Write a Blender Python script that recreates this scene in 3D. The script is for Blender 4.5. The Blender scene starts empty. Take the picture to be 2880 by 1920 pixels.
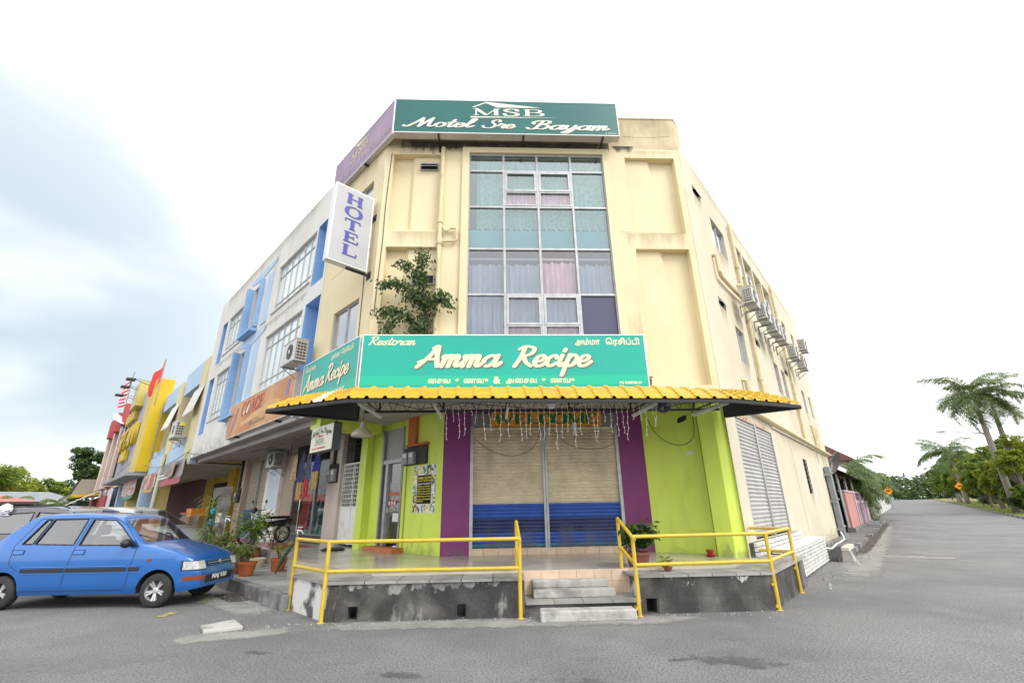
import bpy, bmesh, math, random
from mathutils import Vector, Matrix
from math import sin, cos, tan, pi, radians, sqrt, atan2, hypot
random.seed(7)
scn = bpy.context.scene
COL = scn.collection

# ------------------------------------------------------------------ camera
PITCH, ROLL, CAMZ = radians(20.05), radians(0.95), 1.5
fw = Vector((0, cos(PITCH), sin(PITCH))); u0 = Vector((0, -sin(PITCH), cos(PITCH)))
rt_ = Vector((1, 0, 0)) * cos(ROLL) - u0 * sin(ROLL); up_ = rt_.cross(fw)
cd = bpy.data.cameras.new('camera'); cam = bpy.data.objects.new('camera', cd); COL.objects.link(cam)
cd.sensor_width = 36; cd.lens = 16.0; cd.clip_end = 6000; cd.clip_start = 0.05
Mx = Matrix.Identity(4)
for i in range(3):
    Mx[i][0], Mx[i][1], Mx[i][2] = rt_[i], up_[i], -fw[i]
Mx[2][3] = CAMZ
cam.matrix_world = Mx
scn.camera = cam

# ------------------------------------------------------------------ sky, sun, exposure
SUN_AZ, SUN_EL = 132.0, 44.0
w = bpy.data.worlds.new('World'); scn.world = w; w.use_nodes = True
wt = w.node_tree; wn = wt.nodes; wl = wt.links; wn.clear()
def N(t, **k):
    n = wn.new(t)
    for a, b in k.items(): setattr(n, a, b)
    return n
tc = N('ShaderNodeTexCoord')
sky = N('ShaderNodeTexSky', sky_type='NISHITA', sun_disc=False, sun_elevation=radians(SUN_EL), sun_rotation=radians(SUN_AZ))
sky.dust_density = 3.0; sky.air_density = 1.2
skm = N('ShaderNodeVectorMath', operation='SCALE'); skm.inputs['Scale'].default_value = 0.10
wl.new(sky.outputs[0], skm.inputs[0])
mp = N('ShaderNodeMapping'); mp.inputs['Scale'].default_value = (1.0, 1.0, 2.2); mp.inputs['Location'].default_value = (0.35, 0.1, 0.0)
wl.new(tc.outputs['Generated'], mp.inputs['Vector'])
nz = N('ShaderNodeTexNoise'); nz.inputs['Scale'].default_value = 1.9; nz.inputs['Detail'].default_value = 4; nz.inputs['Roughness'].default_value = 0.42
wl.new(mp.outputs[0], nz.inputs['Vector'])
# broad bank of grey-blue cloud on the left of the street (western sky)
dv = N('ShaderNodeVectorMath', operation='DOT_PRODUCT')
bank = Vector((sin(radians(-58)) * cos(radians(9)), cos(radians(-58)) * cos(radians(9)), sin(radians(9)))); dv.inputs[1].default_value = bank
wl.new(tc.outputs['Generated'], dv.inputs[0])
br = N('ShaderNodeMapRange', interpolation_type='SMOOTHSTEP'); br.inputs[1].default_value = 0.50; br.inputs[2].default_value = 1.10
wl.new(dv.outputs['Value'], br.inputs[0])
cr = N('ShaderNodeMapRange', interpolation_type='SMOOTHSTEP'); cr.inputs[1].default_value = 0.36; cr.inputs[2].default_value = 0.62
wl.new(nz.outputs[0], cr.inputs[0])
ad = N('ShaderNodeMath', operation='MULTIPLY_ADD'); ad.inputs[1].default_value = 0.5; ad.inputs[2].default_value = 0.55
wl.new(cr.outputs[0], ad.inputs[0])
dk = N('ShaderNodeMath', operation='MULTIPLY'); wl.new(br.outputs[0], dk.inputs[0]); wl.new(ad.outputs[0], dk.inputs[1])
cm = N('ShaderNodeMix', data_type='RGBA'); cm.inputs['A'].default_value = (1.0, 1.0, 1.0, 1); cm.inputs['B'].default_value = (0.285, 0.330, 0.365, 1)
wl.new(dk.outputs[0], cm.inputs['Factor'])
# faint thin-cloud modelling everywhere
thin = N('ShaderNodeMix', data_type='RGBA', blend_type='MULTIPLY'); thin.inputs['B'].default_value = (0.80, 0.86, 0.91, 1)
thf = N('ShaderNodeMath', operation='MULTIPLY'); thf.inputs[1].default_value = 0.35
wl.new(cr.outputs[0], thf.inputs[0]); wl.new(thf.outputs[0], thin.inputs['Factor']); wl.new(cm.outputs['Result'], thin.inputs['A'])
fin = N('ShaderNodeMix', data_type='RGBA'); fin.inputs['Factor'].default_value = 0.93
wl.new(skm.outputs[0], fin.inputs['A']); wl.new(thin.outputs['Result'], fin.inputs['B'])
bg = N('ShaderNodeBackground'); bg.inputs['Strength'].default_value = 1.0
wl.new(fin.outputs['Result'], bg.inputs['Color'])
wo = N('ShaderNodeOutputWorld'); wl.new(bg.outputs[0], wo.inputs[0])

sd = bpy.data.lights.new('sun', 'SUN'); sun = bpy.data.objects.new('sun', sd); COL.objects.link(sun)
sd.energy = 1.05; sd.angle = radians(26); sd.color = (1.0, 0.965, 0.91)
sv = Vector((sin(radians(SUN_AZ)) * cos(radians(SUN_EL)), cos(radians(SUN_AZ)) * cos(radians(SUN_EL)), sin(radians(SUN_EL))))
sun.rotation_euler = (-sv).to_track_quat('-Z', 'Y').to_euler(); sun.location = (30, 10, 40)
vs = scn.view_settings; vs.view_transform = 'Standard'; vs.look = 'None'; vs.gamma = 1; vs.exposure = 1.12; vs.use_curve_mapping = False
scn.cycles.max_bounces = 8; scn.cycles.transparent_max_bounces = 24; scn.cycles.use_denoising = True
scn.cycles.sample_clamp_indirect = 6

# ------------------------------------------------------------------ materials
MATS = {}
def lin(c):
    if isinstance(c, str):
        c = [int(c[i:i + 2], 16) / 255 for i in (0, 2, 4)]
        return tuple((v / 12.92 if v <= 0.04045 else ((v + 0.055) / 1.055) ** 2.4) for v in c)
    return tuple(c)
def mat(name, col, rough=0.7, col2=None, scale=3.0, detail=4, lo=0.35, hi=0.7, amt=1.0, bump=0.0, bscale=60, metal=0.0, spec=0.5,
        streak=None, samt=0.5, sz=0.25, sscale=4.0, slo=0.5, shi=0.75, fine=0.0, fscale=120, emit=None, coat=0.0, stretch=(1, 1, 1), var=0.0):
    """painted / concrete / metal surface: base colour, a second colour mixed by noise, vertical streaks, fine grain, bump"""
    if name in MATS: return MATS[name]
    m = bpy.data.materials.new(name); m.use_nodes = True; t = m.node_tree; n = t.nodes; l = t.links
    b = n['Principled BSDF']; b.inputs['Roughness'].default_value = rough; b.inputs['Metallic'].default_value = metal
    b.inputs['Specular IOR Level'].default_value = spec; b.inputs['Coat Weight'].default_value = coat
    c = lin(col); geo = n.new('ShaderNodeNewGeometry')
    rgb = n.new('ShaderNodeRGB'); rgb.outputs[0].default_value = (*c, 1); cur = rgb.outputs[0]
    def nz_(sc, det, st=(1, 1, 1), r=0.55):
        mpp = n.new('ShaderNodeMapping'); mpp.inputs['Scale'].default_value = st; l.new(geo.outputs['Position'], mpp.inputs['Vector'])
        q = n.new('ShaderNodeTexNoise'); q.inputs['Scale'].default_value = sc; q.inputs['Detail'].default_value = det; q.inputs['Roughness'].default_value = r
        l.new(mpp.outputs[0], q.inputs['Vector']); return q.outputs[0]
    def mixc(fac_sock, lo_, hi_, am, c2, blend='MIX'):
        nonlocal cur
        mr = n.new('ShaderNodeMapRange'); mr.inputs[1].default_value = lo_; mr.inputs[2].default_value = hi_; mr.inputs[4].default_value = am
        l.new(fac_sock, mr.inputs[0])
        mx = n.new('ShaderNodeMix'); mx.data_type = 'RGBA'; mx.blend_type = blend
        l.new(mr.outputs[0], mx.inputs['Factor']); l.new(cur, mx.inputs['A']); mx.inputs['B'].default_value = (*lin(c2), 1); cur = mx.outputs['Result']
    if col2 is not None: mixc(nz_(scale, detail, stretch), lo, hi, amt, col2)
    if streak is not None: mixc(nz_(sscale, 5, (1, 1, sz), 0.6), slo, shi, samt, streak)
    if fine > 0: mixc(nz_(fscale, 3), 0.42, 0.66, fine, (0.02, 0.02, 0.02))
    if var > 0:
        oi = n.new('ShaderNodeObjectInfo'); hs = n.new('ShaderNodeHueSaturation'); mr = n.new('ShaderNodeMapRange')
        mr.inputs[3].default_value = 1 - var; mr.inputs[4].default_value = 1 + var; l.new(oi.outputs['Random'], mr.inputs[0]); l.new(mr.outputs[0], hs.inputs['Value'])
        l.new(cur, hs.inputs['Color']); cur = hs.outputs[0]
    l.new(cur, b.inputs['Base Color'])
    if bump > 0:
        bp = n.new('ShaderNodeBump'); bp.inputs['Strength'].default_value = bump; bp.inputs['Distance'].default_value = 0.02
        l.new(nz_(bscale, 4), bp.inputs['Height']); l.new(bp.outputs[0], b.inputs['Normal'])
    if emit: b.inputs['Emission Color'].default_value = (*lin(emit[0]), 1); b.inputs['Emission Strength'].default_value = emit[1]
    MATS[name] = m; return m
def overlay(name, col, col2, nscale=5, soft=0.2, bump=0.5, thr=1.0, st=(1, 1, 1), op=1.0):
    """thin layer of dust / wear: covers fully where the 'cov' attribute is 1, breaks up with noise towards 0"""
    if name in MATS: return MATS[name]
    m = mat(name, col, 0.95, col2=col2, scale=nscale * 0.6, fine=0.35, fscale=70, bump=bump, bscale=70); t = m.node_tree; n = t.nodes; l = t.links; b = n['Principled BSDF']
    at = n.new('ShaderNodeAttribute'); at.attribute_name = 'cov'; geo = n.new('ShaderNodeNewGeometry'); q = n.new('ShaderNodeTexNoise'); q.inputs['Scale'].default_value = nscale; q.inputs['Detail'].default_value = 6; q.inputs['Roughness'].default_value = 0.65; l.new(geo.outputs['Position'], q.inputs['Vector'])
    mr_ = n.new('ShaderNodeMapRange'); mr_.inputs[1].default_value = 0.25; mr_.inputs[2].default_value = 0.75; l.new(q.outputs[0], mr_.inputs[0]); mp_ = n.new('ShaderNodeMapping'); mp_.inputs['Scale'].default_value = st; l.new(geo.outputs['Position'], mp_.inputs['Vector']); l.new(mp_.outputs[0], q.inputs['Vector'])
    ad_ = n.new('ShaderNodeMath'); ad_.operation = 'MULTIPLY_ADD'; ad_.inputs[1].default_value = 0.75; l.new(mr_.outputs[0], ad_.inputs[0]); l.new(at.outputs['Fac'], ad_.inputs[2])
    mr = n.new('ShaderNodeMapRange'); mr.inputs[4].default_value = op; mr.interpolation_type = 'SMOOTHSTEP'; mr.inputs[1].default_value = thr - soft; mr.inputs[2].default_value = thr + soft; l.new(ad_.outputs[0], mr.inputs[0]); l.new(mr.outputs[0], b.inputs['Alpha']); return m
def glass(name, tint=(0.8, 0.85, 0.85), refl=0.12, rough=0.02, body=None, bodyf=0.0, rcol=(1, 1, 1), rmax=0.55):
    """window glass: lets light and view through, mirrors the sky at grazing angles; body mixes in a diffuse colour"""
    if name in MATS: return MATS[name]
    m = bpy.data.materials.new(name); m.use_nodes = True; t = m.node_tree; n = t.nodes; l = t.links; n.remove(n['Principled BSDF'])
    out = n['Material Output']; tr = n.new('ShaderNodeBsdfTransparent'); tr.inputs[0].default_value = (*tint, 1)
    gl = n.new('ShaderNodeBsdfGlossy'); gl.inputs['Roughness'].default_value = rough; gl.inputs['Color'].default_value = (*rcol, 1)
    lw = n.new('ShaderNodeLayerWeight'); lw.inputs['Blend'].default_value = 0.35
    mr = n.new('ShaderNodeMapRange'); mr.inputs[3].default_value = refl; mr.inputs[4].default_value = min(1, refl + rmax); l.new(lw.outputs['Facing'], mr.inputs[0])
    base = tr.outputs[0]
    if body is not None:
        df = n.new('ShaderNodeBsdfDiffuse'); df.inputs[0].default_value = (*lin(body), 1); mb_ = n.new('ShaderNodeMixShader'); mb_.inputs[0].default_value = bodyf
        l.new(base, mb_.inputs[1]); l.new(df.outputs[0], mb_.inputs[2]); base = mb_.outputs[0]
    mx = n.new('ShaderNodeMixShader'); l.new(mr.outputs[0], mx.inputs[0]); l.new(base, mx.inputs[1]); l.new(gl.outputs[0], mx.inputs[2]); l.new(mx.outputs[0], out.inputs['Surface'])
    MATS[name] = m; return m
def leafmat(name, col, col2, trans=0.3, var=0.0):
    if name in MATS: return MATS[name]
    m = bpy.data.materials.new(name); m.use_nodes = True; t = m.node_tree; n = t.nodes; l = t.links; n.remove(n['Principled BSDF']); out = n['Material Output']
    geo = n.new('ShaderNodeNewGeometry'); q = n.new('ShaderNodeTexNoise'); q.inputs['Scale'].default_value = 1.1; q.inputs['Detail'].default_value = 3; l.new(geo.outputs['Position'], q.inputs['Vector'])
    rp = n.new('ShaderNodeMapRange'); rp.inputs[1].default_value = 0.3; rp.inputs[2].default_value = 0.7; l.new(geo.outputs['Random Per Island'], rp.inputs[0])
    ad_ = n.new('ShaderNodeMath'); ad_.operation = 'ADD'; l.new(q.outputs[0], ad_.inputs[0]); l.new(rp.outputs[0], ad_.inputs[1])
    mr = n.new('ShaderNodeMapRange'); mr.inputs[1].default_value = 0.4; mr.inputs[2].default_value = 1.5; l.new(ad_.outputs[0], mr.inputs[0])
    mx = n.new('ShaderNodeMix'); mx.data_type = 'RGBA'; mx.inputs['A'].default_value = (*lin(col), 1); mx.inputs['B'].default_value = (*lin(col2), 1); l.new(mr.outputs[0], mx.inputs['Factor'])
    pb = n.new('ShaderNodeBsdfPrincipled'); pb.inputs['Roughness'].default_value = 0.5; l.new(mx.outputs['Result'], pb.inputs['Base Color'])
    tl = n.new('ShaderNodeBsdfTranslucent'); hs = n.new('ShaderNodeHueSaturation'); hs.inputs['Value'].default_value = 1.5; hs.inputs['Hue'].default_value = 0.485; l.new(mx.outputs['Result'], hs.inputs['Color']); l.new(hs.outputs[0], tl.inputs[0])
    ms = n.new('ShaderNodeMixShader'); ms.inputs[0].default_value = trans; l.new(pb.outputs[0], ms.inputs[1]); l.new(tl.outputs[0], ms.inputs[2]); l.new(ms.outputs[0], out.inputs['Surface'])
    MATS[name] = m; return m

# ------------------------------------------------------------------ frames and mesh helpers
def az(a): return Vector((sin(radians(a)), cos(radians(a)), 0))
U, L, K = az(39.4), az(-44.8), az(87.4)
def nrm(d): return Vector((d.y, -d.x, 0))
Zv = Vector((0, 0, 1))
class Fr:
    def __init__(s, o, d, n): s.o = Vector((o[0], o[1], 0)); s.d = d; s.n = n
    def p(s, t, out, z): return s.o + s.d * t + s.n * out + Zv * z
    def m(s, t, out, z):      # local x along d, y = inward (-n), z up
        M = Matrix.Identity(4); q = s.p(t, out, z)
        for i in range(3): M[i][0] = s.d[i]; M[i][1] = -s.n[i]; M[i][2] = Zv[i]; M[i][3] = q[i]
        return M
    def off(s, out): return Fr(s.p(0, out, 0), s.d, s.n)
CL, CR = Vector((-3.10, 9.15, 0)), Vector((4.42, 9.49, 0))
FK = Fr((0, 9.29), K, nrm(K)); FL = Fr(CL, L, nrm(-L)); FR = Fr(CR, U, nrm(U))
FG = Fr((0, 10.74), K, nrm(K))                      # shutter wall of the restaurant, set back under the upper floors
FLG = FL.off(-2.14)                                  # shop walls of the arcade on the left street
WORLD = Fr((0, 0), Vector((1, 0, 0)), Vector((0, -1, 0)))
FU = Fr((0, 0), U, nrm(U))                           # road frame: t along the side road, out to its right
KS, A0 = 0.0095, 20.0
def gz(p):                                           # the side road climbs very gently
    a = p[0] * U.x + p[1] * U.y
    if a < A0: return 0.0
    return KS * (min(a, 420) - A0)

class MB:
    def __init__(s): s.v = []; s.f = []; s.smooth = False; s.cov = None
    def add(s, vs, fs):
        b = len(s.v); s.v += [tuple(x) for x in vs]; s.f += [tuple(b + i for i in f) for f in fs]; return s
    def quad(s, a, b, c, d): return s.add([a, b, c, d], [(0, 1, 2, 3)])
    def ngon(s, pts): return s.add(pts, [tuple(range(len(pts)))])
    def hexa(s, p):   # 8 points: bottom 4 ccw, top 4
        return s.add(p, [(3, 2, 1, 0), (4, 5, 6, 7), (0, 1, 5, 4), (1, 2, 6, 5), (2, 3, 7, 6), (3, 0, 4, 7)])
    def box(s, fr, t0, t1, o0, o1, z0, z1):
        q = [fr.p(t0, o1, z0), fr.p(t1, o1, z0), fr.p(t1, o0, z0), fr.p(t0, o0, z0), fr.p(t0, o1, z1), fr.p(t1, o1, z1), fr.p(t1, o0, z1), fr.p(t0, o0, z1)]
        return s.hexa(q)
    def lbox(s, x0, x1, y0, y1, z0, z1):
        return s.hexa([(x0, y0, z0), (x1, y0, z0), (x1, y1, z0), (x0, y1, z0), (x0, y0, z1), (x1, y0, z1), (x1, y1, z1), (x0, y1, z1)])
    def prism(s, pts, z0, z1):
        n = len(pts); lo = [(p[0], p[1], z0) for p in pts]; hi = [(p[0], p[1], z1) for p in pts]
        fs = [tuple(range(n - 1, -1, -1)), tuple(range(n, 2 * n))] + [(i, (i + 1) % n, n + (i + 1) % n, n + i) for i in range(n)]
        return s.add(lo + hi, fs)
    def tube(s, pts, r, seg=8, cap=True):
        pts = [Vector(p) for p in pts]; n = len(pts); rs = r if isinstance(r, (list, tuple)) else [r] * n
        b = len(s.v); prev = None
        for i, p in enumerate(pts):
            d = (pts[min(i + 1, n - 1)] - pts[max(i - 1, 0)])
            if d.length < 1e-9: d = Vector((0, 0, 1))
            d.normalize()
            if prev is None:
                a = Vector((0, 0, 1)) if abs(d.z) < 0.9 else Vector((1, 0, 0)); e = d.cross(a).normalized()
            else:
                e = prev - d * prev.dot(d)
                e = e.normalized() if e.length > 1e-6 else d.orthogonal().normalized()
            prev = e; g = d.cross(e)
            for k in range(seg):
                a = 2 * pi * k / seg; s.v.append(tuple(p + (e * cos(a) + g * sin(a)) * rs[i]))
        for i in range(n - 1):
            for k in range(seg):
                k2 = (k + 1) % seg; s.f.append((b + i * seg + k, b + i * seg + k2, b + (i + 1) * seg + k2, b + (i + 1) * seg + k))
        if cap:
            s.f.append(tuple(b + k for k in range(seg - 1, -1, -1))); s.f.append(tuple(b + (n - 1) * seg + k for k in range(seg)))
        return s
    def lathe(s, c, prof, seg=20, M=None, cap=True):
        b = len(s.v); n = len(prof); c = Vector(c)
        for r, z in prof:
            for k in range(seg):
                a = 2 * pi * k / seg; q = Vector((r * cos(a), r * sin(a), z))
                if M is not None: q = M @ q
                s.v.append(tuple(c + q))
        for i in range(n - 1):
            for k in range(seg):
                k2 = (k + 1) % seg; s.f.append((b + i * seg + k, b + i * seg + k2, b + (i + 1) * seg + k2, b + (i + 1) * seg + k))
        if cap: s.f.append(tuple(b + k for k in range(seg - 1, -1, -1))); s.f.append(tuple(b + (n - 1) * seg + k for k in range(seg)))
        return s
    def grid(s, rows):
        b = len(s.v); m = len(rows[0])
        for r in rows: s.v += [tuple(p) for p in r]
        for i in range(len(rows) - 1):
            for j in range(m - 1): s.f.append((b + i * m + j, b + i * m + j + 1, b + (i + 1) * m + j + 1, b + (i + 1) * m + j))
        return s
    def wall(s, fr, t0, t1, z0, z1, holes=(), depth=0.12, out=0.0):
        """flat wall face with rectangular openings (t0,t1,z0,z1[,depth]) and their reveals"""
        ts = sorted({t0, t1, *[min(max(h[i], t0), t1) for h in holes for i in (0, 1)]}); zs = sorted({z0, z1, *[min(max(h[i], z0), z1) for h in holes for i in (2, 3)]})
        idx = {}
        def vi(t, z):
            k = (round(t, 5), round(z, 5))
            if k not in idx: idx[k] = len(s.v); s.v.append(tuple(fr.p(t, out, z)))
            return idx[k]
        for i in range(len(ts) - 1):
            for j in range(len(zs) - 1):
                tm, zm = (ts[i] + ts[i + 1]) / 2, (zs[j] + zs[j + 1]) / 2
                if any(h[0] < tm < h[1] and h[2] < zm < h[3] for h in holes): continue
                s.f.append((vi(ts[i], zs[j]), vi(ts[i + 1], zs[j]), vi(ts[i + 1], zs[j + 1]), vi(ts[i], zs[j + 1])))
        for h in holes:
            a, b_, c, d = h[:4]; dp = h[4] if len(h) > 4 else depth
            f = lambda t, z, o: fr.p(t, out + o, z)
            s.quad(f(a, c, 0), f(a, d, 0), f(a, d, -dp), f(a, c, -dp)); s.quad(f(b_, d, 0), f(b_, c, 0), f(b_, c, -dp), f(b_, d, -dp))
            s.quad(f(a, d, 0), f(b_, d, 0), f(b_, d, -dp), f(a, d, -dp)); s.quad(f(b_, c, 0), f(a, c, 0), f(a, c, -dp), f(b_, c, -dp))
        return s
    def mesh(s, name, material):
        me = bpy.data.meshes.new(name); me.from_pydata(s.v, [], s.f)
        if material is not None: me.materials.append(material)
        if s.smooth:
            me.polygons.foreach_set('use_smooth', [True] * len(me.polygons))
        if s.cov: me.attributes.new('cov', 'FLOAT', 'POINT').data.foreach_set('value', s.cov)
        me.update(); return me

WM = {}       # world matrices of parents (nothing is evaluated while the script runs)
def tag(o, label=None, cat=None, group=None, kind=None):
    if label: o['label'] = label
    if cat: o['category'] = cat
    if group: o['group'] = group
    if kind: o['kind'] = kind
    return o
def link(o, parent=None, M=None):
    """M: the object's world matrix"""
    COL.objects.link(o); M = M or Matrix.Identity(4)
    if parent is not None:
        o.parent = parent; PW = WM[parent.name]; o.matrix_parent_inverse = PW.inverted()
    o.matrix_basis = M; WM[o.name] = M; return o
def thing(name, label, cat, loc=(0, 0, 0), rz=0.0, group=None):
    o = bpy.data.objects.new(name, None); o.empty_display_size = 0.2
    link(o, None, Matrix.Translation(Vector(loc)) @ Matrix.Rotation(rz, 4, 'Z')); return tag(o, label, cat, group)
def part(name, mb, material, parent=None, M=None, **k):
    me = mb if isinstance(mb, bpy.types.Mesh) else mb.mesh(name, material)
    o = bpy.data.objects.new(name, me); link(o, parent, M); return tag(o, **k) if k else o
def lpart(name, mb, material, parent, **k):      # mesh given in the parent's own coordinates
    return part(name, mb, material, parent, WM[parent.name].copy(), **k)
def struct(name, mb, material): return part(name, mb, material, None, kind='structure')
def copy_thing(src, M, label=None, group=None):
    """copy a thing with its parts and sub-parts to a new world matrix"""
    old = WM[src.name]; D = M @ old.inverted()
    def rec(o, parent):
        c = o.copy(); COL.objects.link(c); m = D @ WM[o.name]
        if parent is not None: c.parent = parent; c.matrix_parent_inverse = WM[parent.name].inverted()
        c.matrix_basis = m; WM[c.name] = m
        for ch in o.children: rec(ch, c)
        return c
    r = rec(src, None)
    if label: r['label'] = label
    if group: r['group'] = group
    return r
def bevel_obj(o, w=0.01, seg=1):
    md = o.modifiers.new('bevel', 'BEVEL'); md.width = w; md.segments = seg; md.limit_method = 'ANGLE'; md.angle_limit = radians(40); return o
def TR(x, y, z, rz=0.0): return Matrix.Translation((x, y, z)) @ Matrix.Rotation(rz, 4, 'Z')
# ================================================================== materials used throughout
asphalt = mat('asphalt', (0.226, 0.217, 0.212), 0.82, col2=(0.160, 0.154, 0.154), scale=0.55, detail=7, lo=0.38, hi=0.66, streak=(0.28, 0.272, 0.265), samt=0.5, sz=1.0, sscale=0.9, slo=0.52, shi=0.72, fine=0.68, fscale=44, bump=0.65, bscale=72)
grime = mat('grimy_concrete', (0.24, 0.225, 0.205), 0.9, col2=(0.06, 0.056, 0.052), scale=1.6, detail=8, lo=0.30, hi=0.55, streak=(0.46, 0.44, 0.41), samt=0.7, sz=0.35, sscale=3.0, slo=0.60, shi=0.70, fine=0.25, fscale=50, bump=0.35, bscale=30)
slabm = mat('paving_concrete', (0.34, 0.325, 0.305), 0.85, col2=(0.19, 0.18, 0.17), scale=1.6, detail=6, lo=0.42, hi=0.7, fine=0.2, bump=0.2, bscale=40, var=0.10)
stepm = mat('whitewashed_concrete', (0.44, 0.425, 0.40), 0.85, col2=(0.20, 0.19, 0.18), scale=2.6, detail=7, lo=0.47, hi=0.68, fine=0.2, bump=0.4, bscale=25)
terrm = mat('terrace_screed', (0.50, 0.45, 0.36), 0.22, col2=(0.33, 0.30, 0.25), scale=1.1, detail=6, lo=0.42, hi=0.68, bump=0.04, bscale=15)
tilem = mat('peach_tile', (0.66, 0.50, 0.36), 0.35, col2=(0.52, 0.39, 0.28), scale=4, var=0.06)
yellowp = mat('yellow_paint', (0.58, 0.41, 0.035), 0.42, col2=(0.46, 0.31, 0.03), scale=5, lo=0.5, hi=0.75, streak=(0.16, 0.07, 0.03), samt=0.75, sz=0.6, sscale=9, slo=0.67, shi=0.74)
kerbm = mat('kerb_stone', (0.24, 0.23, 0.22), 0.9, col2=(0.09, 0.085, 0.08), scale=3, lo=0.42, hi=0.65, fine=0.25, bump=0.4, bscale=25, var=0.12)
black = mat('black_void', (0.006, 0.006, 0.006), 0.9)
whitem = mat('white_paint', (0.78, 0.77, 0.74), 0.6, col2=(0.55, 0.54, 0.50), scale=2.5, lo=0.5, hi=0.78, streak=(0.42, 0.40, 0.36), samt=0.35, sz=0.2, sscale=3, slo=0.55, shi=0.8, bump=0.15, bscale=40)
roadpaint = mat('faded_yellow_road_paint', (0.42, 0.34, 0.10), 0.85, col2=(0.17, 0.16, 0.14), scale=9, lo=0.38, hi=0.6, fine=0.3)
grassm = leafmat('grass_blades', (0.085, 0.13, 0.02), (0.22, 0.26, 0.05), 0.35)
lawnm = mat('lawn_soil', (0.13, 0.16, 0.035), 0.95, col2=(0.26, 0.235, 0.09), scale=0.8, detail=6, lo=0.35, hi=0.62, fine=0.3, fscale=40, bump=0.6, bscale=20)

# ================================================================== ground
g = MB()
As = [-1500, -200, -40, 0, 8, 14, 18, 20, 24, 30, 40, 60, 90, 140, 220, 320, 420, 800, 3000]
g.grid([[(FU.p(a, o, 0) + Zv * (KS * (min(max(a, A0), 420) - A0))) for o in (-3000, -400, -60, -20, -8, -3, 0, 3, 6, 10, 30, 120, 600, 3000)] for a in As])
struct('ground', g, asphalt)

def ix(fa, oa, fb, ob):
    p, d = fa.p(0, oa, 0), fa.d; q, e = fb.p(0, ob, 0), fb.d
    den = d.x * e.y - d.y * e.x; t = ((q.x - p.x) * e.y - (q.y - p.y) * e.x) / den
    return p + d * t

def strip(name, line, width, z, m, n=40, power=1.0):
    """soft-edged sheet along a line of points just above the ground"""
    q = [Vector((p[0], p[1], 0)) for p in line]; ln = [(q[i + 1] - q[i]).length for i in range(len(q) - 1)]; tot = sum(ln); pts = []
    for k in range(n + 1):
        d = tot * k / n; i = 0
        while i < len(ln) - 1 and d > ln[i]: d -= ln[i]; i += 1
        pts.append(q[i].lerp(q[i + 1], min(1, d / ln[i])))
    b = MB(); rows = []; cov = []
    for k, p in enumerate(pts):
        d = (pts[min(k + 1, n)] - pts[max(k - 1, 0)]).normalized(); e = Vector((-d.y, d.x, 0)); row = []
        for j in range(9):
            f = j / 8; o = p + e * width * (f - 0.5); row.append((o.x, o.y, z + gz(o))); end = min(1, 6 * min(k, n - k) / n); cov.append((sin(pi * f) ** power) * end)
        rows.append(row)
    b.grid(rows); b.cov = cov; return struct(name, b, m)
def blot(name, x, y, rx, ry, z, m, a0=0.0):
    b = MB(); b.v = [(x, y, z)]; cov = [1.0]
    for r_ in (0.4, 0.75, 1.0):
        for k in range(16):
            a = 2 * pi * k / 16; b.v.append((x + rx * r_ * cos(a) * cos(a0) - ry * r_ * sin(a) * sin(a0), y + rx * r_ * cos(a) * sin(a0) + ry * r_ * sin(a) * cos(a0), z)); cov.append(1 - r_)
    b.f = [(0, 1 + k, 1 + (k + 1) % 16) for k in range(16)]
    for q in (0, 1): b.f += [(1 + 16 * q + k, 17 + 16 * q + k, 17 + 16 * q + (k + 1) % 16, 1 + 16 * q + (k + 1) % 16) for k in range(16)]
    b.cov = cov; return struct(name, b, m)
dustm = overlay('road_dust', (0.37, 0.355, 0.33), (0.25, 0.24, 0.228), 4.5, 0.3, thr=0.9, op=0.85)
darkm = overlay('worn_dark_asphalt', (0.10, 0.098, 0.10), (0.14, 0.137, 0.138), 5, op=0.7); palem = overlay('worn_pale_asphalt', (0.29, 0.28, 0.275), (0.22, 0.215, 0.21), 6, op=0.4)
strip('dust_strip', [FK.p(-3.3, 1.95, 0), FK.p(-1.5, 1.98, 0), FK.p(1.9, 2.05, 0), FK.p(3.0, 1.85, 0)], 0.75, 0.004, dustm, 50)
strip('dust_strip', [FL.p(-0.5, 1.35, 0), FL.p(2.0, 1.40, 0), FL.p(4.0, 1.35, 0)], 1.0, 0.0045, dustm, 40)
strip('dust_strip', [FK.p(-4.6, 2.5, 0), FK.p(-3.0, 2.1, 0)], 0.7, 0.005, dustm, 20)
strip('dust_strip', [FR.p(-0.3, 0.95, 0), FR.p(0.8, 1.15, 0), FR.p(4, 1.25, 0), FR.p(9, 1.2, 0), FR.p(18, 1.1, 0), FR.p(30, 1.0, 0)], 1.35, 0.004, dustm, 90)
strip('dust_strip', [FU.p(18.2, -1.6, 0), FU.p(18.4, 0.8, 0)], 1.1, 0.0052, dustm, 20)
strip('dirt_patch', [FL.p(1.2, 1.2, 0), FL.p(2.6, 1.25, 0)], 0.7, 0.006, overlay('dark_dirt', (0.06, 0.05, 0.042), (0.11, 0.09, 0.075), 6), 20)
rp_ = random.Random(14)
for k in range(22):
    x, y = rp_.uniform(-6, 8), rp_.uniform(3.1, 6.8); rr = rp_.uniform(0.15, 0.35) if k % 3 else rp_.uniform(0.5, 1.1)
    blot('asphalt_patch', x, y, rr * 1.5, rr * 0.6, 0.0028 + 0.0003 * (k % 7), darkm if k % 2 else palem, rp_.uniform(-.4, .4))
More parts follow.
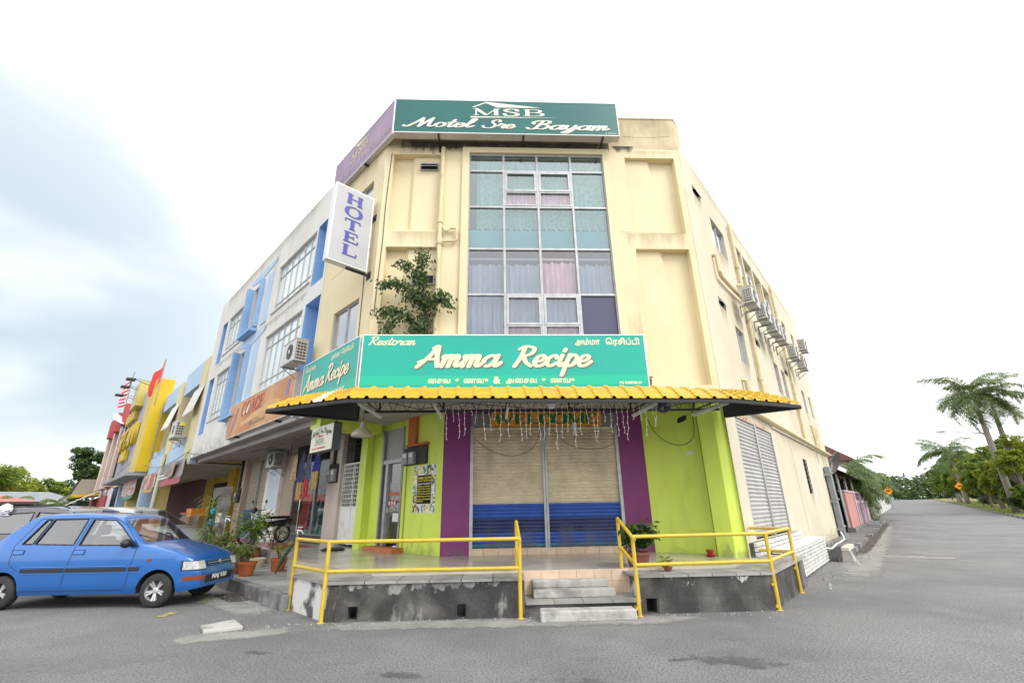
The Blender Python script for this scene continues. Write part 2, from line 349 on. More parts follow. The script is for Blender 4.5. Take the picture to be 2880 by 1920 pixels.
# faded parking lines beside the car
for pts in (((-5.61, 8.05), (-5.43, 7.99), (-5.44, 8.35), (-5.60, 8.40)), ((-5.69, 9.12), (-5.59, 9.16), (-5.70, 10.2), (-5.82, 10.25))):
    struct('parking_line', MB().ngon([(p[0], p[1], 0.006) for p in pts]), roadpaint)
# pebbles and litter along the kerbs
pebm = mat('pebble', (0.42, 0.40, 0.37), 0.9, var=0.35)
b = MB(); r = random.Random(9)
for k in range(420):
    if k < 170: q = FK.p(r.uniform(-4.0, 4.0), 1.72 + abs(r.gauss(0, 0.16)), 0)
    elif k < 300: q = FR.p(r.uniform(0, 14), 0.6 + abs(r.gauss(0, 0.2)), 0)
    else: q = FL.p(r.uniform(-0.3, 5), 1.1 + abs(r.gauss(0, 0.25)), 0)
    s = r.uniform(0.006, 0.018); a = r.uniform(0, 6)
    b.add([(q.x + s * cos(a), q.y + s * sin(a), 0.002), (q.x + s * cos(a + 2.1), q.y + s * sin(a + 2.1), 0.002), (q.x + s * cos(a + 4.2), q.y + s * sin(a + 4.2), 0.002), (q.x, q.y, s * 1.2)], [(0, 1, 3), (1, 2, 3), (2, 0, 3)])
part('gravel', b, pebm, None, label='loose grit and pebbles scattered along the foot of the terrace', category='gravel', kind='stuff') if False else tag(part('gravel', b, pebm), 'loose grit and pebbles scattered along the foot of the terrace', 'gravel', kind='stuff')

# ================================================================== terrace, apron, steps
TF = 0.55
tp = [FL.p(40, -0.45, 0), FL.p(2.2, -0.45, 0), FL.p(2.2, 0.2, 0), ix(FL, 0.2, FK, 1.15), ix(FK, 1.15, FR, 0.1), FR.p(5.2, 0.1, 0), FR.p(5.2, -6, 0), FL.p(40, -8, 0)]
struct('terrace', MB().prism(tp, 0, TF), terrm)
drainm = mat('drain_black', (0.03, 0.029, 0.027), 0.95)
holesL = [(-2.52, -2.38, 0.02, 0.19, 0.28), (-0.95, -0.82, 0.02, 0.19, 0.28)]
pave = thing('apron', 'grimy black-stained concrete apron wall left of the front steps', 'low wall', FK.p(-1.4, 1.6, 0))
cl, crr = ix(FK, 1.68, FL, 0.93), ix(FK, 1.68, FR, 0.68)
tl = (cl - FK.o).dot(K); tr = (crr - FK.o).dot(K)
part('front_face', MB().wall(FK, tl, 0.05, 0, 0.49, holesL, out=1.68), grime, pave)
whitepatch = mat('flaking_white_paint', (0.62, 0.61, 0.58), 0.8, col2=(0.10, 0.095, 0.09), scale=2.4, detail=6, lo=0.46, hi=0.56, bump=0.3, bscale=30)
s0_ = (cl - CL).dot(L)
part('side_face', MB().wall(FL, s0_, -0.15, 0, 0.49, out=0.93), whitepatch, pave)
part('core', MB().prism([ix(FL, 0.6, FK, 1.38), FK.p(0.046, 1.38, 0), FK.p(0.046, 1.152, 0), ix(FL, 0.202, FK, 1.152), FL.p(-0.154, 0.202, 0), FL.p(-0.154, 0.6, 0)], 0.0, 0.478), drainm, pave)
part('end_face', MB().wall(FL, 0.2, 0.93, 0, 0.47) if False else MB().quad(FL.p(-0.15, 0.2, 0), FL.p(-0.15, 0.93, 0), FL.p(-0.15, 0.93, 0.48), FL.p(-0.15, 0.2, 0.48)), grime, pave)
part('stair_face', MB().quad(FK.p(0.05, 1.68, 0), FK.p(0.05, 1.15, 0), FK.p(0.05, 1.15, 0.48), FK.p(0.05, 1.68, 0.48)), grime, pave)
part('plinth', MB().box(FK, tl + 0.14, -2.54, 1.683, 1.70, 0, 0.20), grime, pave)
part('plinth', MB().box(FK, -2.36, -0.97, 1.683, 1.70, 0, 0.20), grime, pave)
part('plinth', MB().box(FK, -0.80, 0.05, 1.683, 1.70, 0, 0.20), grime, pave)
def slabs(parent, t0, t1, o0, o1, n, z0=0.48, z1=0.52, skew=0.0, gap=0.012):
    for i in range(n):
        a, b_ = t0 + (t1 - t0) * i / n + gap / 2, t0 + (t1 - t0) * (i + 1) / n - gap / 2
        dz = random.uniform(-0.004, 0.004)
        q = [FK.p(a, o1, z0), FK.p(b_, o1, z0), FK.p(b_ - skew, o0, z0), FK.p(a - skew, o0, z0)]
        part('paving_slab', MB().hexa(q + [v + Zv * (z1 - z0 + dz) for v in q]), slabm, parent)
slabs(pave, -2.30, 0.05, 1.153, 1.715, 5)
part('paving_slab', MB().prism([ix(FL, 0.97, FK, 1.715), FK.p(-2.31, 1.715, 0), FK.p(-2.31, 1.153, 0), ix(FL, 0.203, FK, 1.153), FL.p(-0.16, 0.203, 0), FL.p(-0.16, 0.97, 0)], 0.48, 0.521), slabm, pave)

pave2 = thing('apron', 'grimy black-stained concrete apron wall right of the front steps', 'low wall', FK.p(2.9, 1.6, 0))
part('front_face', MB().wall(FK, 1.78, tr, 0, 0.49, [(1.86, 2.02, 0.01, 0.2, 0.28)], out=1.68), grime, pave2)
s1_ = (crr - CR).dot(U)
part('side_face', MB().wall(FR, s1_, 1.1, 0, 0.49, out=0.68), grime, pave2)
part('core', MB().prism([FK.p(1.784, 1.38, 0), ix(FK, 1.38, FR, 0.6), FR.p(1.098, 0.6, 0), FR.p(1.098, 0.102, 0), ix(FK, 1.152, FR, 0.102), FK.p(1.784, 1.152, 0)], 0, 0.478), drainm, pave2)
part('stair_face', MB().quad(FK.p(1.78, 1.15, 0), FK.p(1.78, 1.68, 0), FK.p(1.78, 1.68, 0.48), FK.p(1.78, 1.15, 0.48)), whitepatch, pave2)
part('plinth', MB().box(FK, 2.04, tr - 0.02, 1.683, 1.70, 0, 0.21), grime, pave2)
slabs(pave2, 1.78, 3.65, 1.153, 1.715, 5, skew=0.12)
part('paving_slab', MB().prism([FK.p(3.655, 1.715, 0), ix(FK, 1.715, FR, 0.72), FR.p(1.1, 0.72, 0), FR.p(1.1, 0.103, 0), ix(FK, 1.153, FR, 0.103), FK.p(3.535, 1.153, 0)], 0.48, 0.522), slabm, pave2)

st = thing('stair_landing', 'low grey kerb landing between the two stair handrails', 'landing', FK.p(0.9, 1.5, 0))
for i in range(4):
    a = 0.055 + 0.43 * i; part('slab', MB().box(FK, a + 0.004, a + 0.426, 1.153, 1.74, 0.165, 0.20 + random.uniform(-.003, .003)), slabm, st)
part('kerb', MB().box(FK, 0.053, 1.777, 1.153, 1.70, 0, 0.163), grime, st)
# peach tiled riser of the terrace edge
rz_ = thing('tiled_riser', 'peach tile riser of the terrace edge behind the front steps', 'tiles', FK.p(0.9, 1.15, 0.2))
for i in range(6):
    a = 0.07 + 0.285 * i
    part('tile', MB().box(FK, a + 0.003, a + 0.282, 1.151, 1.163, 0.385, 0.546), tilem, rz_)
    part('tile', MB().box(FK, a + 0.003, a + 0.282, 1.151, 1.163, 0.205, 0.381), tilem, rz_)
def step(name, label, t0, t1, o0, o1, z0, z1):
    o = part(name, MB().box(FK, t0, t1, o0, o1, z0, z1), stepm); tag(o, label, 'step', 'whitewashed concrete steps'); 
    # worn corners
    me = o.data; bm = bmesh.new(); bm.from_mesh(me); pass
    r = random.Random(int(t0 * 100 + z1 * 1000))
    for v in bm.verts: v.co += Vector((r.uniform(-1, 1), r.uniform(-1, 1), r.uniform(-1, 0.4))) * 0.008
    bm.to_mesh(me); bm.free(); bevel_obj(o, 0.018, 3)
step('step', 'lowest whitewashed concrete step, standing alone on the asphalt', 0.25, 1.60, 1.80, 2.06, 0.0, 0.142)
step('step', 'middle whitewashed concrete step on the kerb landing', 0.20, 1.46, 1.175, 1.48, 0.20, 0.318)
step('step', 'top whitewashed concrete step against the peach tile riser', 0.19, 1.40, 1.170, 1.32, 0.318, 0.428)

# ================================================================== yellow handrails
def rail_thing(label, posts, spans, loc):
    t = thing('handrail', label, 'handrail', loc, group='yellow pipe handrails')
    for (a, b) in posts:
        part('post', MB().tube([a, b], 0.029, 10), yellowp, t)
        f = MB(); f.lathe((a[0], a[1], a[2] + 0.0), [(0.05, 0), (0.05, 0.008), (0.034, 0.012)], 12); part('foot', f, yellowp, t)
    for a, b in spans: 
        m = MB().tube([a, b], 0.027, 10); m.smooth = False; part('rail', m, yellowp, t)
    return t
A_, B_, M_ = Vector((-3.70, 8.40, 0)), Vector((-2.79, 7.44, 0)), Vector((0.06, 7.50, 0))
R1_, R2_, R3_ = Vector((1.78, 7.53, 0)), Vector((3.93, 7.78, 0)), Vector((5.07, 9.16, 0))
Mb, Rb = Vector((0.02, 8.24, 0.20)), Vector((1.74, 8.30, 0.20))
up = lambda p, z: Vector((p.x, p.y, z))
rail_thing('yellow pipe handrail left of the front steps with rusty tall end post', [(A_, up(A_, 1.06)), (B_, up(B_, 1.06)), (M_, up(M_, 1.07)), (Mb, up(Mb, 1.28))],
           [(up(A_, 1.06), up(B_, 1.06)), (up(A_, 0.65), up(B_, 0.66)), (up(B_, 1.06), up(M_, 1.06)), (up(B_, 0.66), up(M_, 0.66)), (up(Mb, 1.28), up(M_, 1.055) + Vector((0.005, -0.09, -0.03))), (up(Mb, 0.85), up(M_, 0.66))], A_)
rr_ = rail_thing('yellow pipe handrail right of the front steps turning the corner to the lime column', [(R1_, up(R1_, 1.07)), (R2_, up(R2_, 1.06)), (R3_, up(R3_, 1.06)), (Rb, up(Rb, 1.30))],
           [(up(R1_, 1.06), up(R2_, 1.06)), (up(R1_, 0.67), up(R2_, 0.67)), (up(R2_, 1.06), up(R3_, 1.06)), (up(R2_, 0.67), up(R3_, 0.67)), (up(R3_, 1.06), Vector((4.56, 9.62, 1.06))), (up(R3_, 0.67), Vector((4.56, 9.62, 0.67))),
            (up(Rb, 1.30), up(R1_, 1.055) + Vector((0.0, -0.10, -0.03))), (up(Rb, 0.86), up(R1_, 0.68))], R1_)
for p, z in ((R2_, 0.35), (R3_, 0.40), (R2_, 0.06), (A_, 0.42), (M_, 0.2), (R1_, 0.1)):
    part('bracket', MB().lbox(-0.05, 0.02, -0.02, 0.10, -0.02, 0.02), yellowp, rr_ if p in (R1_, R2_, R3_) else None, M=TR(p.x, p.y, z)) if p in (R1_, R2_, R3_) else None

# ================================================================== left pavement with kerb stones
sw = [FL.p(-0.15, 0.93, 0), FL.p(-0.15, 0.202, 0), FL.p(2.202, 0.202, 0), FL.p(2.202, -0.448, 0), FL.p(45, -0.448, 0), FL.p(45, 0.93, 0)]
struct('pavement', MB().prism(sw, 0, 0.19), grime)
pv = thing('pavement_paving', 'grey concrete slabs and kerb stones of the pavement under the flower pots', 'pavement', FL.p(1, 0.6, 0.19))
for i in range(16):
    a = -0.12 + 0.62 * i; dz = random.uniform(-.004, .004)
    part('paving_slab', MB().box(FL, a + 0.006, a + 0.61, 0.21, 0.925, 0.19, 0.22 + dz), slabm, pv)
    if a > 2.2: part('paving_slab', MB().box(FL, a + 0.006, a + 0.61, -0.43, 0.198, 0.19, 0.22 - dz), slabm, pv)
for i in range(12):
    a = -0.14 + 1.0 * i; part('kerb_stone', MB().box(FL, a + 0.006, a + 0.99, 0.935, 1.07, 0.0, 0.215 + random.uniform(-.008, .008)), kerbm, pv)
part('skirting', MB().box(FL, 2.21, 40, -0.449, -0.44, 0.2, 0.549), mat('pebble_dash', (0.40, 0.36, 0.32), 0.9, col2=(0.20, 0.17, 0.15), scale=18, lo=0.4, hi=0.6, bump=0.8, bscale=40), pv)
o = part('drain_cover', MB().prism([(-4.35, 7.20), (-4.08, 7.55), (-3.72, 7.12), (-4.12, 6.90)][::-1], 0.0, 0.05), stepm); tag(o, 'loose pale concrete drain cover lying on the asphalt before the car', 'drain cover'); bevel_obj(o, 0.012, 2)
# ================================================================== the motel building
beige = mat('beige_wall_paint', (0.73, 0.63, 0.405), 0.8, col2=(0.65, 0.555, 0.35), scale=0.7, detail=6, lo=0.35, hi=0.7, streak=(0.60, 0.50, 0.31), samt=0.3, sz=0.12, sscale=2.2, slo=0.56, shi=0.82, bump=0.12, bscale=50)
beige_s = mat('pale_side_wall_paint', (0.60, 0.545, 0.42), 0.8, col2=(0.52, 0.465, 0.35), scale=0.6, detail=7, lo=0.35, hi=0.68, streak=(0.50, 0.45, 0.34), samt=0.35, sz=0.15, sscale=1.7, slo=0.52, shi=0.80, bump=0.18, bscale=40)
stained = mat('stained_parapet_paint', (0.64, 0.54, 0.345), 0.85, col2=(0.47, 0.39, 0.25), scale=1.3, detail=7, lo=0.40, hi=0.68, streak=(0.16, 0.14, 0.11), samt=0.6, sz=0.16, sscale=3.2, slo=0.58, shi=0.80, bump=0.12, bscale=50)
sooty = mat('soot_stain', (0.14, 0.115, 0.085), 0.95, col2=(0.34, 0.275, 0.17), scale=2.0, detail=6, lo=0.42, hi=0.72)
lime = mat('lime_paint', (0.64, 0.78, 0.11), 0.5, col2=(0.58, 0.72, 0.09), scale=1.2, lo=0.4, hi=0.75, streak=(0.30, 0.38, 0.05), samt=0.35, sz=0.2, sscale=3, bump=0.05)
purple = mat('purple_paint', (0.20, 0.028, 0.155), 0.55, col2=(0.165, 0.022, 0.13), scale=2, lo=0.4, hi=0.75, bump=0.05)
alu = mat('aluminium', (0.44, 0.45, 0.46), 0.4, metal=0.5, col2=(0.33, 0.34, 0.35), scale=6)
dalu = mat('dull_grey_metal', (0.33, 0.33, 0.33), 0.5, metal=0.4, col2=(0.22, 0.22, 0.21), scale=5)
dark = mat('dark_interior', (0.025, 0.025, 0.027), 0.9)
blackm = mat('black_steel', (0.018, 0.018, 0.019), 0.55, metal=0.2)
pipem = mat('cream_pipe', (0.64, 0.55, 0.33), 0.5, col2=(0.50, 0.42, 0.25), scale=4, lo=0.45, hi=0.7)
cwglass = glass('teal_curtain_wall_glass', (0.60, 0.74, 0.74), 0.07, rough=0.02)
cwglass2 = glass('violet_curtain_wall_glass', (0.70, 0.745, 0.80), 0.07, rough=0.02)
skyglass = glass('mirror_window_glass', (0.25, 0.28, 0.32), 0.45, rough=0.03)
greyglass = glass('grey_film_glass', (0.3, 0.32, 0.35), 0.22, rough=0.03, body=(0.40, 0.40, 0.43), bodyf=0.5)
curt = mat('pale_curtain', (0.78, 0.80, 0.77), 0.9, col2=(0.50, 0.55, 0.53), scale=14, lo=0.45, hi=0.65)
curtb = mat('blue_grey_curtain', (0.78, 0.79, 0.79), 0.9, col2=(0.50, 0.53, 0.56), scale=5, stretch=(1, 1, 0.15))
curtp = mat('lilac_curtain', (0.84, 0.79, 0.82), 0.9, col2=(0.64, 0.58, 0.62), scale=9, stretch=(1, 1, 0.3))
spandrel = mat('blue_spandrel', (0.30, 0.62, 0.76), 0.6)
navy = mat('navy_pane', (0.055, 0.06, 0.115), 0.3)

bl = thing('motel_building', 'three storey beige corner building with glazed stairwell window and lime ground floor', 'building', FK.p(0, 0, 0))
TL_, TR_ = -3.10, 4.42
core = [ix(FL, -0.4, FK, -0.4), ix(FK, -0.4, FR, -0.4), FR.p(16.2, -0.4, 0), FR.p(16.2, -9, 0), FL.p(2.94, -15, 0), FL.p(2.94, -0.4, 0)]
part('core', MB().prism(core, 3.735, 10.2), mat('unpainted_core', (0.30, 0.28, 0.25), 0.9), bl)
full = [FL.p(0.01, -0.002, 0), FK.p(TR_ - 0.01, -0.002, 0), FR.p(5.2, -0.002, 0), FR.p(5.2, -6, 0), FL.p(2.94, -6, 0), FL.p(2.94, -0.002, 0)]
soff = mat('soffit_paint', (0.46, 0.44, 0.40), 0.85, col2=(0.36, 0.33, 0.29), scale=1.2, lo=0.4, hi=0.7)
part('soffit', MB().prism(full, 3.70, 3.734), soff, bl)

# --- chamfered front
WT0, WT1, WZ0, WZ1 = -1.0, 2.39, 4.7, 9.96
recs = [(-2.90, -1.66, 7.69, 9.93, 0.20), (-2.90, -1.66, 3.9, 7.24, 0.20), (2.98, 4.27, 7.66, 9.93, 0.20), (2.98, 4.27, 3.9, 7.23, 0.20)]
front = MB().wall(FK, TL_, TR_, 3.70, 10.2, [(WT0, WT1, WZ0, WZ1, 0.10)] + recs)
part('front_wall', front, beige, bl)
part('parapet', MB().prism([FK.p(TL_, 0, 0), FK.p(TR_, 0, 0), FK.p(TR_ + 0.23, -0.25, 0), FK.p(TL_ - 0.23, -0.25, 0)], 10.2, 11.22), stained, bl)
part('parapet_coping', MB().prism([FK.p(TL_, 0.02, 0), FK.p(TR_ + 0.01, 0.02, 0), FK.p(TR_ + 0.25, -0.27, 0), FK.p(TL_ - 0.25, -0.27, 0)], 11.22, 11.26), stained, bl)
part('soot_band', MB().box(FK, -2.75, 2.6, 0.0015, 0.004, 9.985 + 0.16, 10.40), sooty, bl)
def recess(a, b, z0, z1, inner_right):
    # recessed panel in two planes: the one near the window stands 90 mm further out than the one near the corner
    m = MB()
    if inner_right: x0, x1, x2, x3 = a, a + 0.42, a + 0.52, b; od, id_ = -0.20, -0.11
    else: x0, x1, x2, x3 = a, a + 0.62, a + 0.72, b; od, id_ = -0.11, -0.20
    rows = []
    for z in (z0, z1): rows.append([FK.p(x0, od, z), FK.p(x1, od, z), FK.p(x2, id_, z), FK.p(x3, id_, z)])
    m.grid(rows); part('recessed_panel', m, beige, bl)
for i, h in enumerate(recs): recess(h[0], h[1], h[2], h[3], i < 2)
# concrete surround of the stairwell window
part('window_surround', MB().box(FK, -1.17, -1.0, 0.0, 0.07, 4.7, 10.13), beige, bl)
part('window_surround', MB().box(FK, 2.39, 2.55, 0.0, 0.07, 4.7, 10.13), beige, bl)
part('window_surround', MB().box(FK, -1.0, 2.39, 0.0, 0.07, 9.97, 10.13), beige, bl)
# curtain wall
cw = part('stairwell_window', MB().box(FK, WT0 + 0.001, WT1 - 0.001, -0.40, -0.36, WZ0, WZ1 - 0.001), dark, bl)
tcs = [-1.0, -0.14, 0.70, 1.55, 2.39]; zcs = [4.7, 6.02, 7.20, 8.37, 9.44, 9.96]
for t in tcs: part('mullion', MB().box(FK, max(t - 0.026, WT0 + 0.002), min(t + 0.026, WT1 - 0.002), -0.09, 0.02, WZ0, WZ1 - 0.002), alu, cw)
for z in zcs[1:]:
    for i in range(4): part('transom', MB().box(FK, tcs[i] + 0.027, tcs[i + 1] - 0.027, -0.08, 0.012, z - 0.03 if z < 9.9 else 9.915, z + 0.02 if z < 9.9 else 9.957), alu, cw)
def frame4(nm, t0, t1, z0, z1, w, o0, o1, par):
    m = MB()
    a = [FK.p(t0, o1, z0), FK.p(t1, o1, z0), FK.p(t1, o1, z1), FK.p(t0, o1, z1)]; b = [FK.p(t0 + w, o1, z0 + w), FK.p(t1 - w, o1, z0 + w), FK.p(t1 - w, o1, z1 - w), FK.p(t0 + w, o1, z1 - w)]
    dn = FK.n * (o0 - o1)
    v = a + b + [p + dn for p in a] + [p + dn for p in b]
    f = []
    for i in range(4):
        j = (i + 1) % 4; f += [(i, j, 4 + j, 4 + i), (4 + i, 4 + j, 12 + j, 12 + i), (j, i, 8 + i, 8 + j)]
    m.add(v, f); return part(nm, m, alu, par)
for i in range(4):
    for j in range(5):
        t0, t1, z0, z1 = tcs[i] + 0.03, tcs[i + 1] - 0.03, zcs[j] + 0.03, zcs[j + 1] - 0.035
        if j == 0: z0 = zcs[0]
        gm = cwglass if j >= 2 else cwglass2
        if i == 3 and j == 0: gm = navy
        if i == 2 and j == 1: gm = glass('clear_pink_glass', (0.86, 0.80, 0.84), 0.05)
        if i in (1, 2) and j in (0, 3):
            zm = z0 + (0.42 if j == 3 else 0.57)
            frame4('sash', t0, t1, zm, z1, 0.055, -0.06, 0.03, cw)
            part('pane', MB().box(FK, t0 + 0.056, t1 - 0.056, -0.03, -0.024, zm + 0.056, z1 - 0.056), gm, cw)
            frame4('sash', t0, t1, z0 if j else z0 + 0.2, zm - 0.004, 0.035, -0.06, 0.02, cw)
            part('pane', MB().box(FK, t0 + 0.036, t1 - 0.036, -0.03, -0.024, (z0 if j else z0 + 0.2) + 0.036, zm - 0.04), glass('clear_pink_glass', (0.86, 0.80, 0.84), 0.05), cw)
        else:
            part('pane', MB().box(FK, t0, t1, -0.03, -0.024, z0, z1), gm, cw)
def curtain(t0, t1, z0, z1, m, amp=0.034, waves=None, out=-0.16, gather=0.0, seed=0):
    r = random.Random(seed + int(t0 * 77)); n = int((t1 - t0) / 0.018); rows = []; ph = r.uniform(0, 6); wv = waves or (t1 - t0) * 9
    fr_ = [r.uniform(0.8, 1.25) for _ in range(n + 1)]
    for k in range(9):
        z = z1 + (z0 - z1) * k / 8; row = []
        for i in range(n + 1):
            x = i / n; a = ph + 2 * pi * wv * x + 1.1 * sin(5 * x + ph)
            row.append(FK.p(t0 + (t1 - t0) * x + 0.01 * sin(a * 0.5 + k * 0.2), out + amp * sin(a) * fr_[i] * (0.65 + 0.35 * k / 8), z + (0.018 * sin(a * 0.5) if k in (0, 8) else 0)))
        rows.append(row)
    b = MB().grid(rows); b.smooth = True; return part('curtain', b, m, cw)
for i in range(4):
    a, b_ = tcs[i] + 0.03, tcs[i + 1] - 0.03
    curtain(a + (0.16 if i == 0 else 0.0), b_ - (0.02 if i == 3 else 0), 7.83, 9.90, curt, seed=1)
    if i in (1, 2): curtain(a, a + 0.12, 7.85, 9.4, curtp, seed=4, out=-0.14)
    part('spandrel', MB().box(FK, a, b_, -0.14, -0.12, 7.22, 7.78), spandrel, cw)
    curtain(a, b_, 5.0, 6.86 if i != 2 else 6.92, curtp if i == 2 else curtb, amp=0.05, waves=6.5, seed=9) if not (i == 2) else curtain(a, b_, 6.03, 6.92, curtp, amp=0.05, waves=6.5, seed=9)
    if i == 2: curtain(a, b_, 5.0, 6.02, curtb, amp=0.05, waves=5.0, seed=12)
    part('curtain_rail', MB().box(FK, a, b_, -0.16, -0.13, 6.98, 7.03), whitem, cw)
curtain(-0.11, 1.52, 8.4, 8.86, curtp, seed=3, out=-0.12)
# louvre vents on the front
def vent(fr, t0, t1, z0, z1, par, out=0.0, tilt=True):
    f = part('vent_window', MB().box(fr, t0, t1, out - 0.02, out + 0.012, z0, z1), dark, par)
    for z in (z0 - 0.02, z1): part('frame_bar', MB().box(fr, t0 - 0.02, t1 + 0.02, out - 0.02, out + 0.035, z, z + 0.025), alu, f)
    for t in (t0 - 0.02, t1): part('frame_bar', MB().box(fr, t, t + 0.02, out - 0.02, out + 0.03, z0 + 0.006, z1 - 0.001), alu, f)
    if tilt:
        q = [fr.p(t0, out + 0.015, z1 - 0.02), fr.p(t1, out + 0.015, z1 - 0.02), fr.p(t1, out + 0.14, z0 + 0.03), fr.p(t0, out + 0.14, z0 + 0.03)]
        part('tilted_pane', MB().hexa([v - Zv * 0.006 for v in q] + q), skyglass, f)
vent(FK, -2.22, -1.80, 9.52, 9.70, bl, -0.10); vent(FK, -2.25, -1.78, 6.32, 6.52, bl, -0.10, False)
# front downpipe with its branch
part('downpipe', MB().tube([FK.p(-1.66, 0.05, z) for z in (4.2, 6, 8, 10.10)], 0.052, 12), pipem, bl)
for z in (7.28, 7.86): part('pipe_collar', MB().tube([FK.p(-1.66, 0.05, z), FK.p(-1.66, 0.05, z + 0.12)], 0.068, 12), pipem, bl)
part('pipe_branch', MB().tube([FK.p(-1.62, 0.06, 7.78), FK.p(-1.53, 0.08, 7.62), FK.p(-1.47, 0.08, 7.63), FK.p(-1.42, 0.08, 7.70), FK.p(-1.28, 0.08, 7.70), FK.p(-1.26, 0.08, 7.66), FK.p(-1.26, 0.08, 7.38), FK.p(-1.30, 0.08, 7.35), FK.p(-1.62, 0.06, 7.35)], 0.026, 8), pipem, bl)
part('wall_cable', MB().tube([FK.p(-2.95, 0.012, 9.95), FK.p(-2.97, 0.015, 9.2), FK.p(-2.99, 0.012, 8.3), FK.p(-2.98, 0.012, 7.4), FK.p(-3.0, 0.012, 6.6), FK.p(-3.02, 0.012, 5.6)], 0.008, 6), blackm, bl)
part('rust_hook', MB().tube([FK.p(2.86, 0.0, 4.02), FK.p(2.86, 0.1, 4.05), FK.p(2.96, 0.12, 4.04)], 0.012, 6), blackm, bl)

# --- left (street) face of the motel
hl = [(0.50, 1.60, 8.45, 9.42, 0.10), (0.62, 1.98, 4.4, 6.16, 0.10)]
part('street_wall', MB().wall(FL, 0.0, 2.94, 3.70, 10.9, hl), beige, bl)
part('street_parapet', MB().box(FL, 0.3, 2.94, -0.2, -0.002, 10.2, 10.899), beige, bl)
def window(par, fr, t0, t1, z0, z1, dep, mul=(), trn=(), gm=None, fm=None, fw_=0.04, back=True, name='window'):
    fm = fm or alu; gm = gm or skyglass
    w_ = part(name, MB().box(fr, t0, t1, -dep - 0.24, -dep - 0.20, z0, z1), dark, par)
    xs = [t0] + list(mul) + [t1]; ys = [z0] + list(trn) + [z1]
    for i, x in enumerate(xs):
        a, b_ = (x, x + fw_) if i == 0 else ((x - fw_, x) if i == len(xs) - 1 else (x - fw_ / 2, x + fw_ / 2))
        part('frame_bar', MB().box(fr, a, b_, -dep, -dep + 0.05, z0 + 0.001, z1 - 0.001), fm, w_)
    for i, y in enumerate(ys):
        a, b_ = (y, y + fw_) if i == 0 else ((y - fw_, y) if i == len(ys) - 1 else (y - fw_ / 2, y + fw_ / 2))
        part('frame_bar', MB().box(fr, t0 + 0.001, t1 - 0.001, -dep + 0.002, -dep + 0.045, a, b_), fm, w_)
    for i in range(len(xs) - 1):
        for j in range(len(ys) - 1):
            part('pane', MB().box(fr, xs[i] + 0.01, xs[i + 1] - 0.01, -dep + 0.012, -dep + 0.018, ys[j] + 0.01, ys[j + 1] - 0.01), gm, w_)
    return w_
window(bl, FL, 0.50, 1.60, 8.45, 9.42, 0.10, (1.05,), (), greyglass)
window(bl, FL, 0.62, 1.98, 4.4, 6.16, 0.10, (1.28,), (), greyglass)
part('wall_cable', MB().tube([FL.p(0.45, 0.012, 8.6), FL.p(0.5, 0.014, 7.2), FL.p(0.46, 0.012, 6.3), FL.p(0.44, 0.012, 5.0)], 0.008, 6), blackm, bl)

# --- right (side road) face
bays = [(4.35, 5.55), (5.70, 6.95), (7.10, 8.35), (8.50, 9.75)]
hr = [(0.74, 1.36, 9.34, 9.60, 0.1), (2.08, 3.38, 8.33, 9.28, 0.1), (1.30, 1.92, 6.25, 6.48, 0.1), (2.55, 3.40, 5.03, 6.05, 0.1), (7.2, 7.95, 5.04, 6.12, 0.1), (8.45, 9.2, 5.06, 6.1, 0.1),
      (12.6, 13.3, 5.08, 6.1, 0.1), (14.4, 15.0, 5.08, 6.1, 0.1), (11.5, 12.3, 8.1, 9.0, 0.1), (13.6, 14.3, 8.1, 9.0, 0.1), (4.75, 5.45, 6.12, 6.38, 0.1), (9.3, 9.95, 6.12, 6.36, 0.1),
      (0.73, 4.41, 0.80, 3.34, 0.12), (8.8, 9.6, 1.80, 2.95, 0.1), (15.2, 15.9, 1.66, 2.75, 0.1), (12.65, 12.85, 3.0, 3.5, 0.1), (14.2, 14.4, 2.95, 3.45, 0.1), (15.1, 15.3, 2.95, 3.4, 0.1)] + [(a, b_, 8.08, 9.62, 0.38) for a, b_ in bays]
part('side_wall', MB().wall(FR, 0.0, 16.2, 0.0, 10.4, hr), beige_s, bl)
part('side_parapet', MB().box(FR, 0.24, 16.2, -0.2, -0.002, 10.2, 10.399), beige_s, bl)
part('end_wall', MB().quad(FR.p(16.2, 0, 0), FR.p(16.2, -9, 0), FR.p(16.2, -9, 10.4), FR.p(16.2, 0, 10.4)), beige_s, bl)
for h in hr[:1] + hr[2:3] + hr[10:12]:
    vent(FR, h[0] + 0.02, h[1] - 0.02, h[2] + 0.02, h[3] - 0.03, bl, -0.07)
for h in (hr[1], hr[3], hr[4], hr[5], hr[6], hr[7], hr[8], hr[9]): window(bl, FR, h[0], h[1], h[2], h[3], 0.1, ((h[0] + h[1]) / 2,), (), skyglass)
for h in (hr[13], hr[14]):
    ww = window(bl, FR, h[0], h[1], h[2], h[3], 0.1, (), (), greyglass, blackm)
    for k in range(1, 4): part('bar', MB().box(FR, h[0] + (h[1] - h[0]) * k / 4 - 0.012, h[0] + (h[1] - h[0]) * k / 4 + 0.012, -0.04, -0.02, h[2], h[3]), blackm, ww)
    for k in range(1, 8): part('bar', MB().box(FR, h[0], h[1], -0.018, -0.002, h[2] + (h[3] - h[2]) * k / 8 - 0.01, h[2] + (h[3] - h[2]) * k / 8 + 0.01), blackm, ww)
for h in hr[15:18]: part('vent_slot', MB().box(FR, h[0], h[1], -0.14, -0.09, h[2], h[3]), dark, bl)
for i, h in enumerate(hr[18:]):
    part('balcony_back', MB().box(FR, h[0], h[1], -0.395, -0.385, h[2], h[3]), beige, bl)
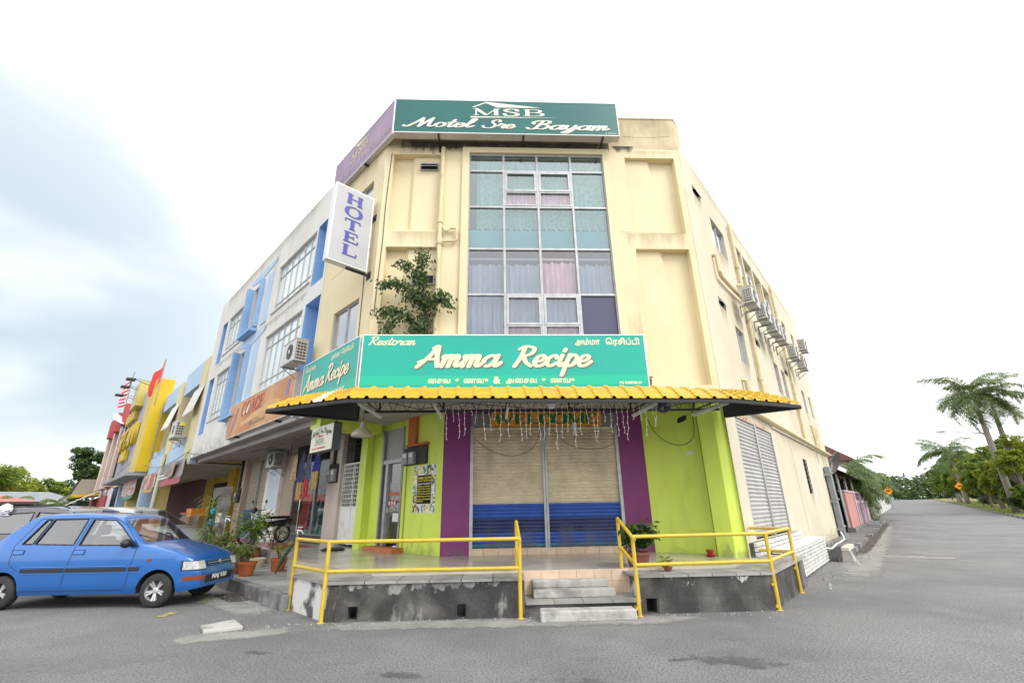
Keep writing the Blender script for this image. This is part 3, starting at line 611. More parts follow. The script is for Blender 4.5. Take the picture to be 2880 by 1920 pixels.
# pipes on the side wall
def pipe(pts, r=0.055): return part('waste_pipe', MB().tube([FR.p(*q) for q in pts], r, 10), pipem, bl)
pipe([(4.12, 0.08, z) for z in (3.9, 6, 8, 10.0)]); pipe([(10.0, 0.08, z) for z in (3.75, 6, 8, 10.0)])
pipe([(1.5, 0.0, 7.72), (1.5, 0.10, 7.70), (1.5, 0.11, 7.2), (1.6, 0.11, 7.1), (2.6, 0.11, 7.14), (3.4, 0.11, 7.2), (4.0, 0.10, 7.25)])
pipe([(2.12, 0.0, 4.42), (2.14, 0.10, 4.40), (2.16, 0.10, 3.8)], 0.06)
pipe([(1.2, 0.09, 3.66), (17.0, 0.09, 3.60)], 0.06); pipe([(3.86, 0.0, 7.75), (3.86, 0.1, 7.72), (4.1, 0.1, 7.5)])
for s in (12.6, 13.0, 13.5): pipe([(s, 0.0, 4.55), (s, 0.1, 4.5), (s, 0.1, 3.7)], 0.05)
for s in (4.12, 10.0):
    for z in (4.8, 6.6, 8.4): part('pipe_collar', MB().tube([FR.p(s, 0.08, z), FR.p(s, 0.08, z + 0.1)], 0.07, 10), pipem, bl)
part('side_ledge', MB().box(FR, 4.45, 16.2, 0.003, 0.05, 3.50, 3.56), beige_s, bl)
# painted cracks / rust above the side shutter
part('rust_stain', MB().box(FR, 1.2, 3.6, 0.0015, 0.003, 3.36, 3.46), mat('rust_stain', (0.62, 0.52, 0.40), 0.9, col2=(0.36, 0.11, 0.04), scale=5, lo=0.50, hi=0.62), bl)

# --- ground floor front, set back under the upper floors
slatm_c = mat('cream_slat', (0.68, 0.59, 0.43), 0.55, col2=(0.57, 0.49, 0.35), scale=3, lo=0.4, hi=0.7, var=0.04)
slatm_b = mat('blue_slat', (0.035, 0.10, 0.42), 0.45, col2=(0.028, 0.08, 0.34), scale=3, var=0.06)
slatm_n = mat('navy_slat', (0.024, 0.035, 0.11), 0.45, col2=(0.03, 0.045, 0.15), scale=3, var=0.06)
slatm_t = mat('teal_slat', (0.03, 0.17, 0.24), 0.5, var=0.04)
slatm_g = mat('grey_white_slat', (0.45, 0.43, 0.42), 0.45, col2=(0.34, 0.325, 0.32), scale=2, metal=0.1, var=0.05)
def shutter(fr, t0, t1, z0, z1, out, par, colf, pitch=0.075, name='roller_shutter', boxm=None):
    """roller shutter of curved slats, each its own piece sharing one mesh"""
    n = int(round((z1 - z0) / pitch)); pitch = (z1 - z0) / n; wd = t1 - t0; prof = [(0, 0.0), (0.006, 0.012), (0.020, 0.030), (0.026, pitch * 0.55), (0.020, pitch * 0.82), (0.004, pitch - 0.008), (0.0, pitch)]
    rows = [[(0, -a, b_) for a, b_ in prof], [(wd, -a, b_) for a, b_ in prof]]
    meshes = {}
    root = part(name, MB().box(fr, t0, t1, out - 0.06, out - 0.05, z0, z1), dark, par)
    for k in range(n):
        z = z0 + k * pitch; mm = colf(k, z + pitch / 2)
        if mm.name not in meshes: meshes[mm.name] = MB().grid(rows).mesh('slat', mm)
        part('slat', meshes[mm.name], None, root, M=fr.m(t0, out, z))
    return root
cf = lambda k, z: (slatm_t if z < 0.80 else slatm_n if 1.02 < z < 1.30 else slatm_b if z < 1.60 else slatm_c)
for a, b_ in ((-0.93, 0.66), (0.76, 2.38)): shutter(FG, a, b_, 0.69, 3.30, -0.10, bl, cf)
part('shutter_post', MB().box(FG, 0.66, 0.705, -0.14, -0.02, TF, 3.30), alu, bl); part('shutter_post', MB().box(FG, 0.715, 0.76, -0.14, -0.02, TF, 3.30), alu, bl)
for a, b_ in ((-1.0, -0.93), (2.38, 2.45)): part('shutter_post', MB().box(FG, a, b_, -0.16, 0.005, TF, 3.30), alu, bl)
part('pier', MB().box(FG, -1.62, -1.0, -0.5, 0.0, TF, 3.72), purple, bl); part('pier', MB().box(FG, 2.45, 3.05, -0.5, 0.0, TF, 3.72), purple, bl)
part('shutter_housing', MB().box(FG, -1.0, 2.45, -0.5, -0.02, 3.302, 3.60), mat('grey_board', (0.23, 0.22, 0.22), 0.7, col2=(0.18, 0.17, 0.17), scale=3), bl)
part('header_beam', MB().box(FG, -1.0, 2.45, -0.5, 0.03, 3.602, 3.72), purple, bl)
for i in range(11):
    a = -1.0 + 3.45 / 11 * i; part('threshold_tile', MB().box(FG, a + 0.003, a + 3.45 / 11 - 0.003, -0.10, 0.012, TF + 0.001, 0.685), tilem, bl)
lw = [FG.p(3.052, 0, 0), Vector((4.14, 10.30, 0)), Vector((4.34, 10.45, 0)), FG.p(3.052, -0.4, 0)]
part('lime_wall', MB().prism(lw, TF, 3.72), lime, bl)
part('corner_column', MB().prism([(3.95, 9.78), (4.19, 9.54), (4.44, 9.54), (4.62, 9.74), (4.4, 10.44), (4.15, 10.29)], TF, 3.72), lime, bl)
part('switch_plate', MB().box(Fr(Vector((3.86, 10.47, 0)), (lw[1] - lw[0]).normalized(), nrm((lw[1] - lw[0]).normalized())), 0, 0.15, 0.0, 0.02, 2.54, 2.62), whitem, bl)
# side road shutter with brick steps
cfg = lambda k, z: slatm_g
for a, b_ in ((0.80, 2.50), (2.62, 4.34)): shutter(FR, a, b_, 0.84, 3.33, -0.05, bl, cfg, 0.085)
part('shutter_post', MB().box(FR, 2.50, 2.62, -0.10, 0.0, 0.80, 3.34), alu, bl)
for a, b_ in ((0.73, 0.80), (4.34, 4.41)): part('shutter_post', MB().box(FR, a, b_, -0.11, -0.002, 0.80, 3.34), alu, bl)
part('ground_core', MB().prism([FG.p(-1.4, -0.45, 0), FG.p(3.3, -0.45, 0), FR.p(1.2, -0.5, 0), FR.p(16.0, -0.5, 0), FR.p(16, -8, 0), FL.p(2.9, -12, 0), FLG.p(1.0, -0.35, 0)], 0.0, 3.70), dark, bl)

# --- arcade wall of the motel on the left street: poster wall, hotel door, lime pier
part('lime_wall', MB().box(FLG, 0.02, 1.72, -0.25, 0.0, TF, 3.70), lime, bl)
part('lime_wall', MB().box(FLG, 2.80, 3.35, -0.25, -0.02, TF, 3.70), lime, bl)
part('lime_pier', MB().box(FLG, 3.36, 3.72, -0.25, 0.18, TF, 3.70), lime, bl)
part('lime_lintel', MB().box(FLG, 1.722, 2.798, -0.25, -0.01, 3.55, 3.699), lime, bl)
part('lime_beam', MB().box(FL, 2.70, 3.30, -2.0, -0.3, 3.45, 3.698), lime, bl)
hd = part('hotel_door', MB().box(FLG, 1.76, 2.76, -0.20, -0.16, 0.66, 3.55), dark, bl)
part('door_jamb', MB().box(FLG, 1.722, 1.80, -0.15, 0.02, 0.66, 3.549), dalu, hd); part('door_jamb', MB().box(FLG, 2.72, 2.798, -0.15, 0.02, 0.66, 3.549), dalu, hd)
part('door_jamb', MB().box(FLG, 2.48, 2.60, -0.12, 0.0, 0.66, 2.64), alu, hd)
part('transom_bar', MB().box(FLG, 1.802, 2.718, -0.13, 0.01, 2.64, 2.74), alu, hd)
part('transom_panel', MB().box(FLG, 1.802, 2.718, -0.10, -0.06, 2.742, 3.548), mat('transom_grey', (0.42, 0.43, 0.43), 0.5), hd)
doorglass = glass('brown_door_glass', (0.35, 0.30, 0.24), 0.16, body=(0.13, 0.115, 0.09), bodyf=0.7, rmax=0.15)
part('glass_leaf', MB().box(FLG, 1.85, 2.478, -0.09, -0.07, 0.72, 2.638), doorglass, hd)
part('door_step', MB().box(FLG, 1.5, 2.9, -0.02, 0.32, TF + 0.001, 0.655), mat('terracotta_step', (0.52, 0.17, 0.06), 0.6, col2=(0.42, 0.13, 0.05), scale=4), bl)
part('red_stripe', MB().box(FLG, 1.87, 2.44, -0.0695, -0.067, 1.84, 1.92), mat('door_red_stripe', (0.55, 0.08, 0.03), 0.5), hd)
for k, col in enumerate(((0.7, 0.08, 0.06), (0.7, 0.08, 0.06), (0.7, 0.08, 0.06))):
    q = FLG.p(2.40 - 0.13 * k, -0.066, 1.66); M_d = FLG.m(2.40 - 0.13 * k, -0.066, 1.66)
    part('prohibition_symbol', MB().lathe((0, 0, 0), [(0.056, -0.001), (0.056, 0.001), (0.044, 0.001)], 18, Matrix.Rotation(pi / 2, 3, 'X')), mat('prohibition_red', (0.6, 0.05, 0.05), 0.5), hd, M=M_d)
    part('prohibition_symbol', MB().lathe((0, -0.002, 0), [(0.043, -0.001), (0.043, 0.001)], 18, Matrix.Rotation(pi / 2, 3, 'X')), whitem, hd, M=M_d)
    part('prohibition_symbol', MB().hexa([(-0.028, -0.005, 0.022), (-0.022, -0.005, 0.03), (-0.022, -0.0035, 0.03), (-0.028, -0.0035, 0.022), (0.022, -0.005, -0.03), (0.028, -0.005, -0.022), (0.028, -0.0035, -0.022), (0.022, -0.0035, -0.03)]), black, hd, M=M_d)
part('notice_paper', MB().box(FLG, 1.92, 2.2, -0.068, -0.066, 1.22, 1.42), whitem, hd)
# orange cable riser and meter boxes
part('orange_riser', MB().box(FLG, 1.12, 1.46, 0.001, 0.09, 3.02, 3.70), mat('orange_trunking', (0.50, 0.13, 0.03), 0.55), bl)
part('orange_riser', MB().box(FLG, 0.62, 1.50, 0.001, 0.12, 2.96, 3.02), MATS['orange_trunking'], bl)
part('green_conduit', MB().tube([FLG.p(1.55, 0.02, z) for z in (TF, 1.5, 2.5)], 0.012, 6), mat('olive_conduit', (0.30, 0.42, 0.03), 0.6), bl)
# ================================================================== lettering
def cat(pts, n=7):
    """Catmull-Rom through the points"""
    P = [Vector((*p[:2], 0)) for p in pts]
    if len(P) < 3: return [P[0].lerp(P[-1], i / n) for i in range(n + 1)]
    P = [P[0] * 2 - P[1]] + P + [P[-1] * 2 - P[-2]]; out = []
    for i in range(1, len(P) - 2):
        a, b, c, d = P[i - 1:i + 3]
        for k in range(n):
            t = k / n; out.append(0.5 * ((2 * b) + (c - a) * t + (2 * a - 5 * b + 4 * c - d) * t * t + (3 * b - a - 3 * c + d) * t ** 3))
    out.append(P[-2]); return out
SCRIPT = {   # x-height 1, cap 2; strokes of a brush pen
 'o': (1.05, [[(0.75, .95), (.35, 1), (.05, .5), (.3, 0), (.7, .12), (.85, .6), (.6, .98), (.9, .82), (1.15, .85)]]),
 'a': (1.15, [[(.85, .82), (.5, 1), (.1, .65), (.1, .2), (.4, 0), (.75, .35), (.9, .95)], [(.93, 1.0), (.84, .3), (.97, .0), (1.25, .32)]]),
 'e': (.92, [[(.0, .38), (.5, .5), (.75, .78), (.52, 1), (.2, .82), (.05, .38), (.28, .0), (.62, .06), (.97, .4)]]),
 't': (.68, [[(.42, 1.72), (.24, .4), (.34, .0), (.75, .3)], [(.0, 1.08), (.75, 1.14)]]),
 'l': (.72, [[(-.05, .3), (.45, 1.2), (.6, 1.95), (.4, 2.08), (.27, 1.4), (.2, .4), (.36, .0), (.78, .35)]]),
 'r': (.82, [[(.0, .55), (.22, 1.1), (.28, .95), (.62, .92), (.5, .4), (.6, .02), (.88, .3)]]),
 'm': (1.42, [[(.05, .85), (.16, 1), (.16, .5), (.1, 0)], [(.12, .45), (.42, 1), (.62, .86), (.55, 0)], [(.57, .45), (.87, 1), (1.07, .86), (1.0, .22), (1.14, .0), (1.42, .3)]]),
 'n': (1.0, [[(.05, .85), (.16, 1), (.16, .5), (.1, 0)], [(.12, .45), (.45, 1), (.66, .86), (.58, .22), (.72, .0), (1.0, .3)]]),
 'y': (1.12, [[(.02, .8), (.16, 1), (.12, .35), (.38, .05), (.74, .5), (.84, 1)], [(.86, 1), (.74, -.2), (.4, -.85), (.08, -.7), (.4, -.28), (1.15, .35)]]),
 'c': (.86, [[(.72, .76), (.55, 1), (.16, .75), (.08, .3), (.35, 0), (.85, .32)]]),
 'i': (.52, [[(.22, 1), (.13, .3), (.26, .0), (.55, .3)], [(.32, 1.42), (.35, 1.56)]]),
 'p': (1.0, [[(.28, 1.05), (.15, .2), (.04, -.82)], [(.16, .6), (.5, 1.05), (.86, .75), (.7, .18), (.38, .0), (.14, .25)]]),
 's': (.82, [[(.72, .82), (.45, 1), (.2, .8), (.38, .54), (.62, .3), (.4, 0), (.02, .12)]]),
 'M': (2.0, [[(-.62, .22), (-.5, .0), (-.2, .08), (.28, 1.1), (.62, 2.0)], [(.6, 2.02), (.72, 1.0), (.74, .0)], [(.72, .0), (1.1, 1.1), (1.46, 2.0)], [(1.46, 2.02), (1.46, 1), (1.52, .25), (1.68, .0), (2.02, .28)]]),
 'S': (1.45, [[(1.32, 1.55), (1.28, 1.9), (.95, 2.0), (.6, 1.75), (.66, 1.3), (1.0, .9), (1.1, .4), (.7, 0), (.1, .08), (-.12, .45)]]),
 'B': (1.62, [[(.72, 1.9), (.58, 1), (.4, .12), (.02, 0), (-.25, .28)], [(.1, 1.25), (-.02, 1.6), (.3, 1.95), (.8, 2.05), (1.28, 1.86), (1.2, 1.35), (.72, 1.12), (1.24, .95), (1.38, .5), (1.05, .05), (.6, .08)]]),
 'A': (1.55, [[(1.0, 1.95), (.5, .8), (.0, -.05)], [(.72, 1.82), (1.0, 2.0), (1.12, 1.0), (1.36, .0)], [(.02, .42), (.5, .68), (1.15, .72)]]),
 'R': (1.45, [[(.52, 1.9), (.38, .9), (.1, -.02)], [(.12, 1.72), (.6, 2.0), (1.22, 1.78), (1.1, 1.25), (.52, .98)], [(.55, 1.0), (.9, .35), (1.3, .0)]]),
 ' ': (.65, [])}
def ribbon(mb, pts, wmin, wmax, mapf, z0, slant=0.0, caps=True):
    n = len(pts); wd = []; dirs = []
    for i in range(n):
        d = pts[min(i + 1, n - 1)] - pts[max(i - 1, 0)]; d = d.normalized() if d.length > 1e-9 else Vector((1, 0, 0)); dirs.append(d)
        wd.append(wmin + (wmax - wmin) * abs(d.y) ** 1.2)
    Lp, Rp = [], []; zz = lambda i: z0 + 0.0012 * i / max(n, 1)
    for i in range(n):
        nn = Vector((-dirs[i].y, dirs[i].x, 0)) * wd[i] / 2
        Lp.append(mapf(pts[i] + nn, zz(i))); Rp.append(mapf(pts[i] - nn, zz(i)))
    b = len(mb.v); mb.v += [tuple(q) for q in Lp] + [tuple(q) for q in Rp]
    for i in range(n - 1): mb.f.append((b + n + i, b + n + i + 1, b + i + 1, b + i))
    if caps:
        for i, sg in ((0, -1), (n - 1, 1)):
            d = dirs[i] * sg; nn = Vector((-d.y, d.x, 0)); ring = []
            for k in range(7):
                a = pi / 2 - pi * k / 6; ring.append(mapf(pts[i] + (nn * sin(a) + d * cos(a)) * wd[i] / 2, zz(i)))
            b2 = len(mb.v); mb.v += [tuple(q) for q in ring]; mb.f.append(tuple(range(b2, b2 + 7)) if sg < 0 else tuple(range(b2 + 6, b2 - 1, -1)))
def script(par, text, put, width, xh, m, wmin=0.10, wmax=0.24, slant=0.28, track=0.0, out=0.004, wobble=0, shadow=None, caps_scale=1.0, name='letter', arc=0.0):
    """put(x, y, out) -> world; width: total width; xh: height of a small letter"""
    tot = sum(SCRIPT[c][0] + track for c in text) - track; sx = width / tot; x = 0.0; r = random.Random(len(text))
    for ci, c in enumerate(text):
        adv, strokes = SCRIPT[c]
        for lay in ((1, 0) if shadow else (0,)):
            mb = MB(); mm = shadow[0] if lay else m; sh = shadow[1] if lay else (0, 0)
            dy = (r.uniform(-1, 1) * wobble) if not lay else 0
            for si, s_ in enumerate(strokes):
                pts = cat(s_)
                def mp_(p, z, x=x):
                    yy = p.y * xh * (caps_scale if c.isupper() else 1); X = (x + p.x) * sx + slant * yy + sh[0]
                    ya = arc * (1 - ((X / width) * 2 - 1) ** 2)
                    return put(X, yy + sh[1] + ya, z)
                # widths in x-height units
                k = xh / sx
                q = [Vector((p.x, p.y, 0)) for p in pts]
                ribbon(mb, q, wmin, wmax, mp_, out + 0.0014 * si - (0.003 if lay else 0))
            if mb.f: part(name if not lay else name + '_shadow', mb, mm, par)
        x += adv + track
# serif capitals: cap height 1; ('l', x0,y0,x1,y1,w) straight strokes, ('c', pts, wmin, wmax) curved
def hs(x, y, w=0.30, t=0.05): return ('l', x - w / 2, y, x + w / 2, y, t)
SER = {
 'H': (1.0, [('l', .2, 0, .2, 1, .19), ('l', .78, 0, .78, 1, .19), ('l', .2, .52, .78, .52, .06), hs(.2, .03), hs(.2, .97), hs(.78, .03), hs(.78, .97)]),
 'O': (1.0, [('c', [(.5, .99), (.2, .85), (.1, .5), (.2, .15), (.5, .01), (.8, .15), (.9, .5), (.8, .85), (.5, .99)], .055, .20)]),
 'T': (.92, [('l', .46, 0, .46, 1, .19), ('l', .04, .95, .88, .95, .08), ('l', .06, .95, .05, .70, .05), ('l', .86, .95, .87, .70, .05), hs(.46, .03, .36)]),
 'E': (.86, [('l', .2, 0, .2, 1, .19), ('l', .04, .96, .76, .96, .07), ('l', .04, .04, .80, .04, .07), ('l', .2, .52, .56, .52, .06), ('l', .75, .96, .75, .74, .05), ('l', .79, .04, .82, .28, .05), ('l', .56, .38, .56, .66, .05)]),
 'L': (.84, [('l', .2, 0, .2, 1, .19), hs(.2, .97, .34), ('l', .04, .04, .78, .04, .07), ('l', .77, .04, .80, .32, .05)]),
 'M': (1.22, [('l', .16, 0, .16, 1, .07), ('l', .16, .98, .60, .06, .17), ('l', .60, .03, 1.02, .98, .06), ('l', 1.03, 0, 1.03, 1, .19), hs(.16, .03, .26), hs(1.03, .03, .32), hs(.12, .97, .22), hs(1.08, .97, .24)]),
 'S': (.78, [('c', [(.64, .76), (.58, .94), (.36, 1.0), (.14, .86), (.16, .66), (.40, .52), (.62, .36), (.62, .12), (.36, .0), (.14, .06), (.08, .26)], .08, .19)]),
 'B': (.92, [('l', .2, 0, .2, 1, .19), ('c', [(.05, .97), (.45, .97), (.74, .86), (.72, .62), (.44, .53), (.2, .53)], .055, .17), ('c', [(.3, .53), (.55, .52), (.84, .38), (.82, .14), (.5, .03), (.05, .03)], .055, .18)]),
 'W': (1.35, [('l', .10, 1, .40, .02, .18), ('l', .40, .02, .66, .92, .07), ('l', .62, 1, .92, .02, .18), ('l', .92, .02, 1.22, .98, .07), hs(.12, .97, .3), hs(.64, .97, .26), hs(1.22, .97, .26)]),
 'C': (.92, [('c', [(.80, .70), (.72, .92), (.48, 1.0), (.18, .84), (.10, .5), (.18, .16), (.5, .0), (.76, .10), (.86, .28)], .06, .20), ('l', .83, .98, .81, .68, .05)]),
 'G': (1.0, [('c', [(.80, .74), (.70, .93), (.48, 1.0), (.18, .84), (.10, .5), (.18, .16), (.5, .0), (.82, .10)], .06, .18), ('l', .82, 0.05, .82, .44, .14), hs(.80, .45, .28)]),
 'R': (.98, [('l', .2, 0, .2, 1, .17), ('c', [(.05, .97), (.45, .97), (.74, .84), (.70, .58), (.40, .50), (.2, .50)], .055, .16), ('l', .44, .5, .84, .03, .15), hs(.2, .03), hs(.88, .03, .2)]),
 'A': (1.0, [('l', .12, .02, .48, 1, .06), ('l', .48, 1, .86, .02, .17), ('l', .24, .34, .72, .34, .05), hs(.12, .03, .24), hs(.86, .03, .3)]),
 'F': (.8, [('l', .2, 0, .2, 1, .19), ('l', .05, .96, .72, .96, .07), ('l', .2, .5, .5, .5, .06), hs(.2, .03)]),
 'P': (.85, [('l', .2, 0, .2, 1, .19), ('c', [(.05, .97), (.45, .97), (.76, .84), (.72, .54), (.42, .45), (.2, .45)], .055, .17), hs(.2, .03)]),
 'I': (.45, [('l', .22, 0, .22, 1, .19), hs(.22, .03), hs(.22, .97)]),
 'N': (1.0, [('l', .16, 0, .16, 1, .07), ('l', .16, .98, .80, .03, .17), ('l', .82, 0, .82, 1, .07), hs(.16, .03, .24), hs(.12, .97, .2), hs(.82, .97, .24)]),
 '2': (.7, [('c', [(.1, .72), (.16, .94), (.4, 1), (.6, .8), (.52, .5), (.1, .04)], .07, .15), ('l', .06, .04, .62, .04, .09)]),
 '4': (.7, [('l', .46, 0, .46, 1, .13), ('l', .46, .98, .04, .32, .06), ('l', .02, .3, .66, .3, .07)]),
 '0': (.7, [('c', [(.34, .99), (.12, .8), (.08, .5), (.12, .2), (.34, .01), (.56, .2), (.6, .5), (.56, .8), (.34, .99)], .05, .15)]),
 '1': (.5, [('l', .25, 0, .25, 1, .14), hs(.25, .03, .34), ('l', .08, .84, .25, .97, .06)]),
 '8': (.7, [('c', [(.34, .54), (.12, .72), (.2, .94), (.34, 1), (.5, .92), (.54, .72), (.34, .54), (.1, .36), (.12, .08), (.34, 0), (.58, .1), (.6, .36), (.34, .54)], .07, .13)]),
 '9': (.7, [('c', [(.56, .62), (.34, .42), (.12, .56), (.12, .86), (.34, 1), (.56, .86), (.58, .5), (.44, .12), (.16, .0)], .06, .14)]),
 '-': (.4, [('l', .05, .42, .35, .42, .1)]), ' ': (.45, [])}
def serif(par, text, put, height, m, width=None, out=0.004, gap=0.10, name='letter', vertical=None, slant=0.0, shadow=None, bold=1.0):
    tot = sum(SER[c][0] + gap for c in text) - gap; sx = (width / tot) if width else height; x = 0.0
    if vertical: sx = vertical
    for k, c in enumerate(text):
        adv, st_ = SER[c]
        for lay in ((1, 0) if shadow else (0,)):
            mb = MB(); mm = shadow[0] if lay else m; sh = shadow[1] if lay else (0, 0)
            for si, s_ in enumerate(st_):
                X0 = 0 if vertical else x; Y0 = -k * height * 1.26 if vertical else 0
                def mp_(p, z, X0=X0, Y0=Y0): 
                    yy = p.y * height
                    return put((X0 + p.x) * sx + slant * yy + sh[0] + ((-adv / 2) * sx if vertical else 0), yy + Y0 + sh[1], z)
                o_ = out + 0.0013 * si - (0.004 if lay else 0)
                if s_[0] == 'l':
                    a, b_ = Vector((s_[1], s_[2], 0)), Vector((s_[3], s_[4], 0)); d = (b_ - a).normalized(); nn = Vector((-d.y, d.x, 0)) * s_[5] * bold / 2
                    mb.quad(*[mp_(p, o_) for p in (a + nn, a - nn, b_ - nn, b_ + nn)])
                else: ribbon(mb, cat(s_[1], 8), s_[2] * bold, s_[3] * bold, mp_, o_, caps=True)
            if mb.f: part(name if not lay else name + '_shadow', mb, mm, par)
        x += adv + gap
def font_text(par, text, M, size, m, name='lettering', width=None, bold=0.0, shear=0.0, ext=0.001):
    """plain lettering from Blender's own font; M: local x right, y up, z out of the surface"""
    cu = bpy.data.curves.new('tmp', 'FONT'); cu.body = text; cu.size = size; cu.offset = bold; cu.extrude = ext; cu.shear = shear; cu.resolution_u = 3
    ob = bpy.data.objects.new('tmp', cu); COL.objects.link(ob)
    dg = bpy.context.evaluated_depsgraph_get(); me = bpy.data.meshes.new_from_object(ob.evaluated_get(dg)); bpy.data.objects.remove(ob); bpy.data.curves.remove(cu)
    if width and len(me.vertices):
        xs = [v.co.x for v in me.vertices]; f = width / max(1e-6, max(xs) - min(xs)); x0 = min(xs)
        for v in me.vertices: v.co.x = (v.co.x - x0) * f
    me.materials.clear(); me.materials.append(m); me.name = name
    return part(name, me, None, par, M=M)
def face(fr, t, out, z, flip=1):
    """matrix for flat lettering on a frame: x to the viewer's right"""
    M = Matrix.Identity(4); q = fr.p(t, out, z); ex = fr.d * flip
    for i in range(3): M[i][0] = ex[i]; M[i][1] = Zv[i]; M[i][2] = fr.n[i]; M[i][3] = q[i]
    return M
cream = mat('cream_vinyl', (0.78, 0.68, 0.46), 0.5); creamw = mat('pale_cream_vinyl', (0.74, 0.70, 0.60), 0.5)
shade = mat('grey_brown_vinyl', (0.14, 0.14, 0.12), 0.5); greens = mat('green_sign_face', (0.0, 0.355, 0.285), 0.32, col2=(0.0, 0.32, 0.255), scale=0.9)
greens2 = mat('green_sign_band', (0.0, 0.41, 0.265), 0.32)
teals = mat('dark_teal_sign_face', (0.0, 0.095, 0.092), 0.35, col2=(0.0, 0.125, 0.10), scale=0.7, lo=0.35, hi=0.7)
signwhite = mat('sign_white_frame', (0.74, 0.74, 0.74), 0.4); signgrey = mat('sign_box_grey', (0.56, 0.53, 0.49), 0.55, col2=(0.44, 0.41, 0.37), scale=2)

def sign_box(par, fr, t0, t1, o0, o1, z0, z1, facem, edge=0.022, bodym=None):
    part('box', MB().box(fr, t0, t1, o0, o1 - 0.006, z0, z1), bodym or signgrey, par)
    part('face', MB().box(fr, t0 + edge, t1 - edge, o1 - 0.005, o1, z0 + edge, z1 - edge), facem, par)
    for a, b_, c, d in ((t0, t1, z0, z0 + edge), (t0, t1, z1 - edge, z1)): part('trim', MB().box(fr, a, b_, o1 - 0.0045, o1 + 0.006, c, d), signwhite, par)
    for a, b_, c, d in ((t0, t0 + edge, z0 + edge, z1 - edge), (t1 - edge, t1, z0 + edge, z1 - edge)): part('trim', MB().box(fr, a, b_, o1 - 0.0045, o1 + 0.0055, c, d), signwhite, par)

# --- rooftop motel sign, front
sg = thing('motel_sign', 'dark green rooftop sign reading MSB Motel Sre Bayam in cream script', 'sign', FK.p(0, 0.4, 10.2))
sign_box(sg, FK, -2.87, 2.77, 0.24, 0.45, 10.19, 11.27, teals)
pk = lambda t, z: (lambda x, y, o: FK.p(t + x, 0.45 + o, z + y))
script(sg, 'Motel', pk(-2.45, 10.385), 1.52, 0.132, creamw, 0.12, 0.31, 0.55, out=0.006, shadow=(shade, (0.012, -0.014)))
script(sg, 'Sre', pk(-0.66, 10.375), 0.76, 0.130, creamw, 0.12, 0.31, 0.55, out=0.006, shadow=(shade, (0.012, -0.014)))
script(sg, 'Bayam', pk(0.50, 10.365), 1.98, 0.134, creamw, 0.12, 0.31, 0.55, out=0.006, shadow=(shade, (0.012, -0.014)))
serif(sg, 'MSB', pk(-0.92, 10.775), 0.225, creamw, width=1.80, gap=0.10)
part('logo_roof', MB().ngon([FK.p(a, 0.454, z) for a, z in ((-0.95, 11.045), (-0.58, 11.225), (0.82, 11.058), (-0.30, 11.045), (-0.59, 11.185), (-0.87, 11.045))]), creamw, sg)
part('logo_line', MB().ngon([FK.p(a, 0.454, z) for a, z in ((-0.97, 10.70), (1.25, 10.742), (-0.97, 10.742))]), creamw, sg)
font_text(sg, 'PG 0282018-H', face(FK, 2.40, 0.452, 10.255), 0.05, creamw, width=0.29)
for t in (-1.75, 0.35, 2.35):
    part('bracket', MB().box(FK, t - 0.02, t + 0.02, 0.004, 0.44, 10.15, 10.188), blackm, sg); part('bracket', MB().box(FK, t - 0.02, t + 0.02, 0.004, 0.03, 10.0, 10.15), blackm, sg)
# --- rooftop motel sign, street side, faded
fpurp = mat('faded_purple_sign_face', (0.20, 0.135, 0.23), 0.4, col2=(0.36, 0.20, 0.33), scale=0.55, lo=0.3, hi=0.62, streak=(0.14, 0.13, 0.22), samt=0.5, sz=0.4, sscale=1.4)
sg = thing('motel_sign', 'faded purple rooftop sign of the motel facing the left street', 'sign', FL.p(1.2, 0.1, 10.2))
sign_box(sg, FL, -0.50, 2.86, 0.012, 0.135, 10.15, 11.26, fpurp)
fadec = mat('faded_cream_vinyl', (0.42, 0.36, 0.36), 0.5); fadec2 = mat('faded_gold_vinyl', (0.60, 0.52, 0.30), 0.5)
pl = lambda s, z, o0=0.135: (lambda x, y, o: FL.p(s - x, o0 + o, z + y))
script(sg, 'Motel', pl(2.62, 10.36), 1.05, 0.11, fadec, 0.10, 0.24, 0.4); script(sg, 'Sre', pl(1.42, 10.36), 0.50, 0.11, fadec, 0.10, 0.24, 0.4); script(sg, 'Bayam', pl(0.78, 10.36), 1.12, 0.115, fadec, 0.10, 0.24, 0.4)
serif(sg, 'MSB', pl(1.78, 10.74), 0.22, fadec2, width=0.95)
part('logo_roof', MB().ngon([FL.p(a, 0.139, z) for a, z in ((1.80, 11.0), (1.58, 11.19), (0.70, 11.03), (1.40, 11.02), (1.58, 11.15), (1.75, 11.0))]), fadec2, sg)
part('logo_line', MB().ngon([FL.p(a, 0.139, z) for a, z in ((1.82, 10.67), (0.45, 10.71), (1.82, 10.71))]), fadec2, sg)
part('bracket', MB().box(FL, 0.9, 0.95, 0.004, 0.12, 10.10, 10.148), blackm, sg)
part('bracket', MB().box(FL, 2.3, 2.35, 0.004, 0.12, 10.10, 10.148), blackm, sg)

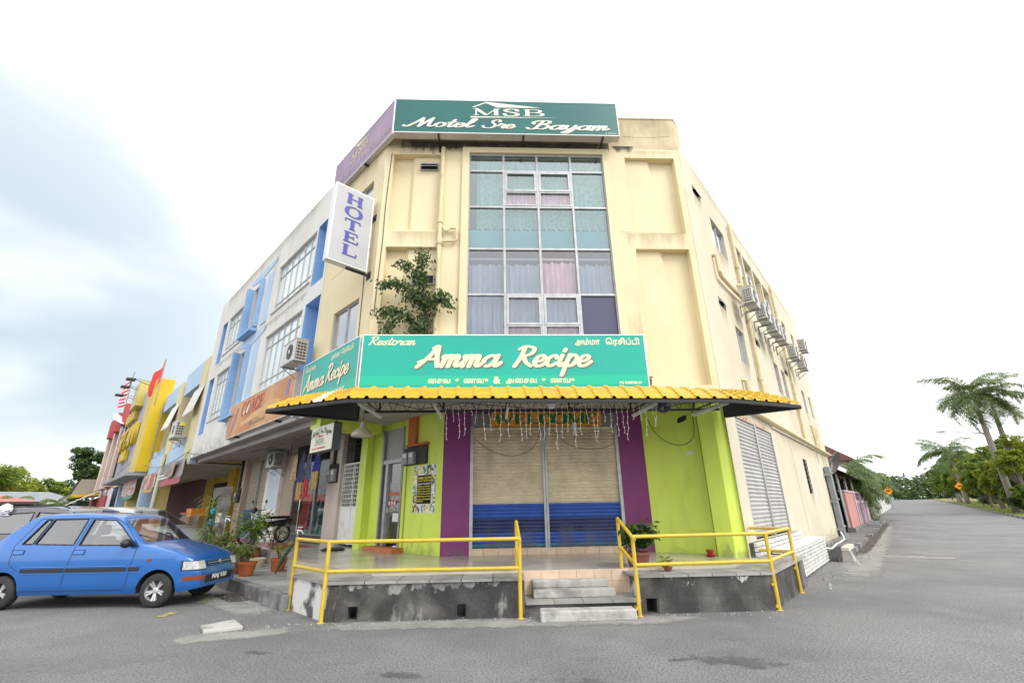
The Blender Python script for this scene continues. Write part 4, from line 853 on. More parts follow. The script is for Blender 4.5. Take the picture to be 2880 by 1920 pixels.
# --- restaurant sign, front
sg = thing('restaurant_sign', 'long green sign reading Restoran Amma Recipe above the yellow awning', 'sign', FK.p(0, 0.4, 3.72))
sign_box(sg, FK, -3.06, 2.74, 0.10, 0.50, 3.72, 4.86, greens)
part('band', MB().box(FK, -3.03, 2.71, 0.5005, 0.502, 3.79, 3.985), greens2, sg)
pk5 = lambda t, z: (lambda x, y, o: FK.p(t + x, 0.50 + o, z + y))
script(sg, 'Restoran', pk5(-2.93, 4.635), 0.93, 0.088, cream, 0.17, 0.27, 0.30, out=0.004)
script(sg, 'Amma', pk5(-1.93, 4.18), 1.62, 0.225, cream, 0.22, 0.34, 0.30, out=0.007, shadow=(shade, (0.028, -0.022)), caps_scale=0.93)
script(sg, 'Recipe', pk5(-0.01, 4.18), 1.55, 0.225, cream, 0.22, 0.34, 0.30, out=0.007, shadow=(shade, (0.028, -0.022)), caps_scale=0.93)
font_text(sg, '\u0b85\u0bae\u0bcd\u0bae\u0bbe', face(FK, 1.28, 0.503, 4.64), 0.17, cream, width=0.52, bold=0.004)
font_text(sg, '\u0bc6\u0bb0\u0b9a\u0bbf\u0baa\u0bcd\u0baa\u0bbf', face(FK, 1.92, 0.503, 4.64), 0.17, cream, width=0.70, bold=0.004)
font_text(sg, '\u0bc8\u0b9a\u0bb5  \u0b89\u0ba3\u0bb5\u0bc1', face(FK, -1.70, 0.504, 3.835), 0.145, cream, width=1.19, bold=0.003)
font_text(sg, '&', face(FK, -0.41, 0.504, 3.825), 0.20, cream, width=0.15, bold=0.006)
font_text(sg, '\u0b85\u0bc8\u0b9a\u0bb5  \u0b89\u0ba3\u0bb5\u0bc1', face(FK, -0.16, 0.504, 3.835), 0.145, cream, width=1.38, bold=0.003)
font_text(sg, 'PG 0268584-H', face(FK, 2.13, 0.504, 3.80), 0.075, cream, width=0.44, bold=0.002)
# --- restaurant sign, street side
sg = thing('restaurant_sign', 'short green restaurant sign facing the left street beside the corner', 'sign', FL.p(1.2, 0.2, 3.72))
sign_box(sg, FL, -0.33, 2.60, 0.06, 0.312, 3.72, 4.87, greens)
part('band', MB().box(FL, -0.30, 2.57, 0.3125, 0.314, 3.79, 3.985), greens2, sg)
pls = lambda s, z: (lambda x, y, o: FL.p(s - x, 0.312 + o, z + y))
script(sg, 'Restoran', pls(2.45, 4.64), 0.62, 0.075, cream, 0.17, 0.27, 0.25)
script(sg, 'Amma', pls(2.42, 4.15), 1.12, 0.19, cream, 0.20, 0.32, 0.25, shadow=(shade, (0.02, -0.015)), out=0.007); script(sg, 'Recipe', pls(1.18, 4.17), 1.08, 0.19, cream, 0.20, 0.32, 0.25, shadow=(shade, (0.02, -0.015)), out=0.007)
font_text(sg, '\u0b85\u0bae\u0bcd\u0bae\u0bbe  \u0bc6\u0bb0\u0b9a\u0bbf\u0baa\u0bcd\u0baa\u0bbf', face(FL, 1.02, 0.314, 4.66, -1), 0.15, cream, width=1.05, bold=0.003)
font_text(sg, '\u0bc8\u0b9a\u0bb5  \u0b89\u0ba3\u0bb5\u0bc1', face(FL, 1.35, 0.316, 3.83, -1), 0.14, cream, width=1.15, bold=0.003)
# --- projecting HOTEL sign
FH = Fr(FL.p(0.16, 0, 0), FL.n, -L)          # along the outward normal, face towards the corner
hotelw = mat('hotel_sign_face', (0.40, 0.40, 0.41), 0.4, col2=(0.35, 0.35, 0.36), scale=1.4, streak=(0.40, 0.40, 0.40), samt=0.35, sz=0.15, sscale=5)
sg = thing('hotel_sign', 'white upright projecting box sign reading HOTEL in blue letters', 'sign', FH.p(0.5, -0.1, 6.6))
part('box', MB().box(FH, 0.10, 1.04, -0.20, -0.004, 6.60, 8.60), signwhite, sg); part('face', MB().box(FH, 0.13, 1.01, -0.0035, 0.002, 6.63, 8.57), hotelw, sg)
hblue = mat('hotel_blue', (0.025, 0.022, 0.34), 0.4)
serif(sg, 'HOTEL', (lambda x, y, o: FH.p(0.57 - x, 0.002 + o, 8.17 + y)), 0.265, hblue, vertical=0.43, shadow=(mat('thin_dark_outline', (0.10, 0.10, 0.12), 0.5), (0.018, -0.016)), out=0.006) if False else serif(sg, 'HOTEL', (lambda x, y, o: FH.p(0.57 + x, 0.002 + o, 8.17 + y)) if FH.d.cross(Zv).dot(FH.n) > 0 else (lambda x, y, o: FH.p(0.57 - x, 0.002 + o, 8.17 + y)), 0.265, hblue, vertical=0.43, shadow=(mat('thin_dark_outline', (0.10, 0.10, 0.12), 0.5), (0.018, -0.016)), out=0.006)
for z in (6.55, 8.1): part('bracket', MB().box(FH, 0.0, 0.55 if z < 7 else 0.10, -0.13, -0.08, z, z + 0.045), blackm, sg)
for z in (6.48, 8.04): part('wall_plate', MB().box(FH, 0.0, 0.012, -0.20, -0.01, z, z + 0.18), blackm, sg)
# --- orange shop sign on the white building
gor = mat('torn_orange_banner', (0.46, 0.165, 0.045), 0.5, col2=(0.56, 0.30, 0.11), scale=0.9, detail=6, lo=0.35, hi=0.68, streak=(0.34, 0.09, 0.03), samt=0.5, sz=0.5, sscale=2.2, slo=0.52, shi=0.75, bump=0.5, bscale=8)
sg = thing('shop_sign', 'weathered orange box sign reading GRACE above the dress shop', 'sign', FL.p(6.5, 0.1, 3.85))
sign_box(sg, FL, 3.48, 9.50, 0.01, 0.175, 3.84, 4.97, gor, 0.015)
MATS['sign_white_frame']
gred = mat('faded_red_vinyl', (0.42, 0.035, 0.03), 0.5); gw = mat('torn_white_vinyl', (0.70, 0.62, 0.52), 0.6)
gput = lambda s, z: (lambda x, y, o: FL.p(s - x, 0.18 + o, z + y))
serif(sg, 'GRACE', gput(8.05, 4.42), 0.42, gred, width=2.1, slant=0.2)
part('torn_patch', MB().ngon([FL.p(7.78, 0.187, 4.44), FL.p(7.62, 0.187, 4.44), FL.p(7.62, 0.187, 4.62), FL.p(7.70, 0.187, 4.58)]), gw, sg)
part('torn_patch', MB().ngon([FL.p(7.50, 0.187, 4.46), FL.p(7.30, 0.187, 4.46), FL.p(7.14, 0.187, 4.78), FL.p(7.40, 0.187, 4.64)]), gw, sg)
rg_ = random.Random(2)
for k in range(9):
    a = 6.95 - 0.15 * k - (0.08 if k > 3 else 0); h_ = rg_.uniform(0.07, 0.15); part('worn_lettering', MB().ngon([FL.p(a, 0.181, 3.98), FL.p(a - 0.10, 0.181, 4.0), FL.p(a - 0.11, 0.181, 3.99 + h_), FL.p(a - 0.03, 0.181, 3.97 + h_)]), mat('grey_vinyl', (0.20, 0.17, 0.13), 0.6), sg)
lil = mat('lilac_vinyl', (0.24, 0.19, 0.36), 0.6)
part('lilac_sash', MB().ngon([FL.p(a, 0.181, z) for a, z in ((8.52, 4.78), (8.40, 4.78), (8.62, 4.25), (8.98, 3.9), (9.1, 3.9), (8.80, 4.25))]), lil, sg)
part('lilac_sash', MB().ngon([FL.p(a, 0.181, z) for a, z in ((4.0, 4.86), (3.84, 4.86), (3.90, 4.42), (4.08, 4.42))]), lil, sg)
tan_ = mat('tan_vinyl', (0.60, 0.36, 0.15), 0.6)
part('tan_sash', MB().ngon([FL.p(a, 0.1805, z) for a, z in ((7.9, 4.20), (5.2, 4.52), (4.2, 4.36), (5.0, 4.28), (7.9, 4.05))]), tan_, sg)
for s in (4.6, 8.4): part('bracket', MB().box(FL, s, s + 0.05, 0.004, 0.17, 3.79, 3.838), blackm, sg)
part('rain_flashing', MB().box(FL, 3.30, 3.48, 0.0, 0.16, 3.74, 3.80), alu, sg)
# --- small hanging motel sign
FHs = FL.off(-0.28)
hwh = mat('cream_lightbox', (0.72, 0.69, 0.56), 0.4, col2=(0.66, 0.63, 0.50), scale=2)
sg = thing('hanging_sign', 'small cream hanging box sign with red roof logo over the arcade', 'sign', FHs.p(2.4, -0.1, 2.83))
part('box', MB().box(FHs, 1.84, 3.08, -0.20, -0.004, 2.84, 3.45), mat('slate_box', (0.085, 0.10, 0.115), 0.5), sg)
part('face', MB().box(FHs, 1.845, 3.075, -0.0035, 0.003, 2.845, 3.445), hwh, sg)
hp = lambda s, z: (lambda x, y, o: FHs.p(s - x, 0.003 + o, z + y))
dkgr = mat('dark_green_vinyl', (0.035, 0.075, 0.04), 0.5); redv = mat('red_vinyl', (0.55, 0.06, 0.06), 0.5); midg = mat('logo_green_vinyl', (0.10, 0.26, 0.13), 0.5)
script(sg, 'Motel Sre Bayam', hp(3.02, 3.20), 1.10, 0.062, dkgr, 0.10, 0.24, 0.25, arc=0.07)
serif(sg, 'MSB', hp(2.78, 3.04), 0.11, midg, width=0.46)
part('logo_roof', MB().ngon([FHs.p(a, 0.007, z) for a, z in ((2.66, 3.25), (2.30, 3.19), (2.62, 3.175))]), redv, sg)
part('logo_roof', MB().ngon([FHs.p(a, 0.0085, z) for a, z in ((2.80, 3.155), (2.67, 3.255), (2.66, 3.235), (2.78, 3.155))]), dkgr, sg)
part('logo_line', MB().ngon([FHs.p(a, 0.007, z) for a, z in ((2.84, 2.995), (2.84, 3.02), (2.05, 3.01))]), redv, sg)
for a, b_ in ((2.93, 2.86), (2.82, 2.72), (2.67, 2.20)): part('logo_bar', MB().box(FHs, b_, a, 0.004, 0.006, 2.90, 2.94), redv, sg)
for s in (1.95, 2.85): part('hanger', MB().tube([FHs.p(s, -0.1, 3.45), FHs.p(s, -0.1, 3.705)], 0.012, 6), blackm, sg)
part('hanger_cap', MB().box(FHs, 1.85, 2.05, -0.18, -0.02, 3.452, 3.475), blackm, sg)
# --- WELCOME board over the shutters
sg = thing('welcome_board', 'orange board with green letters reading WELCOME above the shutters', 'sign', FG.p(0.8, 0.1, 3.3))
b = MB(); pts = []
for k in range(28):
    a = -0.52 + 2.60 * k / 27; pts.append((a, 3.28 + 0.012 * sin(k * 1.9)))
pts2 = [(-0.52 + 2.60 * (27 - k) / 27, 3.63 + 0.014 * cos(k * 2.3)) for k in range(28)]
poly = pts + pts2; n_ = len(poly)
b.add([FG.p(a, 0.09, z) for a, z in poly] + [FG.p(a, 0.07, z) for a, z in poly], [tuple(range(n_)), tuple(range(2 * n_ - 1, n_ - 1, -1))] + [(i, i + n_, (i + 1) % n_ + n_, (i + 1) % n_) for i in range(n_)])
part('board', b, mat('orange_board', (0.66, 0.28, 0.02), 0.6), sg)
serif(sg, 'WELCOME', (lambda x, y, o: FG.p(-0.44 + x, 0.091 + o, 3.335 + y)), 0.24, mat('welcome_green', (0.0, 0.17, 0.055), 0.5), width=2.42, gap=0.02, bold=1.55)
for t in (-0.2, 1.8): part('hanger', MB().tube([FG.p(t, 0.08, 3.62), FG.p(t, 0.08, 3.70)], 0.008, 6), blackm, sg)

# --- menu poster on the lime wall
ps = thing('menu_poster', 'food photo poster with black opening hours panel on the lime wall', 'poster', FLG.p(0.75, 0.01, 1.43))
part('sheet', MB().box(FLG, 0.30, 1.22, 0.002, 0.005, 1.42, 2.49), whitem, ps)
def dish(t0, t1, z0, z1, k):
    pal = [((0.05, 0.05, 0.05), (0.75, 0.75, 0.72)), ((0.70, 0.62, 0.25), (0.06, 0.06, 0.05)), ((0.02, 0.22, 0.16), (0.75, 0.78, 0.76)), ((0.60, 0.48, 0.10), (0.85, 0.82, 0.6)), ((0.10, 0.12, 0.10), (0.72, 0.66, 0.50))][k % 5]
    part('photo', MB().box(FLG, t0 + 0.005, t1 - 0.005, 0.0055, 0.007, z0 + 0.005, z1 - 0.005), mat('dish_photo_%d' % (k % 5), pal[0], 0.4, col2=pal[1], scale=11 + k % 5, detail=3, lo=0.44, hi=0.54), ps)
for k in range(5):
    dish(0.30 + 0.184 * k, 0.30 + 0.184 * (k + 1), 2.26, 2.49, k); dish(0.30 + 0.184 * k, 0.30 + 0.184 * (k + 1), 1.42, 1.62, k + 2)
for k in range(3):
    dish(1.06, 1.22, 1.62 + 0.213 * k, 1.62 + 0.213 * (k + 1), k + 1); dish(0.30, 0.46, 1.62 + 0.213 * k, 1.62 + 0.213 * (k + 1), k + 4)
part('hours_panel', MB().box(FLG, 0.47, 1.05, 0.0055, 0.0085, 1.62, 2.26), black, ps)
yv = mat('poster_yellow', (0.75, 0.62, 0.05), 0.5)
for txt, z, h, m_ in (('AMMA RECIPE', 2.165, 0.085, yv), ('IS NOW OPEN FROM', 2.115, 0.045, yv), ('MONDAY TO SUNDAY', 2.045, 0.05, whitem), ('7.00 am to 10.30 pm', 1.99, 0.045, yv), ('BREAKFAST: 7.00 am to 11.30 pm', 1.935, 0.04, yv), ('LUNCH: 11.30 am to 4.00 pm', 1.88, 0.04, yv), ('TEA TIME: 4.00 pm to 6.30 pm', 1.825, 0.04, yv), ('DINNER: 6.30 pm to 10.30 pm', 1.77, 0.04, yv), ('OUR OFF DAY FOR THIS MONTH', 1.705, 0.038, yv), ('WILL BE ON', 1.66, 0.038, yv)):
    font_text(ps, txt, face(FLG, 1.03, 0.009, z, -1), h, m_, width=0.54 if len(txt) > 12 or h > 0.06 else 0.24, bold=0.0012)
# hotel door lettering
hd_put = lambda s, z: (lambda x, y, o: FLG.p(s - x, -0.069 + o, z + y))
serif(hd, 'HOTEL', hd_put(2.40, 1.99), 0.17, creamw, width=0.62); serif(hd, '24 HO', hd_put(2.28, 1.75), 0.075, creamw, width=0.34); serif(hd, '0111-89', hd_put(2.36, 1.46), 0.10, creamw, width=0.5)
part('phone_symbol', MB().tube([FLG.p(2.46, -0.064, 1.56), FLG.p(2.48, -0.064, 1.50), FLG.p(2.45, -0.064, 1.44)], [0.02, 0.012, 0.02], 6), creamw, hd)

# ================================================================== yellow tile-profile awning
awm = mat('yellow_awning_paint', (0.52, 0.335, 0.008), 0.5, col2=(0.41, 0.255, 0.008), scale=2.2, detail=6, lo=0.45, hi=0.72, streak=(0.26, 0.17, 0.03), samt=0.5, sz=1, sscale=3.5, slo=0.62, shi=0.78)
aww = mat('awning_patch_white', (0.66, 0.60, 0.52), 0.5, col2=(0.5, 0.42, 0.32), scale=6)
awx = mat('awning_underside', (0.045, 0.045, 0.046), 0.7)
aw = thing('awning', 'yellow tile-profile steel awning wrapping the restaurant corner', 'awning', FK.p(0, 1, 3.2))
EZ, IZ = 3.20, 3.69
inner, outer = [], []
# plan outline sampled at rib positions, from the left tip round to the right tip
iL0, iC0, iC1, iR0 = FL.p(0.55, 0.33, 0), FK.p(-3.03, 0.52, 0), FK.p(2.76, 0.52, 0), FK.p(4.46, 0.18, 0)
oL0, oC0, oC1, oR0 = Vector((-4.40, 8.00, 0)), Vector((-2.70, 7.30, 0)), Vector((3.80, 7.80, 0)), Vector((5.36, 8.40, 0))
def seg(a, b, n, last=False): return [a.lerp(b, i / n) for i in range(n + (1 if last else 0))]
nA, nB, nC = 7, 22, 6
iC2 = FK.p(4.10, 0.16, 0)
inner = seg(iL0, iC0, nA) + seg(iC0, iC1, 18) + seg(iC1, iC2, 4) + seg(iC2, iR0, nC, True)
outer = seg(oL0, oC0, nA) + seg(oC0, oC1, nB) + seg(oC1, oR0, nC, True)
def aw_pt(i, u, dz=0.0):
    a, b = inner[i], outer[i]; p = a.lerp(b, u); izz = IZ + (0.02 if nA <= i else 0.10 * (nA - i) / nA)
    z = izz - (izz - EZ) * (0.66 * u + 0.34 * u ** 3.0); return Vector((p.x, p.y, z + dz))
def aw_pt_f(fi, u, dz):
    i = min(int(fi), len(inner) - 2); t = fi - i; return aw_pt(i, u, dz).lerp(aw_pt(i + 1, u, dz), t)
ROWS = 8
for i in range(len(inner) - 1):
    rows = []
    for r in range(ROWS):
        u0_, u1_ = r / ROWS, (r + 1) / ROWS
        for u, lift in ((u0_ + 0.001, 0.0), (u1_ - 0.006, 0.026)):
            row = []
            for f, bul in ((0, 0.042), (0.07, 0.038), (0.13, 0.004), (0.3, 0.0), (0.5, 0.006), (0.7, 0.0), (0.87, 0.004), (0.93, 0.038), (1, 0.042)):
                row.append(aw_pt_f(i + f * 0.9999, u, lift + bul))
            rows.append(row)
    b = MB().grid(rows); part('tile_sheet', b, aww if i == 4 else awm, aw)
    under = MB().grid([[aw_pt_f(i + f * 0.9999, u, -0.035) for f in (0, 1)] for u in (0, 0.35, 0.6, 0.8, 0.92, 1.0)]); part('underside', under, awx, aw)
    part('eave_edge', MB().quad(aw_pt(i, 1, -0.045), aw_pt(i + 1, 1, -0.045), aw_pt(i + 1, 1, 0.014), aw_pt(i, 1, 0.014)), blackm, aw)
def bar(a, b, r=0.018): return part('truss_bar', MB().tube([a, b], r, 4), blackm, aw)
# end trusses with dark sheet
for i, root in ((0, FL.p(0.02, 0.03, 0)), (len(inner) - 1, FK.p(4.40, 0.06, 0))):
    tip = aw_pt(i, 1, -0.04); rb = up(root, 3.20); rtp = up(root, 3.70)
    q = [tip, rb, rtp]; nn = Vector((0.012, 0.006, 0))
    b = MB(); b.add([tip - nn, rb - nn, rtp - nn, tip + nn, rb + nn, rtp + nn], [(0, 1, 2), (5, 4, 3), (0, 3, 4, 1), (1, 4, 5, 2), (2, 5, 3, 0)]); part('end_sheet', b, awx, aw)
    bar(tip, rb, 0.022); bar(tip, rtp, 0.02); bar(rb, rtp, 0.022)
# horizontal lattice truss under the front eave and cross struts
tz0, tz1 = 3.36, 3.44
fa, fb = FK.p(-3.0, 0.06, 0), FK.p(4.30, 0.06, 0)
bar(up(fa, tz0), up(fb, tz0), 0.026); bar(up(fa, tz1 + 0.2), up(fb, tz1 + 0.2), 0.022)
nT = 26
for k in range(nT):
    a, c = fa.lerp(fb, k / nT), fa.lerp(fb, (k + 1) / nT); m_ = (a + c) / 2
    bar(up(a, tz0), up(m_, tz1 + 0.2), 0.007); bar(up(m_, tz1 + 0.2), up(c, tz0), 0.007)
for i in (8, 12, 16, 20, 24, 28):
    w_ = FK.p((inner[i] - FK.o).dot(K), 0.06, 0); bar(up(w_, tz0), aw_pt(i, 0.96, -0.06), 0.016); bar(up(w_, tz1 + 0.22), aw_pt(i, 0.5, -0.05), 0.014)
    bar(up(w_, tz0), up(w_, tz1 + 0.2), 0.02)
for u in (0.45, 0.97):
    part('purlin', MB().tube([aw_pt(i, u, -0.055) for i in range(len(inner))], 0.016, 6), blackm, aw)
# fluorescent tubes hung under the struts
tubew = mat('tube_lamp_white', (0.62, 0.61, 0.57), 0.4)
lpos = ['left end of the awning', 'left of the purple pier', 'middle of the awning before the left shutter', 'right of the string lights', 'lime corner column']
for k, (a, b_) in enumerate((((-2.85, 8.17, 3.36), (-2.5, 8.6, 3.16)), ((-1.47, 8.23, 3.34), (-1.36, 8.7, 3.14)), ((-0.08, 8.30, 3.32), (-0.14, 8.75, 3.13)), ((2.72, 8.42, 3.33), (2.32, 8.85, 3.15)), ((4.10, 8.48, 3.33), (3.50, 8.9, 3.16)))):
    t = thing('tube_lamp', 'white fluorescent tube lamp slung under the awning, ' + lpos[k], 'lamp', b_, group='tube lamps under the awning')
    a, b_ = Vector(a), Vector(b_); part('batten', MB().tube([a, b_], 0.026, 4), tubew, t); part('tube', MB().tube([a.lerp(b_, 0.04) - Zv * 0.035, a.lerp(b_, 0.96) - Zv * 0.035], 0.014, 8), mat('lamp_glass_white', (0.75, 0.75, 0.72), 0.3), t)
    part('hanger', MB().tube([a.lerp(b_, 0.5), a.lerp(b_, 0.5) + Zv * 0.2], 0.006, 5), blackm, t)
# pendant lamp, wall fan, bulb, paper lantern
t = thing('pendant_lamp', 'cream enamel dome pendant lamp hanging in front of the grille door', 'lamp', (-3.42, 10.34, 3.2))
lx, ly, lz = -3.42, 10.34, 3.06
b = MB().lathe((lx, ly, lz), [(0.235, 0), (0.232, 0.03), (0.21, 0.08), (0.15, 0.15), (0.07, 0.19), (0.055, 0.20), (0.05, 0.30), (0.03, 0.34)], 24); b.smooth = True; part('shade', b, mat('cream_enamel', (0.58, 0.54, 0.44), 0.35), t)
part('cord', MB().tube([(lx, ly, lz + 0.33), (lx, ly, 3.70)], 0.006, 5), blackm, t); part('bulb', MB().lathe((lx, ly, lz - 0.03), [(0.01, 0), (0.04, 0.02), (0.05, 0.06), (0.03, 0.1)], 12), tubew, t)
t = thing('wall_fan', 'small dark fan hanging under the awning by the right purple pier', 'fan', (2.93, 8.8, 3.3))
part('cage', MB().lathe((2.93, 8.80, 3.33), [(0.13, -0.04), (0.15, -0.02), (0.15, 0.02), (0.13, 0.04)], 20, Matrix.Rotation(pi / 2, 3, 'X')), mat('fan_cage', (0.07, 0.075, 0.08), 0.5), t)
for k in range(3):
    a = 2 * pi * k / 3; part('blade', MB().quad(*[Vector((2.93, 8.745, 3.33)) + Vector((cos(a + d) * r_, 0, sin(a + d) * r_)) for d, r_ in ((0, 0.02), (0.35, 0.12), (-0.35, 0.12), (-0.1, 0.02))]), mat('fan_blade', (0.35, 0.37, 0.38), 0.4), t)
part('bracket', MB().tube([(2.93, 8.85, 3.36), (2.93, 8.9, 3.6)], 0.012, 6), blackm, t)
o = part('globe_bulb', MB().lathe((0.72, 8.45, 3.31), [(0.01, -0.085), (0.06, -0.065), (0.085, 0), (0.06, 0.065), (0.03, 0.085), (0.028, 0.13)], 16), mat('opal_bulb', (0.72, 0.72, 0.72), 0.25)); tag(o, 'round white opal bulb hanging under the middle of the awning', 'bulb')
t = thing('paper_lantern', 'small white cylindrical hanging lantern before the right shutter', 'lantern', (1.36, 10.2, 3.1))
part('body', MB().lathe((1.36, 10.2, 2.98), [(0.05, 0), (0.055, 0.02), (0.055, 0.26), (0.05, 0.28)], 14), mat('lantern_white', (0.62, 0.60, 0.57), 0.7, col2=(0.4, 0.1, 0.08), scale=26, lo=0.6, hi=0.66), t); part('cord', MB().tube([(1.36, 10.2, 3.26), (1.36, 10.2, 3.62)], 0.004, 5), blackm, t)
part('tail', MB().tube([(1.36, 10.2, 2.98), (1.37, 10.2, 2.93)], 0.02, 6), mat('lantern_red', (0.5, 0.04, 0.03), 0.6), t)
# icicle string lights
ic = thing('icicle_lights', 'white icicle string lights hanging along the awning edge', 'string lights', (0.6, 7.78, 3.2))
icw = mat('white_wire', (0.72, 0.72, 0.70), 0.5); r = random.Random(5)
xs = [-1.15 + 0.105 * k for k in range(36)]
def icz(x): return 3.235 - (0.10 * (1 - ((x - 0.6) / 1.2) ** 2) if abs(x - 0.6) < 1.2 else 0)
part('main_wire', MB().tube([(x, 7.73 + 0.05 * (x + 1), icz(x)) for x in xs], 0.003, 5), icw, ic)
for k, x in enumerate(xs):
    ln = r.uniform(0.22, 0.62) if k % 3 else r.uniform(0.5, 0.72); y = 7.73 + 0.05 * (x + 1); z = icz(x); n = max(4, int(ln / 0.09)); sw_ = r.uniform(-0.05, 0.05)
    pts = [(x + sw_ * (j / n) ** 1.5 + r.uniform(-.008, .008), y + r.uniform(-.01, .01), z - ln * j / n) for j in range(n + 1)]
    b = MB().tube(pts, 0.0019, 4)
    for j in range(1, n + 1):
        sd_ = 1 if j % 2 else -1; q = Vector(pts[j]); b.tube([q, q + Vector((0.020 * sd_, 0, -0.012))], 0.0034, 4)
    part('icicle_strand', b, icw, ic)
for pts in ([(-0.90, 3.0), (-0.5, 2.72), (0.0, 2.62), (0.45, 2.80), (0.65, 3.28)], [(0.9, 3.2), (1.2, 2.9), (1.6, 2.76), (2.1, 2.78), (2.35, 2.9)]):
    q = cat(pts, 6); o = part('dead_light_string', MB().tube([FG.p(p.x, 0.06, p.y) for p in q], 0.006, 5), mat('dark_wire', (0.03, 0.03, 0.025), 0.6)); tag(o, 'thin dark wire sagging across the ' + ('left' if pts[0][0] < 0 else 'right') + ' roller shutter', 'wire')
q = cat([(3.1, 3.5), (3.3, 3.0), (3.65, 2.75), (3.95, 2.9), (4.0, 3.5)], 6)
o = part('dead_light_string', MB().tube([Vector((p.x, 10.75 - (p.x - 3.05) * 0.62 - 0.05, p.y)) for p in q], 0.008, 5), MATS['dark_wire']); tag(o, 'thin dark wire looping on the lime wall by the column', 'wire')
o = part('flood_lamp', MB().hexa([(3.35, 9.2, 3.05), (3.47, 9.16, 3.1), (3.45, 9.28, 3.12), (3.33, 9.3, 3.07), (3.38, 9.2, 3.15), (3.5, 9.16, 3.2), (3.48, 9.28, 3.22), (3.36, 9.3, 3.17)]), blackm); tag(o, 'little black flood lamp under the awning near the lime column', 'lamp')
# ================================================================== white and blue shophouse, next on the left street
offw = mat('offwhite_render', (0.68, 0.665, 0.63), 0.85, col2=(0.58, 0.56, 0.52), scale=0.8, detail=7, lo=0.38, hi=0.7, streak=(0.40, 0.38, 0.34), samt=0.4, sz=0.12, sscale=1.8, slo=0.55, shi=0.8, bump=0.15, bscale=40)
skyb = mat('sky_blue_paint', (0.245, 0.42, 0.68), 0.7, col2=(0.20, 0.36, 0.60), scale=1.5, lo=0.4, hi=0.7)
paleb = mat('pale_blue_paint', (0.42, 0.56, 0.72), 0.7, col2=(0.36, 0.49, 0.64), scale=1.2, streak=(0.30, 0.38, 0.46), samt=0.4, sz=0.15, sscale=2)
shopglass = glass('white_sky_glass', (0.5, 0.6, 0.6), 0.20, rough=0.04, body=(0.78, 0.86, 0.86), bodyf=0.85)  # white-teal body colour stands for reflected sky as well as any film
sh = thing('white_shophouse', 'white three storey shophouse with sky blue fins and steel windows', 'building', FL.p(9, 0, 0))
E0, E1 = 2.95, 15.5
part('core', MB().prism([FL.p(E0 + 0.002, -0.62, 0), FL.p(E0 + 0.002, -12, 0), FL.p(E1, -12, 0), FL.p(E1, -0.62, 0)], 3.76, 10.6), MATS['unpainted_core'], sh)
rec = [(3.10, 3.95, 7.65, 9.72, 0.45), (13.70, 14.45, 7.65, 9.60, 0.45), (3.04, 4.10, 4.98, 7.13, 0.45), (14.02, 14.86, 4.60, 7.05, 0.45)]
win = [(4.07, 7.30, 7.90, 9.67, 0.14), (10.42, 13.45, 7.90, 9.60, 0.14), (4.30, 7.50, 5.15, 7.08, 0.14), (10.72, 13.65, 5.05, 7.06, 0.14)]
slot = [(9.05, 10.12, 7.85, 9.80, 0.40), (9.30, 10.36, 4.95, 7.18, 0.40)]
part('street_wall', MB().wall(FL, E0, E1, 3.73, 10.90, rec + win + slot), offw, sh)
part('parapet', MB().box(FL, E0, E1, -0.25, -0.002, 10.6, 10.899), offw, sh)
part('far_end_wall', MB().quad(FL.p(E1, 0, 3.73), FL.p(E1, -12, 3.73), FL.p(E1, -12, 10.9), FL.p(E1, 0, 10.9)), offw, sh)
part('soffit', MB().prism([FL.p(E0, -0.002, 0), FL.p(E0, -8, 0), FL.p(E1, -8, 0), FL.p(E1, -0.002, 0)], 3.70, 3.729), mat('pink_soffit', (0.40, 0.36, 0.34), 0.85, col2=(0.30, 0.27, 0.25), scale=1.2), sh)
part('drop_beam', MB().box(FL, E0, E1, -0.5, -0.3, 3.55, 3.699), MATS['pink_soffit'], sh)
for h in rec:
    bk = part('blue_recess', MB().box(FL, h[0] + 0.002, h[1] - 0.002, -0.55, -0.45, h[2], h[3]), skyb, sh)
    n = 6
    for k in range(n):
        z0 = h[2] + (h[3] - h[2]) * k / n; z1 = h[2] + (h[3] - h[2]) * (k + 1) / n
        q = [FL.p(h[0] + 0.004, -0.44, z0 + 0.01), FL.p(h[1] - 0.004, -0.44, z0 + 0.01), FL.p(h[1] - 0.004, -0.40, z0 + 0.01), FL.p(h[0] + 0.004, -0.40, z0 + 0.01)]
        q2 = [FL.p(h[0] + 0.004, -0.44, z1 - 0.02), FL.p(h[1] - 0.004, -0.44, z1 - 0.02), FL.p(h[1] - 0.004, -0.425, z1 - 0.02), FL.p(h[0] + 0.004, -0.425, z1 - 0.02)]
        part('louvre_board', MB().hexa(q + q2), skyb, bk)
    part('blue_lining', MB().box(FL, h[0] + 0.0005, h[0] + 0.004, -0.449, -0.002, h[2] + 0.001, h[3] - 0.001), skyb, sh); part('blue_lining', MB().box(FL, h[1] - 0.004, h[1] - 0.0005, -0.449, -0.002, h[2] + 0.001, h[3] - 0.001), skyb, sh)
    part('blue_lining', MB().box(FL, h[0] + 0.005, h[1] - 0.005, -0.449, -0.002, h[3] - 0.005, h[3] - 0.001), skyb, sh)
for h in win:
    n = 6; mul = [h[0] + (h[1] - h[0]) * k / n for k in range(1, n)]
    window(sh, FL, h[0], h[1], h[2], h[3], 0.12, mul, (h[2] + 0.32, h[3] - 0.42), shopglass, mat('pale_steel_frame', (0.46, 0.47, 0.47), 0.4, metal=0.3), 0.026)
    part('sill', MB().box(FL, h[0] - 0.04, h[1] + 0.04, 0.001, 0.05, h[2] - 0.06, h[2] - 0.005), offw, sh)
